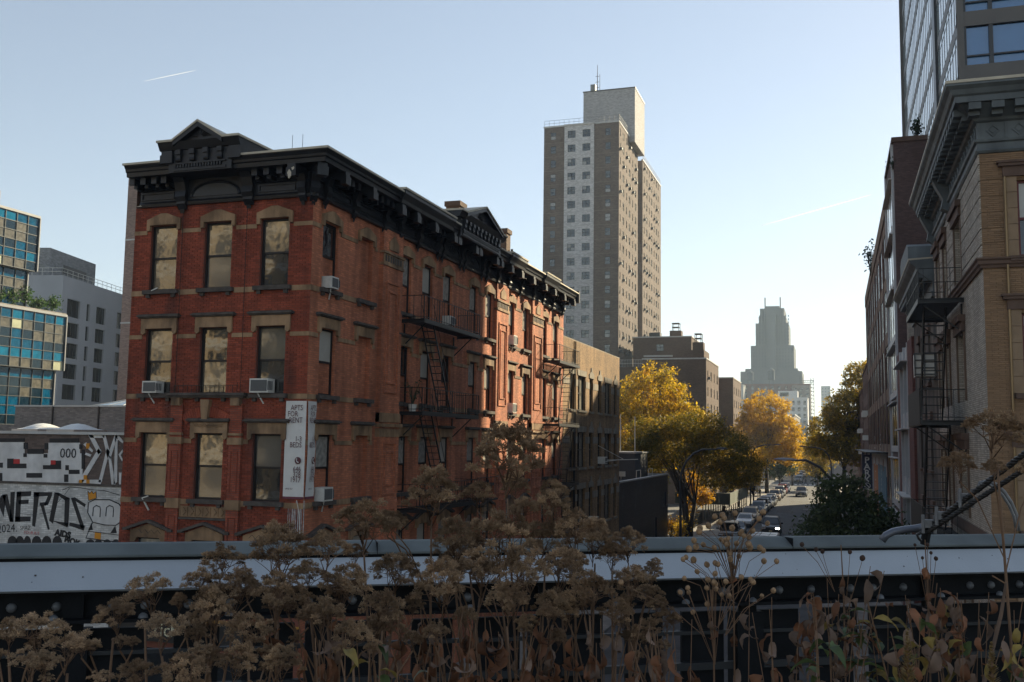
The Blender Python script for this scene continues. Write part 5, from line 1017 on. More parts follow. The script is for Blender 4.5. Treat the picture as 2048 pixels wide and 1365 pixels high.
# brown apartment houses farther on
def row_house(label, y0, y1, z, ac):
    t = thing('brick_apartment_house', label, 'building', (10, (y0 + y1) / 2, 0)); fr = Fr((CX0, y0, 0), (0, 1, 0), (-1, 0, 0)); L = y1 - y0; lst = [((i + .5) * L / 6, 1.3, 'sash') for i in range(6)]; zs = [z - 3.2 - k * 3 for k in range(int((z - 4) / 3))]
    m = MB(fr); cells(fr, m, 0, L, 0, z, part_ops(lst, zs, 1.7), .2); m.build('street_wall', M_GR, t); MB().box(CX0 + .25, CX0 + 14, y0, y1, 0, z - .1).build('body', M_GR, t); MB().box(CX0 - .1, CX0 + 14, y0 - .1, y1, z, z + .3).build('coping', M_TST, t)
    for zz in zs:
        for u, w_, s_ in lst: window(t, fr, u, zz, w_, 1.7, DFRAME, [CURT, GLASS], 'sash', .2)
    for u, zz in ac: inst(ACB, 'air_conditioner', t, fr(u, -.1, zz), fr.rot)
ACB = MB().box(-.45, .45, 0, .75, 0, .6).mesh('air_conditioner', ACW)
row_house('brown brick apartment house with white air conditioners just past the warehouse', 126, 148, 19.6, [(1.8, 13.6), (5.5, 13.5), (1.8, 10.6), (5.5, 7.5), (1.8, 4.6)]); row_house('farther brown brick apartment house behind the tall street tree on the right', 150, 190, 17.8, [(3, 11.8), (3, 8.7), (10, 11.8)])
row_house('distant brick row of houses far down the right side', 425, 640, 17, []); row_house('distant brick row beyond the right street trees', 285, 420, 19, []); 
# ================================================================ glass tower
M_GT = mat('painted_sky_glass', (.36, .43, .43), .03, var=.05, ior=2.6, wavy=.06); M_GTD = mat('painted_sky_glass_front', (.045, .15, .33), .03, var=.05, ior=2.1, wavy=.06); M_GTP = mat('grey_brown_spandrel', (.12, .11, .10), .5, var=.12, scale=.6); M_GTM = mat('dark_mullion', (.05, .05, .052), .4)  # pale and blue base colours paint in part of the sky reflection
gt = thing('glass_tower', 'tall glass apartment tower with grey spandrel bands over the corner building', 'building', (24, 84, 0)); GY_ = 49.3; GX_ = ony(1918, 185, GY_).x; FGTF = Fr((GX_, GY_, 0), (1, 0, 0), (0, -1, 0)); FGTS = Fr((GX_, GY_, 0), (0, 1, 0), (-1, 0, 0)); GD = 86.0 - GY_; zA = 12.0; FH = 3.32 * .795
MB().box(GX_ + .3, GX_ + 34, GY_ + .3, GY_ + GD - .1, 0, 98).build('core', M_GTP, gt); zb0 = ony(1935, 160, GY_).z - 4 * FH
br_ = GD * .27
for k in range(-3, 29):
    z = zb0 + k * FH
    MB(FGTF).box(0, 34, -.28, .02, z - .02, z + .70).build('spandrel', M_GTP, gt)
    for a, b in ((.02, br_), (br_ + 1.4, GD)):
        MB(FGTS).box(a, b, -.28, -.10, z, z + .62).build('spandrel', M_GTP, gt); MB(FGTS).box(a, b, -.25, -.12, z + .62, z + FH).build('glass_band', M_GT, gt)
    if -1 <= k <= 8:
        for j, (a, b) in enumerate(((.36, 1.37), (1.55, 3.1), (3.26, 4.7), (4.86, 6.36))):
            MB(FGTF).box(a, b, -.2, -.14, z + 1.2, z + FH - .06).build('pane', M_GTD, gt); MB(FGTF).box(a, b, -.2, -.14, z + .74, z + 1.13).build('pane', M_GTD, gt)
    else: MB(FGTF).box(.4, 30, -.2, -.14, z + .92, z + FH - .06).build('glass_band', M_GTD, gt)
    f = MB(FGTF); f.box(.3, 34, -.22, -.02, z + 1.13, z + 1.2)
    for a in (.31, 1.46, 3.18, 4.78, 6.44): f.box(a - .09, a + .09, -.22, -.01, z + .70, z + FH - .02)
    f.build('mullions', M_GTM, gt)
    f = MB(FGTS); f.box(.02, br_, -.2, -.11, z + 2.2, z + 2.26); u = .7
    while u < GD:
        if not br_ < u < br_ + 1.4: f.box(u - .05, u + .05, -.2, -.105, z + .62, z + FH)
        u += 1.15
    f.build('mullions', M_GTM, gt, kind='stuff')
MB(FGTF).box(0, .3, -.3, .04, 12, 98).build('corner_post', M_GTP, gt); MB(FGTS).box(br_, br_ + 1.4, -.4, .02, 12, 98).build('dark_pier', M_GTM, gt); MB(FGTS).box(GD - .2, GD, -.3, .1, 12, 98).build('corner_post', M_GTP, gt)
MB().box(GX_ + .1, GX_ + 34, GY_ + .1, GY_ + GD, 98, 98.5).build('roof', M_ROOF, gt)
# ================================================================ trees
M_BARK = mat('tree_bark', (.045, .036, .028), .95, var=.3, scale=3, bump=.5)
def tree(name, label, base, blobs, n, size, m, trunk_r, stems=1, group=None, lean=(0, 0), cl=.75, per=26, asp=.55, lh=None):
    """blobs: (dx, dy, z, rx, ry, rz) ellipsoids of the crown relative to the base."""
    t = thing(name, label, 'tree', base, group); k = np.random.RandomState(int(abs(base[0] * 131 + base[1] * 17)) % 99991); B = Vector(base); ends = []
    vol = np.array([b[3] * b[4] * b[5] for b in blobs]) ** .8; nb = (vol / vol.sum() * n / per).astype(int) + 1; P = []
    for b, q in zip(blobs, nb):
        d = k.normal(size=(q, 3)); d /= np.linalg.norm(d, axis=1)[:, None]; r = k.uniform(.35, 1.0, (q, 1)) ** .55
        c = d * r * np.array(b[3:6]) + np.array(b[:3]) + np.array(base); ends += [Vector(x) for x in c[:max(3, q // 9)]]
        rad_ = cl * k.uniform(.6, 1.35, (q, 1, 1)); L = c[:, None, :] + k.normal(size=(q, per, 3)) * rad_ * np.array([.52, .52, .36]); P.append(L.reshape(-1, 3))
    leaf_mesh(np.concatenate(P), size, k, m, 'crown', t, asp)
    zc = min(b[2] - b[5] for b in blobs); tr = MB(); h0 = lh or max(1.5, zc * .9)
    for s_ in range(stems):
        a = 2 * PI * s_ / stems + .4; off = Vector((math.cos(a), math.sin(a), 0)) * (trunk_r * 1.1 if stems > 1 else 0); fk = B + Vector((lean[0], lean[1], h0)) + off * 3
        tr.tube([B + off * .8 - Vector((0, 0, .1)), B + off * 1.5 + Vector((lean[0] * .4, lean[1] * .4, h0 * .5)), fk], [trunk_r * 1.25, trunk_r, trunk_r * .85], 8)
        for i in range(s_, len(ends), stems):
            e = ends[i]
            if i > 26: break
            mid = fk.lerp(e, .5) + Vector((k.uniform(-.4, .4), k.uniform(-.4, .4), (e - fk).length * .10)); ln = (e - fk).length
            tr.tube([fk - Vector((0, 0, .2)), fk.lerp(mid, .55), mid, e], [trunk_r * .5, trunk_r * .36, trunk_r * .2, .02], 5, False)
    tr.build('trunk', M_BARK, t, smooth=True); return t
def leafm(name, a, b, trans=.42, sc=.35): return mat(name, a, .65, var=.2, scale=.5, isl=.35, trans=trans, col2=b, c2scale=sc, c2isl=True)
L_YG = leafm('yellow_green_leaf', (.34, .26, .02), (.62, .38, .016), .5); L_LOC = leafm('locust_leaf', (.12, .12, .018), (.30, .19, .018), .48); L_OR = leafm('orange_yellow_leaf', (.62, .38, .025), (.48, .30, .025), .5); L_OL = leafm('olive_leaf', (.24, .20, .03), (.42, .28, .024), .5)
L_GR = leafm('dark_green_leaf', (.05, .08, .03), (.085, .11, .04), .3); L_YE = leafm('bright_yellow_leaf', (.50, .29, .015), (.42, .21, .012), .5); L_FAR = leafm('far_autumn_leaf', (.17, .10, .02), (.10, .085, .025))
def at(px_, py_, Y): p = ony(px_, py_, Y); return p
def tr_at(px_, Y): return at(px_, 1000, Y).x
x = tr_at(1308, 128); tree('maple_tree', 'tall yellow green tree rising behind the black garage', (x, 128, 0), [(0, 0, 15.5, 4.6, 4.5, 5), (-3.4, -1, 12.5, 3.6, 3.5, 4), (3.2, 0, 12.5, 3.4, 3.5, 3.4), (-1, 0, 9, 5.2, 4.5, 3), (5.4, -1, 9.5, 2.4, 3, 2)], 21000, .21, L_YG, .3)
x = tr_at(1376, 106); tree('honey_locust_tree', 'wide dark feathery tree with several trunks beside the street lamp', (x, 106, 0), [(-1.5, 0, 9.8, 4.8, 4, 2.4), (3.3, 0, 9.2, 3.6, 3.6, 2.3), (-5, 0, 8.2, 3.2, 3, 2.4), (.8, 0, 11.6, 3.6, 3.2, 1.8), (5.6, -.5, 7.2, 2.2, 3, 1.7), (-3.6, 0, 11.2, 2.8, 3, 1.6), (3.4, 0, 6.3, 2.8, 3, .9)], 36000, .17, L_LOC, .23, 3, cl=.8, asp=.35, lh=3.6)
x = tr_at(1534, 205); tree('plane_tree', 'big orange yellow street tree glowing in the sun on the left side', (x, 205, 0), [(0, 0, 16, 5.2, 5.5, 4.8), (-2.8, 0, 12, 4.4, 5, 4), (3.2, 0, 11.6, 4.2, 5, 4), (0, 0, 9.4, 6.2, 5.5, 3), (4.2, 0, 8, 2.6, 4, 2.2)], 26000, .24, L_OR, .35)
x = tr_at(1660, 172); tree('plane_tree', 'tall olive brown street tree leaning over the road on the right', (1.2, 172, 0), [(3.2, 2, 20, 3.2, 4, 4.2), (.8, 0, 15.5, 4.0, 4, 4.2), (-1.6, 0, 12.2, 4.2, 4, 3.4), (1.6, 0, 9.6, 4.6, 5, 3), (-3.3, -1, 9.5, 2.6, 3, 2)], 24000, .22, L_OL, .35)
tree('street_tree', 'dark green leafy street tree in shade close to the railing on the right', (.75, 56, 0), [(-.1, 0, 6.0, 2.1, 2.2, 2.2), (-1.3, 0, 4.6, 1.6, 1.9, 2.0), (1.1, 0, 4.8, 1.7, 2, 1.9), (-.4, -.2, 7.5, 1.2, 1.3, 1.0), (.2, 0, 3.3, 2.4, 2.1, 1.4), (2.2, 0, 4.2, 1.0, 1.2, 1.2)], 16000, .12, L_GR, .13, cl=.5)
x = tr_at(1388, 122); tree('ornamental_tree', 'small bright yellow tree lit by the sun below the dark tree', (x, 122, 0), [(.4, 0, 4.0, 1.9, 1.5, 1.3), (-.6, 0, 5.6, 1.2, 1.2, 1.2), (1.0, -.2, 3.2, 1.3, 1.2, .7), (-.3, 0, 2.2, .8, .8, .7)], 2600, .16, L_YE, .1, cl=.5)
x = tr_at(1507, 152); tree('street_tree', 'young yellow orange street tree beyond the sidewalk shed', (x, 152, 0), [(0, 0, 6.3, 1.9, 2, 2.6), (-.8, 0, 4.4, 1.7, 2, 1.8), (.8, 0, 8, 1.2, 1.5, 1.6)], 5200, .16, L_OR, .12)
x = tr_at(1478, 158); tree('street_tree', 'half green half yellow street tree just behind the sidewalk shed', (x, 158, 0), [(0, 0, 6, 2.2, 2, 2.4), (-2, 0, 7.4, 2.2, 2, 2)], 5200, .16, L_YG, .12)
for i, (px_, Y, z, r, mm, lab) in enumerate(((1585, 250, 9.5, 4.2, L_OR, 'rusty orange street tree at the left corner of the crossing'), (1560, 236, 7.5, 3.2, L_GR, 'dark green street tree shading the left sidewalk near the crossing'), (1600, 330, 12, 5.0, L_FAR, 'brownish tree past the crossing on the left'), (1612, 420, 13, 5.5, L_FAR, 'distant tan tree closing the left side of the street'), (1636, 225, 9.5, 3.6, L_OL, 'olive street tree at the right kerb before the crossing'), (1650, 330, 12, 5, L_OL, 'olive tree past the crossing on the right'), (1632, 520, 13, 6, L_FAR, 'hazy far tree at the end of the street'), (1600, 560, 14, 7, L_FAR, 'hazy far tree in front of the white loft building'), (1452, 176, 7, 3.4, L_LOC, 'brown green tree between the brown brick blocks'), (1262, 120, 8, 3.6, L_LOC, 'loose green tree behind the garage bulkhead'))):
    x = tr_at(px_, Y); tree('street_tree', lab, (x, Y, 0), [(0, 0, z * .8, r, r, r * .85), (-r * .35, 0, z * .8 + r * .6, r * .6, r * .6, r * .5), (r * .4, 0, z * .8 - r * .3, r * .75, r * .7, r * .6), (-r * .2, 0, z * .5, r * .8, r * .8, r * .5)], 6500 if Y < 300 else 2600, .2 if Y < 300 else .36, mm, .2, cl=.9)
for i, (x, y, c) in enumerate(((-15.2, 101.5, L_YG), (-16.6, 104, L_YE), (-15.6, 109, L_YG))): shrub('shrub', ['yellowish shrub at the foot of the lamp post by the garage', 'bright shrub behind the iron fence beside the garage', 'low green shrub behind the iron fence farther along'][i], 'shrub', (x, y, 0), .9, 2.2, 700, c, .1)
# ================================================================ street furniture
M_LAMP = mat('grey_lamp_metal', (.045, .048, .055), .4, var=.1); M_LAMPL = mat('pale_lamp_head', (.30, .33, .38), .35)
def lamp(label, base, path, head, L, pale=False):
    t = thing('street_lamp', label, 'street lamp', base); MB().tube([Vector(p) for p in path], [.11] * 2 + [.085] * (len(path) - 4) + [.05] * 2, 8).build('pole', M_LAMP, t, smooth=True); MB().lathe(base, [(.22, 0), (.2, .9), (.13, 1.1)], 10).build('base', M_LAMP, t)
    h = Vector(head[0]); d = Vector(head[1]).normalized(); s_ = d.cross(Vector((0, 0, 1))).normalized(); b = MB(); R_ = [(0, .05), (.12, .13), (.45, .17), (.75, .14), (.95, .03)]; rings = []
    for f, w_ in R_:
        i = len(b.v); c = h + d * (f * L); b.v += [tuple(c + s_ * (w_ * math.cos(a)) + Vector((0, 0, w_ * (.75 if math.sin(a) > 0 else .35) * math.sin(a)))) for a in [2 * PI * q / 10 for q in range(10)]]; rings.append(i)
    for i, j in zip(rings, rings[1:]): b.f += [(i + q, i + (q + 1) % 10, j + (q + 1) % 10, j + q) for q in range(10)]
    b.f += [tuple(rings[0] + q for q in range(10)), tuple(rings[-1] + q for q in range(10))]; b.build('lamp_head', M_LAMPL if pale else M_LAMP, t, smooth=True); MB().box(h.x + d.x * .5 * L - .12, h.x + d.x * .5 * L + .12, h.y - .12, h.y + .12, h.z - .09, h.z - .04).build('lens', ACW, t)
    return t
bx_ = -12.1; by_ = 81.0
lamp('dark curved street lamp arching over the left sidewalk by the garage', (bx_, by_, .13), [(bx_, by_, .2), (bx_, by_, 4), (bx_, by_, 6.9), (bx_ + .12, by_, 7.7), (bx_ + .5, by_, 8.5), (bx_ + 1.1, by_, 9.15), (bx_ + 1.8, by_, 9.45), (bx_ + 2.5, by_, 9.5), (bx_ + 3.0, by_, 9.5)], ((bx_ + 2.9, by_, 9.55), (1, 0, -.02)), .95)
hx = ony(1545, 919, 68); ex = ony(1590, 921, 68); kx = ony(1640, 935, 68)
lamp('pale headed street lamp reaching in from the right over the road', (.2, 68, .13), [(.2, 68, .2), (.2, 68, 4), (.1, 68, 6.9), (-.1, 68, 7.6), (-.6, 68, 8.0), tuple(kx), (ex.x + .7, 68, ex.z + .02), tuple(ex), (ex.x - .3, 68, ex.z)], ((ex.x + .1, 68, ex.z + .02), (-1, 0, 0.02)), 1.55, True)
lamp('small distant street lamp on the left in front of the orange tree', (-12.1, 150, .13), [(-12.1, 150, .2), (-12.1, 150, 5), (-12.1, 150, 7.6), (-11.9, 150, 8.6), (-11.2, 150, 9.5), (-10.2, 150, 9.8), (-9.2, 150, 9.85), (-8.6, 150, 9.85)], ((-8.7, 150, 9.9), (1, 0, 0)), 1.2)
lamp('small distant street lamp on the right above the far cars', (-.6, 140, .13), [(-.6, 140, .2), (-.6, 140, 5), (-.7, 140, 7.6), (-1, 140, 8.6), (-1.6, 140, 9.3), (-2.6, 140, 9.6), (-3.4, 140, 9.65), (-3.9, 140, 9.65)], ((-3.8, 140, 9.7), (-1, 0, 0)), 1.1)
# sidewalk shed
M_SHG = mat('dark_green_plywood', (.022, .032, .024), .7, var=.15); M_SHP = mat('shed_steel', (.22, .20, .17), .6)
sd = thing('sidewalk_shed', 'dark green plywood sidewalk shed on steel posts over the left sidewalk', 'scaffold', (-15.4, 138, .13)); sx0, sx1, sy0, sy1 = -19.5, -12.65, 126, 152
for k in range(5): MB().box(sx0 + k * 1.37 + .01, sx0 + (k + 1) * 1.37 - .01, sy0, sy0 + .06, 2.35, 3.75).build('panel', M_SHG, sd)
for k in range(13): MB().box(sx1 - .06, sx1, sy0 + .07 + k * 2, sy0 + 2.05 + k * 2, 2.35, 3.75).build('panel', mat('grey_green_plywood', (.12, .14, .115), .7, obj=.15), sd)
MB().box(sx0, sx1 - .07, sy0 + .07, sy1, 2.4, 2.55).build('deck', M_SHG, sd); MB().box(sx1 - .2, sx1 + .03, sy0 - .02, sy1, 2.22, 2.34).build('beam', M_SHP, sd)
for k in range(10):
    for x in (sx1 - .15, sx1 - 3.4): MB().box(x - .06, x + .06, sy0 + .2 + k * 2.8, sy0 + .32 + k * 2.8, .13, 2.3).build('post', M_SHP, sd)
for z in (.5, 1.15): MB().bar((sx1 - .15, sy0 + .2, z), (sx1 - .15, sy1 - .5, z), .04).build('rail', M_SHP, sd)
# iron fences
def fence(label, x, y0, y1, z=1.5, step=.28, m=IRON):
    t = thing('iron_fence', label, 'fence', (x, y0, .13)); g = MB()
    for zz in (.35, z): g.bar((x, y0, zz), (x, y1, zz), .035)
    g.build('rails', m, t); pk_ = MB().bar((0, 0, .13), (0, 0, z + .1), .02).mesh('picket', m); n = int((y1 - y0) / step)
    for i in range(min(n, 110)): inst(pk_, 'picket', t, (x, y0 + i * step, 0))
fence('black iron fence along the sunny left sidewalk before the shed', -15.9, 100, 125); fence('black iron fence on the left sidewalk beyond the shed', -15.9, 154, 255, 1.8, .95)
hg = MB(); hg.box(-12.75, -12.65, 128, 152, .13, .3); hg.build('shed_kerb_rail', M_SHP, sd)
sg = thing('street_sign', 'pale diamond shaped road sign facing away on the left sidewalk', 'sign', (-13.0, 176, .13)); MB().tube([(-13, 176, .13), (-13, 176, 4.2)], .05, 6).build('post', M_SHP, sg); MB(Fr((-13, 175.9, 0), (1, 0, 0), (0, -1, 0))).plate([(0, 2.5), (.85, 3.35), (0, 4.2), (-.85, 3.35)], 0, .03).build('plate', ACW, sg)
aw = thing('awning', 'white entrance awning on the left sidewalk in the shade of trees', 'awning', (-15, 190, 3)); MB().prism([(190, 3.6), (190, 4.4), (194, 4.8), (194, 3.6)], -15.9, -13.4).build('canopy', ACW, aw)
for x in (-15.8, -13.5): MB().tube([(x, 190.2, .13), (x, 190.2, 3.6)], .04, 6).build('pole', ACW, aw)
pm = thing('parking_meter', 'grey parking meter post on the sunny sidewalk by the fence', 'parking meter', (-13.6, 113, .13)); MB().tube([(-13.6, 113, .13), (-13.6, 113, 1.3)], .04, 6).build('post', M_LAMP, pm); MB().box(-13.78, -13.42, 112.9, 113.1, 1.3, 1.95).build('head', ACG, pm)
# ================================================================ vehicles
M_TYRE = mat('tyre_rubber', (.015, .015, .015), .9); M_RIM = mat('alloy_rim', (.30, .30, .31), .35, metal=.8); M_CGL = mat('car_glass', (.012, .014, .018), .03, var=0, ior=1.9); M_LMP = mat('headlight_lens', (.55, .56, .58), .15, var=0, ior=1.8); M_BLK = mat('black_plastic', (.02, .02, .021), .6); M_PLT = mat('licence_plate', (.5, .42, .22), .5); M_TAIL = mat('tail_lamp_red', (.35, .01, .01), .3)
def paintm(n, c, metal=.25): return mat('car_paint_' + n, c, .28, var=.03, metal=metal, ior=1.6)
PAINT = {'white': paintm('white', (.62, .63, .65), 0), 'silver': paintm('silver', (.36, .37, .39)), 'grey': paintm('grey', (.12, .125, .135)), 'black': paintm('black', (.014, .014, .017)), 'blue': paintm('blue', (.035, .055, .10)), 'beige': paintm('beige', (.42, .34, .26)), 'red': paintm('red', (.22, .025, .03)), 'bluegrey': paintm('bluegrey', (.14, .17, .21))}
KINDS = {'sedan': dict(st=[(-2.36, .58, .70), (-2.28, .74, .84), (-1.9, .84, .90), (-1.0, .93, .92), (0, .95, .93), (1.4, .98, .93), (2.1, .99, .89), (2.33, .86, .80)], g=[-1.05, -.30, .95, 1.80], h=1.46, wb=1.38, wr=.33),
         'suv': dict(st=[(-2.36, .70, .80), (-2.30, .92, .90), (-1.9, 1.03, .95), (-1.1, 1.10, .97), (0, 1.12, .98), (1.6, 1.14, .98), (2.25, 1.14, .95), (2.36, .95, .88)], g=[-1.15, -.50, 1.85, 2.28], h=1.78, wb=1.42, wr=.37),
         'van': dict(st=[(-2.75, .75, .85), (-2.68, 1.0, .98), (-2.2, 1.22, 1.02), (-1.7, 1.32, 1.04), (0, 1.34, 1.05), (2.5, 1.34, 1.05), (2.8, 1.34, 1.04), (2.85, 1.2, 1.02)], g=[-1.9, -1.0, 2.6, 2.84], h=2.75, wb=1.75, wr=.36)}
CARM = {}
def car_meshes(kind):
    if kind in CARM: return CARM[kind]
    K = KINDS[kind]; b = MB(); rings = []
    for y, zt, hw in K['st']:
        rings.append(b.pts([(-hw * .93, y, .26), (-hw, y, .5), (-hw, y, zt * .78), (-hw * .93, y, zt), (0, y, zt + .03), (hw * .93, y, zt), (hw, y, zt * .78), (hw, y, .5), (hw * .93, y, .26)]))
    for i, j in zip(rings, rings[1:]): b.f += [(i + q, j + q, j + q + 1, i + q + 1) for q in range(8)] + [(i + 8, j + 8, j, i)]
    b.f += [tuple(rings[0] + q for q in range(9)), tuple(rings[-1] + q for q in range(9))[::-1]]
    g0, g1, g2, g3 = K['g']; hw = K['st'][4][2]; zb, H = K['st'][4][1], K['h']; wb, wt = hw * .92, hw * (.74 if kind != 'van' else .86)
    lo_ = [(-wb, g0, zb - .02), (wb, g0, zb - .02), (wb, g3, zb - .02), (-wb, g3, zb - .02)]; hi = [(-wt, g1, H - .07), (wt, g1, H - .07), (wt, g2, H - .07), (-wt, g2, H - .07)]
    i = b.pts(lo_ + hi); b.f += [(i, i + 1, i + 5, i + 4), (i + 1, i + 2, i + 6, i + 5), (i + 2, i + 3, i + 7, i + 6), (i + 3, i, i + 4, i + 7)]
    j = b.pts([(x * .88, g1 + (g2 - g1) * (.06 if y == g1 else .94), H) for x, y, z in hi]); b.f += [(i + 4 + q, i + 4 + (q + 1) % 4, j + (q + 1) % 4, j + q) for q in range(4)] + [(j, j + 1, j + 2, j + 3)]
    R_ = {'body': b.mesh('body', M_BLK)}
    def pane(A, B_, C_, D_, n, k=.08, ks=.06):
        A, B_, C_, D_ = map(Vector, (A, B_, C_, D_)); nn = (B_ - A).cross(D_ - A).normalized() * n
        def q(s_, t): return tuple(A.lerp(B_, s_).lerp(D_.lerp(C_, s_), t) + nn)
        return [q(ks, k), q(1 - ks, k), q(1 - ks, 1 - k), q(ks, 1 - k)]
    m = MB(); m.face(pane(lo_[0], lo_[1], hi[1], hi[0], .012)); R_['windscreen'] = m.mesh('windscreen', M_CGL); m = MB(); m.face(pane(lo_[2], lo_[3], hi[3], hi[2], .012, .15)); R_['rear_window'] = m.mesh('rear_window', M_CGL)
    for nm, (p, q_) in (('r', (1, 2)), ('l', (3, 0))):
        A, B_, C_, D_ = map(Vector, (lo_[p], lo_[q_], hi[q_], hi[p])); L_ = []
        for s0, s1 in ((.0, .5), (.5, 1.0)): m = MB(); m.face(pane(A.lerp(B_, s0), A.lerp(B_, s1), D_.lerp(C_, s1), D_.lerp(C_, s0), .012, .12, .07)); L_.append(m.mesh('side_window', M_CGL))
        R_['side' + nm] = L_
    w = MB(Fr((0, 0, 0), (0, 1, 0), (1, 0, 0))); r = K['wr']
    def disc(mb, r, n0, n1): mb.plate([(r * math.cos(t), r * math.sin(t)) for t in [2 * PI * q / 16 for q in range(16)]], n0, n1)
    disc(w, r, -.11, .11); R_['wheel'] = w.mesh('wheel', M_TYRE); w = MB(Fr((0, 0, 0), (0, 1, 0), (1, 0, 0))); disc(w, r * .62, -.12, .12); R_['rim'] = w.mesh('rim', M_RIM)
    y0, zt, h0 = K['st'][1]; m = MB(); m.box(-.19, .19, -.06, .06, -.07, .07); R_['headlight'] = m.mesh('headlight', M_LMP); R_['tail'] = MB().box(-.12, .12, -.05, .05, -.12, .12).mesh('tail_light', M_TAIL)
    m = MB(); m.box(-h0 * .55, h0 * .55, y0 - .07, y0 + .1, zt - .33, zt - .14); R_['grille'] = m.mesh('grille', M_BLK); m = MB(); m.box(-h0 * .95, h0 * .95, K['st'][0][0] - .04, K['st'][0][0] + .1, .27, .44); R_['bumper'] = m.mesh('bumper', M_BLK)
    R_['plate'] = MB().box(-.16, .16, -.02, .02, -.08, .08).mesh('licence_plate', M_PLT); R_['mirror'] = MB().box(-.13, .13, -.05, .07, 0, .16).mesh('mirror', M_BLK); R_['K'] = K; CARM[kind] = R_; return R_
def car(name, kind, col, x, y, rz, label, group, cat='car'):
    R_ = car_meshes(kind); K = R_['K']; t = thing(name, label, cat, (0, 0, 0), group); P = lambda me, n, loc=(0, 0, 0), m=None: inst(me, n, t, loc, 0, m)
    P(R_['body'], 'body', m=PAINT[col]); P(R_['windscreen'], 'windscreen'); P(R_['rear_window'], 'rear_window')
    for k in 'rl':
        for q in R_['side' + k]: P(q, 'side_window')
    hw = K['st'][4][2]
    for sx in (-1, 1):
        for yy in (-K['wb'], K['wb']): w = P(R_['wheel'], 'wheel', (sx * (hw - .1), yy, K['wr'])); sub(R_['rim'], 'rim', w)
        y0, zt, h0 = K['st'][1]; P(R_['headlight'], 'headlight', (sx * h0 * .76, y0 + .0, zt - .15)); P(R_['mirror'], 'mirror', (sx * (hw + .1), K['g'][0] + .35, K['st'][4][1] + .02)); P(R_['tail'], 'tail_light', (sx * hw * .82, K['st'][-1][0] - .02, K['st'][-1][1] - .05))
    P(R_['grille'], 'grille'); P(R_['bumper'], 'bumper'); P(R_['plate'], 'licence_plate', (0, K['st'][0][0] - .06, .52))
    t.location = (x, y, .005); t.rotation_euler = (0, 0, rz); t.scale = (1.06,) * 3; return t
PK = 'cars parked along the left kerb'; prow = [('black_suv', 'suv', 'black', 'black SUV parked first in the kerb row, nearest the railing'), ('blue_sedan', 'sedan', 'bluegrey', 'blue grey sedan parked tightly behind the nearest black SUV'), ('white_sedan', 'sedan', 'white', 'white sedan parked third in the left kerb row'), ('beige_van', 'suv', 'beige', 'beige people carrier parked right behind the white sedan'), ('blue_suv', 'sedan', 'blue', 'dark blue sedan parked behind the beige people carrier'), ('silver_suv', 'suv', 'silver', 'silver SUV parked fifth from last among the nearer kerb cars'), ('grey_suv', 'suv', 'bluegrey', 'blue grey SUV parked behind the silver SUV'), ('white_van', 'suv', 'white', 'white SUV with pale roof parked halfway along the kerb row'), ('black_sedan', 'sedan', 'black', 'black sedan parked behind the halfway white SUV'), ('silver_sedan', 'sedan', 'silver', 'silver sedan parked next to the sun patch on the road'), ('beige_suv', 'suv', 'beige', 'beige SUV parked level with the moving grey minivan'), ('grey_sedan', 'sedan', 'grey', 'dark grey sedan parked behind the beige SUV'), ('silver_suv', 'suv', 'silver', 'silver SUV parked far along the kerb beyond the grey sedan'), ('red_suv', 'suv', 'red', 'dark red SUV parked far along the kerb row'), ('white_suv', 'suv', 'white', 'white SUV parked near the far end of the kerb row'), ('silver_sedan', 'sedan', 'silver', 'silver sedan parked last in the kerb row before the crossing')]
ys = [105, 111.4, 124, 131.5, 139, 146, 153, 160.5, 168, 175, 183, 191, 199, 207.5, 216.5, 226]
for i, ((n, k, c, l), y) in enumerate(zip(prow, ys)): car('car', k, c, -10.55 + rnd.uniform(-.12, .12), y + rnd.uniform(-.3, .3), rnd.uniform(-.03, .03) if i != 1 else .05, l, PK)
MV = 'cars moving on the side street'
car('car', 'suv', 'black', -7.0, 114.5, .02, 'black SUV driving toward the viewer with a lit headlight', MV)
MB().box(-6.45, -6.18, 111.9, 111.98, .82, .96).build('headlight_glow', emis('lit_headlight', (1, .93, .8), 6), None) if False else None
car('car', 'suv', 'grey', -6.5, 199, 0, 'grey minivan driving toward the viewer in mid street', MV); car('car', 'suv', 'grey', -9.4, 268, .0, 'dark SUV waiting at the far crossing on the left lane', MV); car('car', 'suv', 'black', -5.6, 276, .0, 'pale roofed SUV waiting at the far crossing on the right lane', MV)
for y, l in ((233, 'silver sedan at the right kerb just before the crossing'), (212, 'silver car half hidden behind the dark green tree on the right')): car('car', 'sedan', 'silver', -2.3, y, 0, l, 'cars parked along the right kerb')
for i, (x, y, c, l) in enumerate(((-10.3, 300, 'silver', 'far silver car beyond the crossing on the left'), (-9.9, 318, 'white', 'far white car beyond the crossing, second on the left'), (-3.0, 305, 'grey', 'far grey car beyond the crossing on the right'), (-6.2, 330, 'white', 'far white car coming down the middle of the street'), (-10.2, 336, 'black', 'far black car beyond the crossing, third on the left'))): car('car', 'suv', c, x, y, 0, l, 'cars beyond the crossing')
v = car('van', 'van', 'silver', -5.25, 77.0, 0, 'high roofed grey van seen from above just past the railing', None, 'van'); v.scale = (1.12, 1.1, 1.15)
rr = MB()
for y in (-.6, .9): rr.box(-.74, .74, y, y + .03, 2.745, 2.765)
for x in (-.3, .3): rr.box(x, x + .03, -.9, 2.4, 2.745, 2.762)
o = rr.build('roof_rib', M_BLK, None); o.parent = v
vx = car('car', 'suv', 'white', -1.9, 17.6, PI / 2, 'white car on the avenue glimpsed through the railing', 'cars on the avenue below the railing'); car('car', 'sedan', 'black', -6.3, 14, -PI / 2, 'black car on the avenue glimpsed through the railing', 'cars on the avenue below the railing')
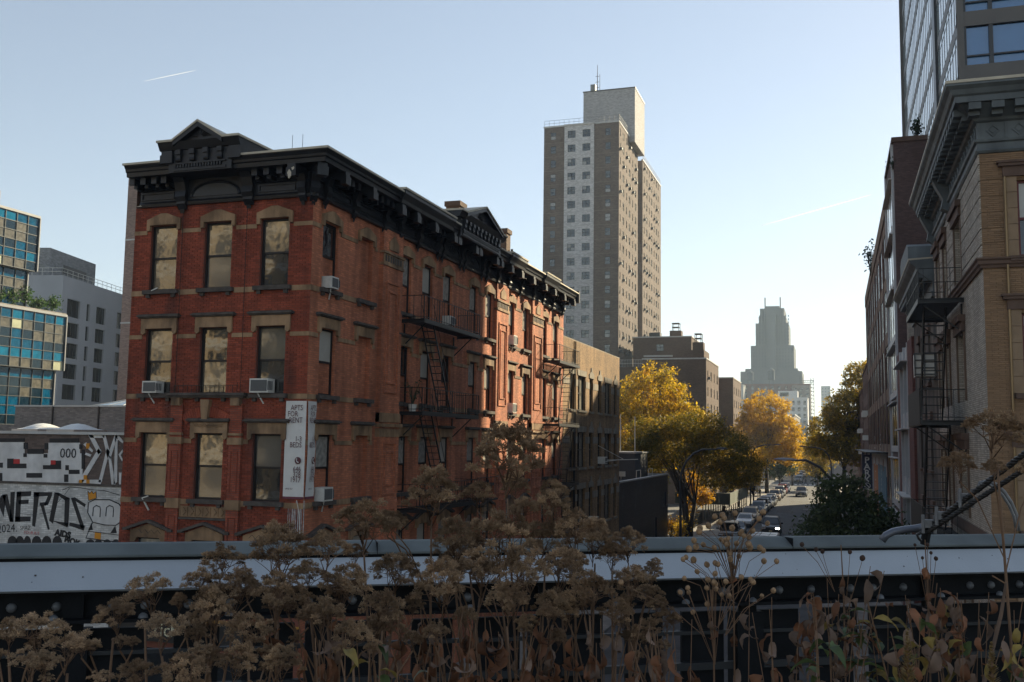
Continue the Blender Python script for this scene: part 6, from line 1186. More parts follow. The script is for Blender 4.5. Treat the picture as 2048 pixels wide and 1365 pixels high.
# lit headlight of the oncoming SUV
for o in [x for x in bpy.data.objects if x.get('label', '').startswith('black SUV driving')]:
    hl = [c for c in o.children if c.name.startswith('headlight')][-1]; hl.material_slots[0].link = 'OBJECT'; hl.material_slots[0].material = emis('lit_headlight', (1, .94, .82), 9)
# ================================================================ people
M_SKIN = mat('skin', (.30, .17, .11), .6); M_HAIR = mat('dark_hair', (.02, .015, .012), .7)
def person(label, loc, rz, stride, coat, trousers, h=1.75):
    k = h / 1.75 * 1.05; t = thing('person', label, 'person', (0, 0, 0)); s_ = stride
    V = [(0, 0, .95), (0, 0, 1.15), (0, -.01, 1.38), (0, 0, 1.5), (0, -.02, 1.58), (0, -.03, 1.68), (-.19, 0, 1.40), (-.25, -.10 * s_, 1.14), (-.24, -.26 * s_ - .03, .92), (-.24, -.30 * s_ - .04, .84), (.19, 0, 1.40), (.25, .10 * s_, 1.14), (.24, .22 * s_ - .05, .92), (.24, .25 * s_ - .07, .84),
         (-.10, 0, .88), (-.10, .16 * s_ - .03, .50), (-.10, .42 * s_, .10), (-.10, .34 * s_ - .14, .04), (.10, 0, .88), (.10, -.20 * s_ - .02, .50), (.10, -.32 * s_, .09), (.10, -.34 * s_ - .18, .04)]
    E = [(0, 1), (1, 2), (2, 3), (3, 4), (4, 5), (2, 6), (6, 7), (7, 8), (8, 9), (2, 10), (10, 11), (11, 12), (12, 13), (0, 14), (14, 15), (15, 16), (16, 17), (0, 18), (18, 19), (19, 20), (20, 21)]
    RR = [.15, .14, .16, .06, .085, .09, .075, .055, .042, .04, .075, .055, .042, .04, .105, .07, .05, .04, .105, .07, .05, .04]
    me = bpy.data.meshes.new('body'); me.from_pydata([tuple(c * k for c in p) for p in V], E, []); o = bpy.data.objects.new('body', me); COL.objects.link(o); md = o.modifiers.new('s', 'SKIN'); sv = me.skin_vertices[0].data
    for i, r in enumerate(RR): sv[i].radius = (r * k, r * k * (.72 if i in (1, 2) else 1))
    sv[0].use_root = True; o.modifiers.new('d', 'SUBSURF').levels = 1; bpy.context.view_layer.update(); m2 = bpy.data.meshes.new_from_object(o.evaluated_get(bpy.context.evaluated_depsgraph_get())); bpy.data.objects.remove(o)
    m2.name = 'body'
    for mm in (coat, trousers, M_SKIN, M_BLK): m2.materials.append(mm)
    for p in m2.polygons:
        c = p.center / k; p.material_index = 2 if c.z > 1.52 or (abs(c.x) > .19 and c.z < .9) else 3 if c.z < .1 else 1 if c.z < .9 and abs(c.x) < .22 else 0
        p.use_smooth = True
    b = bpy.data.objects.new('body', m2); link(b, t); b2 = MB().lathe((0, .012 * k, 1.64 * k), [(.09 * k, 0), (.104 * k, .05 * k), (.09 * k, .11 * k), (.03 * k, .145 * k)], 10).build('hair', M_HAIR, t, smooth=True); t.location = loc; t.rotation_euler = (0, 0, rz); return t
M_C1 = mat('dark_coat', (.02, .02, .024), .9); M_C2 = mat('grey_coat', (.10, .10, .105), .9); M_C3 = mat('blue_jeans', (.03, .045, .08), .9); M_C4 = mat('brown_jacket', (.12, .07, .04), .9)
person('person in a grey coat crossing the far junction, walking left', (-8.7, 254.5, .01), -PI / 2, 1, M_C2, M_C3); person('person in dark clothes crossing the far junction with long strides', (-7.2, 253, .01), -PI / 2, 1.1, M_C1, M_C1, 1.8); person('person in black standing at the kerb by the last parked car', (-12.3, 243, .13), 0, .2, M_C1, M_C3)
person('person in dark clothes walking on the left sidewalk beyond the shed', (-13.4, 186, .13), 0, .7, M_C1, M_C1); person('person in a brown jacket walking under the sidewalk shed', (-14.3, 134.5, .13), 0, .8, M_C4, M_C3)
# ================================================================ the raised walkway and its steel railing
DECK = 8.3
M_STL = mat('black_riveted_steel', (.008, .009, .011), .7, ior=1.25, var=.3, scale=5, bump=.15, bscale=60); M_PLATE = mat('grey_blue_rail_plate', (.36, .39, .43), .42, var=.08, scale=2, bump=.06, bscale=80, stain_or_glint=((.27, .29, .32), .56, .5)); M_CAP = mat('weathered_rail_cap', (.115, .13, .13), .75, var=.2, scale=3, stain_or_glint=((.08, .09, .085), .55, .6))
ra_ = rad(58.3); O_ = onz(1024, 1080, 9.40); FRL = Fr((O_.x, O_.y, 0), (math.sin(ra_), math.cos(ra_), 0), (math.cos(ra_), -math.sin(ra_), 0))
rl = thing('steel_railing', 'heavy black riveted steel railing with a pale sloping top plate', 'railing', FRL(0, 0, DECK)); UA, UB = -7, 9
MB(FRL).prism([(-.08, 9.33), (.095, 9.335), (.10, 9.338), (.10, 9.348), (.095, 9.352), (0, 9.40), (-.08, 9.40)], UA, UB).build('cap', M_CAP, rl)
MB(FRL).prism([(.0, 9.30), (.075, 9.30), (.075, 9.333), (.0, 9.329)], UA, UB).build('shadow_strip', M_STL, rl)
MB(FRL).prism([(.070, 9.312), (.088, 9.318), (.194, 9.180), (.178, 9.168)], UA, UB).build('top_plate', M_PLATE, rl)
MB(FRL).prism([(.0, 8.98), (.04, 8.98), (.04, 9.28), (.0, 9.28)], UA, UB).build('girder_web', M_STL, rl)
MB(FRL).prism([(.04, 8.99), (.16, 9.0), (.16, 9.018), (.04, 9.016)], UA, UB).build('girder_flange', M_STL, rl); MB(FRL).box(UA, UB, .04, .12, 9.145, 9.165).build('angle_iron', M_STL, rl)
for k in range(6):                                           # butt joints, splice bolts and dirt on the plate
    u = -6.1 + k * 2.64; MB(FRL).box(u - .002, u + .002, -.08, .1005, 9.336, 9.402).build('joint', M_STL, rl)
k_ = random.Random(8)
for q in range(46):
    u, t = k_.uniform(-3.5, 4.5), k_.random(); n, z = .0885 + .107 * t, 9.3222 - .139 * t; w_ = k_.choice([.002, .003, .004, .007]); MB(FRL).prism([(n - .002, z + .0005), (n, z + .0025), (n + w_ * .6, z + .0025 - w_ * .78), (n + w_ * .6 - .002, z - w_ * .78)], u, u + w_ * k_.uniform(.3, 1.4)).build('dirt_fleck', M_SILL, rl)
rv = MB(Fr((0, 0, 0), FRL.U, FRL.N)); rings = []
for r, n in ((.027, 0), (.026, .009), (.019, .02), (.008, .026)): rings.append(rv.pts([(r * math.cos(t), n, r * math.sin(t)) for t in [2 * PI * q / 10 for q in range(10)]]))
for i, j in zip(rings, rings[1:]): rv.f += [(i + q, i + (q + 1) % 10, j + (q + 1) % 10, j + q) for q in range(10)]
rv.f.append(tuple(rings[-1] + q for q in range(10))); RVM = rv.mesh('rivet', mat('grey_rivet_steel', (.13, .135, .145), .5, var=.3, scale=30), smooth=True)  # rivets coloured a lighter grey than the girder steel
for k in range(70):
    u = -6.8 + k * .225 + (.06 if k % 4 == 0 else 0); inst(RVM, 'rivet', rl, FRL(u, .04, 9.072))
    if k % 2: o = inst(RVM, 'rivet', rl, FRL(u, .12, 9.018)); o.rotation_euler = (0, 0, 0)
for k in range(12):                                          # panels of flat uprights and rails
    u = -6.4 + k * 1.32; MB(FRL).box(u - .09, u + .09, -.04, .10, DECK - .3, 8.95).build('post', M_STL, rl); MB(FRL).box(u - .055, u + .055, .04, .075, 8.95, 9.28).build('post_plate', M_STL, rl)
    if k in (0, 1, 2, 7): MB(FRL).box(u + .09, u + 1.23, .005, .02, DECK - .3, 8.95).build('solid_panel', M_STL, rl)
    else:
        for q, hw in ((.23, .14), (.64, .12), (1.03, .14)): MB(FRL).box(u + q - hw, u + q + hw, .0, .03, DECK - .3, 8.95).build('baluster', M_STL, rl)
for z, h in ((8.815, .022), (8.60, .045), (8.36, .045)): MB(FRL).box(UA, UB, .03, .065, z, z + h).build('lower_rail', mat('rail_bar_steel', (.022, .024, .027), .6), rl)
MB(FRL).box(-7, 9, -.5, 5.5, DECK - .45, DECK - .05).build('walkway_deck', M_CONC, kind='structure'); MB(FRL).box(-7, 9, .35, 3.6, DECK - .05, DECK + .02).build('planting_bed', mat('dark_planting_soil', (.03, .022, .016), .98, var=.3, scale=8, bump=.6), kind='structure')
for k in range(6): u = -6 + k * 2.8; MB(FRL).box(u - .25, u + .25, -.3, .2, 0, DECK - .45).build('viaduct_column', M_STL, None, ['riveted black steel viaduct column under the railing, far left', 'riveted black steel viaduct column under the railing, second from left', 'riveted black steel viaduct column under the railing, third from left', 'riveted black steel viaduct column under the railing, third from right', 'riveted black steel viaduct column under the railing, second from right', 'riveted black steel viaduct column under the railing, far right'][k], 'column', 'steel columns under the walkway')
# cable, clamps and bent pipe at the right
M_CAB = mat('greasy_steel_cable', (.035, .033, .033), .45, var=.3, scale=40, metal=.4); M_GREY = mat('grey_rope_wire', (.16, .16, .165), .5, var=.2, scale=30)
cb = thing('guy_cable', 'thick twisted steel guy cable slanting down to a clamp on the railing', 'cable', tuple(dep(1852, 1060, 5.4)))
def twisted(a, b, r, m, turns, par, name='strand'):
    A, B_ = Vector(a), Vector(b); d = (B_ - A).normalized(); e = d.orthogonal().normalized(); f = d.cross(e)
    for s_ in range(3):
        MB().tube([A.lerp(B_, k / 60) + (e * math.cos(2 * PI * (turns * k / 60 + s_ / 3)) + f * math.sin(2 * PI * (turns * k / 60 + s_ / 3))) * r * .55 for k in range(61)], r * .6, 5).build(name, m, par, smooth=True)
twisted(dep(1848, 1062, 5.45), dep(2140, 838, 4.7), .0155, M_CAB, 14, cb); twisted(dep(1852, 1066, 5.42), dep(2140, 880, 4.7), .0135, M_CAB, 13, cb)
for px_, py_, d in ((1857, 1048, 5.42), (1884, 1032, 5.36), (1931, 996, 5.24)):
    p = dep(px_, py_, d); c = MB(); c.box(p.x - .035, p.x + .035, p.y - .03, p.y + .03, p.z - .02, p.z + .022); c.tube([p + Vector((-.03, -.03, -.05)), p + Vector((-.03, -.03, .05))], .009, 6).tube([p + Vector((.03, -.03, -.05)), p + Vector((.03, -.03, .05))], .009, 6).build('clamp', M_GREY, cb)
rp_ = thing('loose_cable_end', 'grey frayed cable end looping down from the twisted guy cable', 'cable', tuple(dep(2000, 1000, 5.1)))
MB().tube([dep(x, y, 5.15) for x, y in ((1958, 968), (1975, 963), (1992, 970), (2008, 985), (2022, 1006), (2032, 1030), (2037, 1062))], .012, 6).build('strand', M_GREY, rp_, smooth=True); MB().tube([dep(x, y, 5.13) for x, y in ((1955, 972), (1972, 967), (1990, 976), (2005, 991), (2018, 1011), (2028, 1034), (2033, 1062))], .008, 5).build('strand', M_GREY, rp_, smooth=True)
bp_ = thing('bent_pipe', 'bent blue grey steel tube lying on the rail cap at the right', 'pipe', tuple(dep(1800, 1065, 5.55)))
MB().tube([dep(x, y, 5.6) for x, y in ((1764, 1082), (1772, 1071), (1786, 1064), (1806, 1060), (1832, 1057), (1858, 1052))], .021, 8).build('tube', mat('blue_grey_pipe', (.13, .14, .17), .35, metal=.3), bp_, smooth=True)
MB().tube([dep(1856, 1050, 5.5), dep(1849, 1090, 5.5)], .024, 6).build('strut', M_STL, bp_); MB().tube([dep(x, y, 5.42) for x, y in ((1855, 1052), (1845, 1064), (1834, 1070), (1838, 1078), (1842, 1082))], .009, 5).build('hook', M_CAB, bp_)
# ================================================================ dried plants
M_FLO = mat('dried_floret', (.54, .38, .235), .9, var=.35, scale=10, isl=.5, trans=.25, col2=(.20, .125, .075), c2isl=True, c2scale=9); M_FLOB = mat('pale_dried_floret', (.46, .33, .215), .9, var=.25, scale=14, isl=.35, trans=.3); M_STEM = mat('dried_stem', (.17, .10, .06), .9, var=.25, scale=10); M_LB = mat('brown_dead_leaf', (.20, .088, .045), .8, var=.35, scale=12, obj=.4, trans=.25); M_LG = mat('green_leaf', (.085, .12, .045), .6, var=.3, scale=14, obj=.35, trans=.3); M_LY = mat('yellowing_leaf', (.25, .18, .05), .7, var=.4, scale=16, obj=.35, trans=.3); M_LGB = mat('grey_brown_leaf', (.20, .135, .10), .85, var=.3, scale=12, obj=.35, trans=.2)
def np_mesh(name, V, F4, mats, mi=None):
    me = bpy.data.meshes.new(name); V = np.asarray(V, float); F4 = np.asarray(F4, np.int32); n = len(F4); me.vertices.add(len(V)); me.vertices.foreach_set('co', V.ravel()); me.loops.add(4 * n); me.loops.foreach_set('vertex_index', F4.ravel()); me.polygons.add(n)
    me.polygons.foreach_set('loop_start', np.arange(0, 4 * n, 4, dtype=np.int32)); me.polygons.foreach_set('loop_total', np.full(n, 4, np.int32))
    for m in mats: me.materials.append(m)
    if mi is not None: me.polygons.foreach_set('material_index', np.asarray(mi, np.int32))
    me.update(); me.validate(); return me
def head_mesh(seed, nsub=26, nf=34, H=.75, mats=(M_FLO, M_STEM)):
    """A dried corymb of radius 1: many fluffy sub-umbels on forked stalks."""
    k = np.random.RandomState(seed); V = []; F = []; mi = []
    for s_ in range(nsub):
        r = math.sqrt((s_ + .5) / nsub) * .95; a = s_ * 2.399 + k.uniform(-.5, .5); c = np.array([r * math.cos(a), r * math.sin(a), H * (1 - r ** 2) - .2 + k.uniform(-.2, .2)]) + k.normal(0, .06, 3); rs = k.uniform(.12, .21)
        d = k.normal(size=(nf, 3)); d[:, 2] = np.abs(d[:, 2]) * .9 - .25; d /= np.linalg.norm(d, axis=1)[:, None]; p = c + d * rs * k.uniform(.35, 1.1, (nf, 1)); d = d + k.normal(0, .35, (nf, 3)); d /= np.linalg.norm(d, axis=1)[:, None]; e = np.cross(d, k.normal(size=(nf, 3))); e /= np.linalg.norm(e, axis=1)[:, None]; L = k.uniform(.035, .085, (nf, 1)); w = L * .24
        f = np.cross(d, e)
        for ax in (e, f):
            q = np.stack([p - d * L * .6, p + ax * w + d * L * .35, p + d * L, p - ax * w + d * L * .35], 1).reshape(-1, 3); i = len(V); V += list(q); F += [[i + 4 * j + z for z in range(4)] for j in range(nf)]; mi += [0] * nf
        g = k.randint(0, 5); ga = g * 1.2566 + .4; b0 = np.array([0, 0, -1.15 + .14 * g]); b1 = np.array([.30 * math.cos(ga), .30 * math.sin(ga), -.55 + .1 * g]) * (1 if r > .3 else .5); pts = [b0, b1, (b1 + c) / 2 + k.normal(0, .05, 3), c - np.array([0, 0, rs * .4])]
        for j in range(3):
            A, B_ = pts[j], pts[j + 1]; wv = (.022, .013, .009)[j]; dd = (B_ - A) / np.linalg.norm(B_ - A); ex = np.cross(dd, [.3, .2, .93]); ex = ex / np.linalg.norm(ex) * wv; ey = np.cross(dd, ex); i = len(V); V += [A + ex, A + ey, A - ex, A - ey, B_ + ex * .7, B_ + ey * .7, B_ - ex * .7, B_ - ey * .7]; F += [[i + z, i + (z + 1) % 4, i + 4 + (z + 1) % 4, i + 4 + z] for z in range(4)]; mi += [1] * 4
    return np_mesh('flower_head', V, F, mats, mi)
HEADS = [head_mesh(s_, n, 120, h) for s_, n, h in ((1, 38, .8), (2, 34, .65), (3, 44, .95), (4, 30, .55), (5, 36, .75))]; HEADP = [head_mesh(s_, n, 130, h, (M_FLOB, M_STEM)) for s_, n, h in ((11, 24, .7), (12, 20, .6))]
def leaf_blade(seed, n=6, droop=1.2, curl=.35):
    k = random.Random(seed); V = []; F = []; x = z = 0.; a = .3
    for i in range(n + 1):
        t = i / n; w = .175 * math.sin(PI * min(1, t * .93 + .05)) ** .9 * (1 - .3 * t); tw_ = curl * math.sin(t * 3 + k.random() * 2); up = .11 * math.sin(t * 9 + seed)
        V += [(x, -w, z + w * (.5 + tw_) + up * .4), (x, 0, z), (x, w, z + w * (.5 - tw_) - up * .4)]; x += math.cos(a) / n; z += math.sin(a) / n; a -= droop / n * (1 + .6 * k.random())
    for i in range(n): F += [(3 * i, 3 * i + 1, 3 * i + 4, 3 * i + 3), (3 * i + 1, 3 * i + 2, 3 * i + 5, 3 * i + 4)]
    me = np_mesh('leaf', V, F, [M_LB]); me.polygons.foreach_set("use_smooth", [True] * len(F)); return me
LEAVES = [leaf_blade(s_, 6, d, c) for s_, d, c in ((1, 1.9, .6), (2, 2.8, 1.0), (3, 1.3, .5), (4, 3.4, 1.3), (5, 2.3, .8))]; LFRESH = [leaf_blade(s_, 6, d, .1) for s_, d in ((7, .8), (8, 1.2))]
def add_leaf(par, p, size, m, fresh=False, down=None):
    o = inst(rnd.choice(LFRESH if fresh else LEAVES), 'leaf', par, p, 0, m); o.rotation_euler = (rnd.uniform(-.5, .5), (down if down is not None else rnd.uniform(.3, 1.2)) if not fresh else rnd.uniform(-.3, .6), rnd.uniform(0, 2 * PI)); o.scale = (size,) * 3; return o
def stem_path(base, top, bend): m = base.lerp(top, .55) + Vector((rnd.uniform(-bend, bend), rnd.uniform(-bend, bend), 0)); return [base, base.lerp(m, .6), m, m.lerp(top, .55) + Vector((0, 0, .01)), top]
GRP = 'dried flower plants along the railing'
DRY = []
def dried(px_, py_, wpx, d, label=None, pale=False, side=0, leaves=3):
    c = dep(px_, py_, d); R_ = wpx / 2 * d / FPX; base = Vector((c.x + rnd.uniform(-.12, .12), c.y + rnd.uniform(-.1, .1), DECK)); top = c - Vector((0, 0, R_ * 1.05))
    t = thing('dried_flower_plant', label or 'brown dried flower head on a stalk in the thick stand before the railing', 'plant', tuple(base), GRP); P = stem_path(base, top, .05); MB().tube(P, [.0065, .006, .0055, .005, .004], 5).build('stem', M_STEM, t, smooth=True)
    o = inst(rnd.choice(HEADP if pale else HEADS), 'flower_head', t, c, rnd.uniform(0, 6.28)); o.scale = (R_, R_, R_ * rnd.uniform(.85, 1.1)); o.rotation_euler = (rnd.uniform(-.2, .2), rnd.uniform(-.2, .2), rnd.uniform(0, 6.28))
    for q in range(side):
        a = rnd.uniform(0, 6.28); j = P[3].lerp(P[2], rnd.random() * .8); e = c + Vector((math.cos(a), math.sin(a), 0)) * R_ * rnd.uniform(1.2, 1.7) + Vector((0, 0, -R_ * rnd.uniform(.7, 1.6))); r2 = R_ * rnd.uniform(.35, .55)
        MB().tube([j, j.lerp(e, .6) + Vector((0, 0, .01)), e - Vector((0, 0, r2))], .003, 4).build('stem', M_STEM, t); o = inst(rnd.choice(HEADP if pale else HEADS), 'flower_head', t, e, rnd.uniform(0, 6.28)); o.scale = (r2,) * 3
    if not label: DRY.append((py_, px_, t))
    for q in range(leaves):
        f = rnd.uniform(.15, .62); add_leaf(t, base.lerp(top, f), rnd.uniform(.07, .13), rnd.choice([M_LB, M_LB, M_LGB]), down=rnd.uniform(.7, 1.5))
    return t
UNIQ = [(1016, 918, 150, 4.3, 'tallest dried flower plant, its head rising over the sunlit brick wall', False, 5), (730, 1047, 118, 3.9, 'round dried flower head standing over the rail left of centre', False, 2), (864, 992, 108, 4.1, 'dried flower head on a tall stalk before the lowest fire escape balcony', False, 3), (1256, 1088, 84, 4.2, 'small dried flower head on its own beside the garage wall', False, 2), (1992, 858, 128, 3.7, 'loose dried flower head arching over the cable at the far right', False, 3), (72, 1258, 112, 2.9, 'pale fluffy dried flower head in the bottom left corner', True, 2), (62, 1322, 84, 2.8, 'lower pale dried flower head in the bottom left corner', True, 1)]
for a in UNIQ: dried(a[0], a[1], a[2], a[3], a[4], a[5], a[6])
for px_, py_, w_, d in ((1000, 1066, 150, 4.0), (1085, 1072, 96, 4.2), (1146, 1062, 104, 4.1), (905, 1086, 92, 4.0), (1195, 1084, 84, 4.3), (560, 1112, 122, 3.8), (448, 1122, 92, 3.9), (655, 1098, 100, 3.7), (400, 1168, 84, 3.8), (292, 1186, 104, 3.6), (690, 1168, 112, 3.5), (556, 1190, 112, 3.4), (470, 1186, 84, 3.6), (640, 1236, 96, 3.3), (790, 1140, 104, 3.8), (880, 1180, 112, 3.5), (960, 1140, 104, 3.7), (1052, 1150, 118, 3.6), (1126, 1140, 96, 3.8), (1180, 1180, 100, 3.6), (1268, 1160, 92, 3.9), (1300, 1196, 70, 3.8), (760, 1210, 92, 3.3), (1010, 1206, 92, 3.5), (1100, 1210, 84, 3.6), (1230, 1230, 72, 3.7), (228, 1236, 84, 3.3), (420, 1232, 96, 3.3), (330, 1262, 104, 3.1), (496, 1262, 100, 3.1), (705, 1270, 84, 3.1), (140, 1290, 110, 2.9), (366, 1338, 96, 2.8), (560, 1330, 84, 2.9), (268, 1342, 84, 2.8), (940, 1096, 84, 4.2), (1230, 1118, 66, 4.3), (620, 1150, 80, 3.7), (1340, 1236, 60, 3.8), (480, 1330, 80, 2.9), (20, 1270, 60, 3.0), (1290, 1262, 60, 3.7)):
    dried(px_ + rnd.uniform(-6, 6), py_ + rnd.uniform(-5, 5), w_, d, None, px_ < 380 and rnd.random() < .6, rnd.choice([1, 2, 2, 3]), 2 + (py_ > 1150))
M_GLB = mat('tan_seed_globe', (.27, .17, .095), .95, var=.45, scale=60)
for nm, y0, y1 in (('upper row before the pale rail plate', 0, 1125), ('middle row before the black girder', 1125, 1208), ('lower row before the railing openings', 1208, 9999)):
    for i, (y, x, t) in enumerate(sorted([d for d in DRY if y0 <= d[0] < y1], key=lambda d: d[1])): t['label'] = 'dried flower head, %s from left in the %s' % (ORD[i], nm)
# globe seed heads on branching stems
gm = MB().lathe((0, 0, 0), [(.1, -1), (.7, -.75), (1, -.15), (.95, .3), (.6, .72), (.15, .95)], 10).mesh('seed_head', M_GLB, smooth=False); M_FLD = mat('dark_seed', (.05, .028, .02), .9, var=.3, scale=30)
def globes(label, pts, base_px, d, size=7, m=None, leaves=5):
    b = dep(base_px[0], base_px[1], d); base = Vector((b.x, b.y, DECK)); t = thing('seedhead_plant', label, 'plant', tuple(base), 'seedhead plants before the railing'); fork = [dep(base_px[0] + dx, base_px[1] - 105 + dy, d) for dx, dy in ((-34, 12), (-8, -45), (10, -20), (34, 10))]
    MB().tube([base, b.lerp(fork[1], .3), fork[1]], [.004, .0035, .002], 5).build('stem', M_STEM, t)
    for x, y in pts:
        p = dep(x, y, d + rnd.uniform(-.12, .12)); j = min(fork, key=lambda f: (f - p).length); j = j if j.z < p.z - .02 else b
        s_ = MB().tube([b.lerp(j, .6), j.lerp(p, .4), p], .0014, 4); s_.build('stem', M_STEM, t); r = size * d / FPX * rnd.uniform(.8, 1.15); o = inst(gm, 'seed_head', t, p + Vector((0, 0, r * .5)), rnd.uniform(0, 6), m); o.scale = (r * .82, r * .82, r * .95); o.rotation_euler = (rnd.uniform(-.5, .5), rnd.uniform(-.5, .5), 0)
    for q in range(leaves): add_leaf(t, b.lerp(fork[1], rnd.uniform(-.6, .8)), rnd.uniform(.06, .11), rnd.choice([M_LGB, M_LB]), down=1.3)
rr = random.Random(3)
globes('seedhead plant with a dense crowd of round tan seed heads right of centre', [(1462 + rr.gauss(0, 34), 1100 + rr.gauss(0, 30)) for _ in range(34)] + [(1372, 1118), (1388, 1085), (1400, 1060), (1378, 1102), (1366, 1122), (1392, 1098), (1520, 1100), (1528, 1126), (1535, 1050), (1505, 1065), (1440, 1048), (1470, 1030)], (1470, 1260), 3.9)
globes('lower seedhead plant with small round heads hanging over the girder', [(1440 + rr.gauss(0, 55), 1172 + rr.gauss(0, 24)) for _ in range(24)], (1430, 1330), 3.6, 6.5)
globes('thin bare plant with a single dark seed ball against the pale plate', [(1700, 1107), (1632, 1102), (1645, 1106), (1725, 1120), (1604, 1092)], (1690, 1240), 4.0, 6.5, M_FLD, 8)
globes('scraggly brown plant leaning against the railing below the cable', [(1845, 1118), (1872, 1120), (1830, 1092), (1855, 1092), (1862, 1108)], (1858, 1230), 4.0, 4.5, M_FLD, 9)
# leafy plants
def leafy(label, px_, py_, d, spread, hgt, n, mats_, size, fresh, group=None, down=None):
    c = dep(px_, py_, d); base = Vector((c.x, c.y, DECK)); t = thing('leafy_plant', label, 'plant', tuple(base), group); st_ = []
    for q in range(max(2, n // 7)):
        e = c + Vector((rnd.uniform(-1, 1) * spread, rnd.uniform(-.15, .15), rnd.uniform(.2, 1) * hgt)); P = stem_path(base + Vector((rnd.uniform(-.08, .08), rnd.uniform(-.05, .05), 0)), e, .05); st_.append(P); MB().tube(P, [.004, .0035, .003, .002, .0015], 4).build('stem', M_STEM, t)
    for q in range(n):
        P = rnd.choice(st_); f = rnd.uniform(1.2, 3.99); i = int(f); p = P[i].lerp(P[i + 1], f - i); add_leaf(t, p, size * rnd.uniform(.7, 1.25), rnd.choice(mats_), fresh, down)
    return t
leafy('clump of green and yellow leaves at the bottom left of centre', 735, 1330, 2.9, .14, .12, 34, [M_LG, M_LG, M_LY, M_LGB], .085, True); leafy('silvery green leaf clump at the bottom centre', 850, 1345, 2.8, .12, .06, 24, [mat('silvery_leaf', (.17, .19, .15), .7, var=.3, scale=20, obj=.2, trans=.2)], .05, True)
for i, (px_, py_, d, s_, n) in enumerate(((660, 1290, 3.3, .18, 50), (900, 1300, 3.3, .24, 75), (985, 1290, 3.5, .22, 80), (1120, 1295, 3.5, .2, 70), (1235, 1300, 3.4, .2, 60), (1350, 1315, 3.2, .16, 46), (780, 1290, 3.4, .18, 44))):
    leafy(['curled brown dead leaves hanging from stems left of centre', 'curled brown dead leaves hanging from stems, left of the small red sign', 'thickest curtain of rust brown dead leaves at the bottom centre', 'large rust brown dead leaves right of the bottom centre', 'brown dead leaves in front of the white car below', 'grey brown dead leaves under the crowd of round seed heads', 'sparse brown dead leaves beside the green leaf clump'][i], px_, py_, d, s_, .12, n, [M_LB, M_LB, M_LGB], .105, False, 'dead leafed stems before the railing', 1.25)
for i, (px_, py_, d, s_, n, mm, fr_) in enumerate(((1560, 1290, 3.5, .12, 56, [M_LB, M_LGB], False), (1700, 1250, 3.6, .15, 80, [M_LGB, M_LB, M_LGB], False), (1760, 1260, 3.7, .22, 70, [M_LY, M_LG, M_LB], True), (1880, 1250, 3.6, .18, 95, [M_LGB, M_LB], False), (1820, 1275, 3.5, .16, 30, [M_LY, M_LY, M_LG], True), (1990, 1280, 3.5, .16, 60, [M_LB, M_LY, M_LG], False), (1655, 1310, 3.2, .07, 22, [M_LG], True), (1900, 1335, 3.0, .26, 60, [M_LB, M_LGB, M_LY], False))):
    leafy(['drooping brown dead leaves between the railing posts right of centre', 'tall stem of crinkled grey brown leaves reaching the girder', 'bush of yellowing green leaves in the lower right', 'mass of drooping grey brown leaves under the cable', 'yellow leaves mixed into the lower right bush', 'brown and yellow leaves in the right corner', 'fresh green upright sprig in front of a railing opening', 'low brown leaves at the bottom right edge'][i], px_, py_, d, s_, .16 if i != 1 else .26, n, mm, .10, fr_, 'leafy plants in the lower right')
for i, (px_, py_) in enumerate(((1816, 1330), (1985, 1352))):
    c = dep(px_, py_, 3.0); t = thing('feathery_spike_plant', ['pale feathery seed spike standing in the lower right', 'pale feathery seed spike at the very bottom right'][i], 'plant', (c.x, c.y, DECK)); MB().tube([Vector((c.x, c.y, DECK)), c + Vector((0, 0, .06))], .004, 4).build('stem', M_STEM, t)
    k = np.random.RandomState(i); V = []; F = []
    for q in range(260):
        h = k.uniform(-.1, .1); a = k.uniform(0, 6.28); r = .028 * (1 - (h + .1) / .2) + .004; p = np.array([c.x, c.y, c.z + h]) - np.array([c.x, c.y, DECK]); d = np.array([math.cos(a), math.sin(a), .7]); e = np.array([-math.sin(a), math.cos(a), 0]) * .004; j = len(V); V += [p, p + d * r * .6 + e, p + d * r * 1.2, p + d * r * .6 - e]; F.append([j, j + 1, j + 2, j + 3])
    link(bpy.data.objects.new('seed_spike', np_mesh('seed_spike', V, F, [mat('straw_spike', (.27, .18, .07), .9, isl=.3)])), t)
tw2 = thing('bare_stalk', 'bare knobbly tan stalk leaning at the far right edge', 'plant', tuple(dep(1970, 1365, 3.3))); MB().tube([dep(x, y, 3.3) for x, y in ((1962, 1390), (1985, 1300), (2002, 1230), (2012, 1165))], [.007, .0065, .006, .004], 6).build('stem', M_LGB, tw2); MB().tube([dep(x, y, 3.3) for x, y in ((2012, 1168), (1985, 1152)) ], .003, 4).build('twig', M_STEM, tw2)
gk = np.random.RandomState(5); gp = []                                 # leaf litter and low growth in the bed
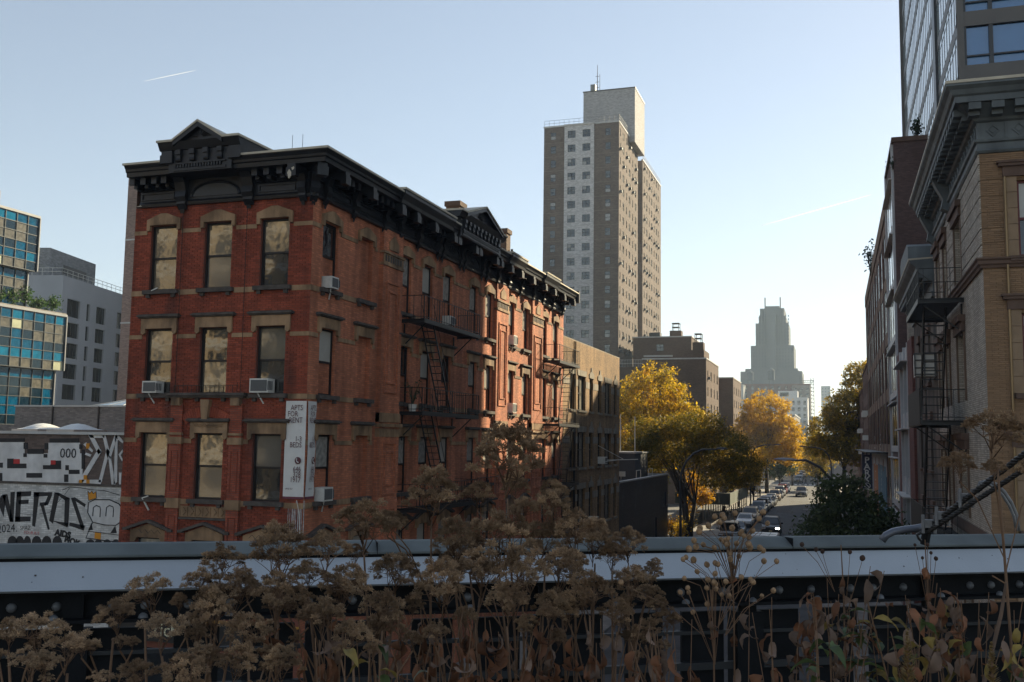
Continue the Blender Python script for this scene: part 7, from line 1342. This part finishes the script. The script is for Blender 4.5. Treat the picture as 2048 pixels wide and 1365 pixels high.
for q in range(5200): u, n = gk.uniform(-6.5, 8.5), gk.uniform(.4, 3.0); p = FRL(u, n, DECK + .03 + abs(gk.normal(0, .10))); gp.append(tuple(p))
lt_ = bpy.data.objects.new('leaf_litter', None); bpy.data.objects.remove(lt_)
class _P: name = '_none'
WL['_none'] = Vector((0, 0, 0)); _t = thing('tmp', 'x', 'x'); lo_ = leaf_mesh(np.array(gp), .055, gk, mat('bed_leaf_litter', (.07, .045, .025), .9, isl=.5, trans=.1, col2=(.05, .055, .022), c2isl=True), 'leaf_litter', _t); lo_.parent = None; bpy.data.objects.remove(_t); lo_['kind'] = 'stuff'
# ================================================================ contrails high above the haze
M_TRAIL = mat('contrail_ice', (.9, .9, .9), 1, var=0, trans=.5, alpha=.34); M_TRAIL2 = mat('thin_contrail_ice', (.9, .9, .9), 1, var=0, trans=.5, alpha=.08)
for (a, b, w_, lab) in (((1522, 452), (1742, 390), 7, 'faint white aircraft trail low in the bright sky on the right'), ((288, 163), (392, 141), 2.2, 'short thin aircraft trail in the blue sky at upper left')):
    A, B_ = EYE + ray(*a) * (9000 / FPX), EYE + ray(*b) * (9000 / FPX); n = 24; P = [A.lerp(B_, k / n) for k in range(n + 1)]
    MB().tube(P, [w_ * (.25 + .75 * math.sin(PI * k / n) ** .7 * (.6 + .4 * k / n)) for k in range(n + 1)], 8).build('contrail', M_TRAIL if a[0] > 1000 else M_TRAIL2, None, lab, 'contrail', smooth=True)
# ================================================================ the air
hm = bpy.data.materials.new('haze_air'); hm.use_nodes = True; t = hm.node_tree; t.nodes.remove(t.nodes['Principled BSDF']); pv = t.nodes.new('ShaderNodeVolumePrincipled'); pv.inputs['Color'].default_value = (.66, .83, 1.0, 1); pv.inputs['Density'].default_value = .00032; pv.inputs['Anisotropy'].default_value = .15
t.links.new(pv.outputs[0], t.nodes['Material Output'].inputs['Volume'])
MB().box(GX0 - 5, GX1 + 5, GY0 - 5, GY1 + 5, -1.2, 116).build('haze', hm, kind='stuff')
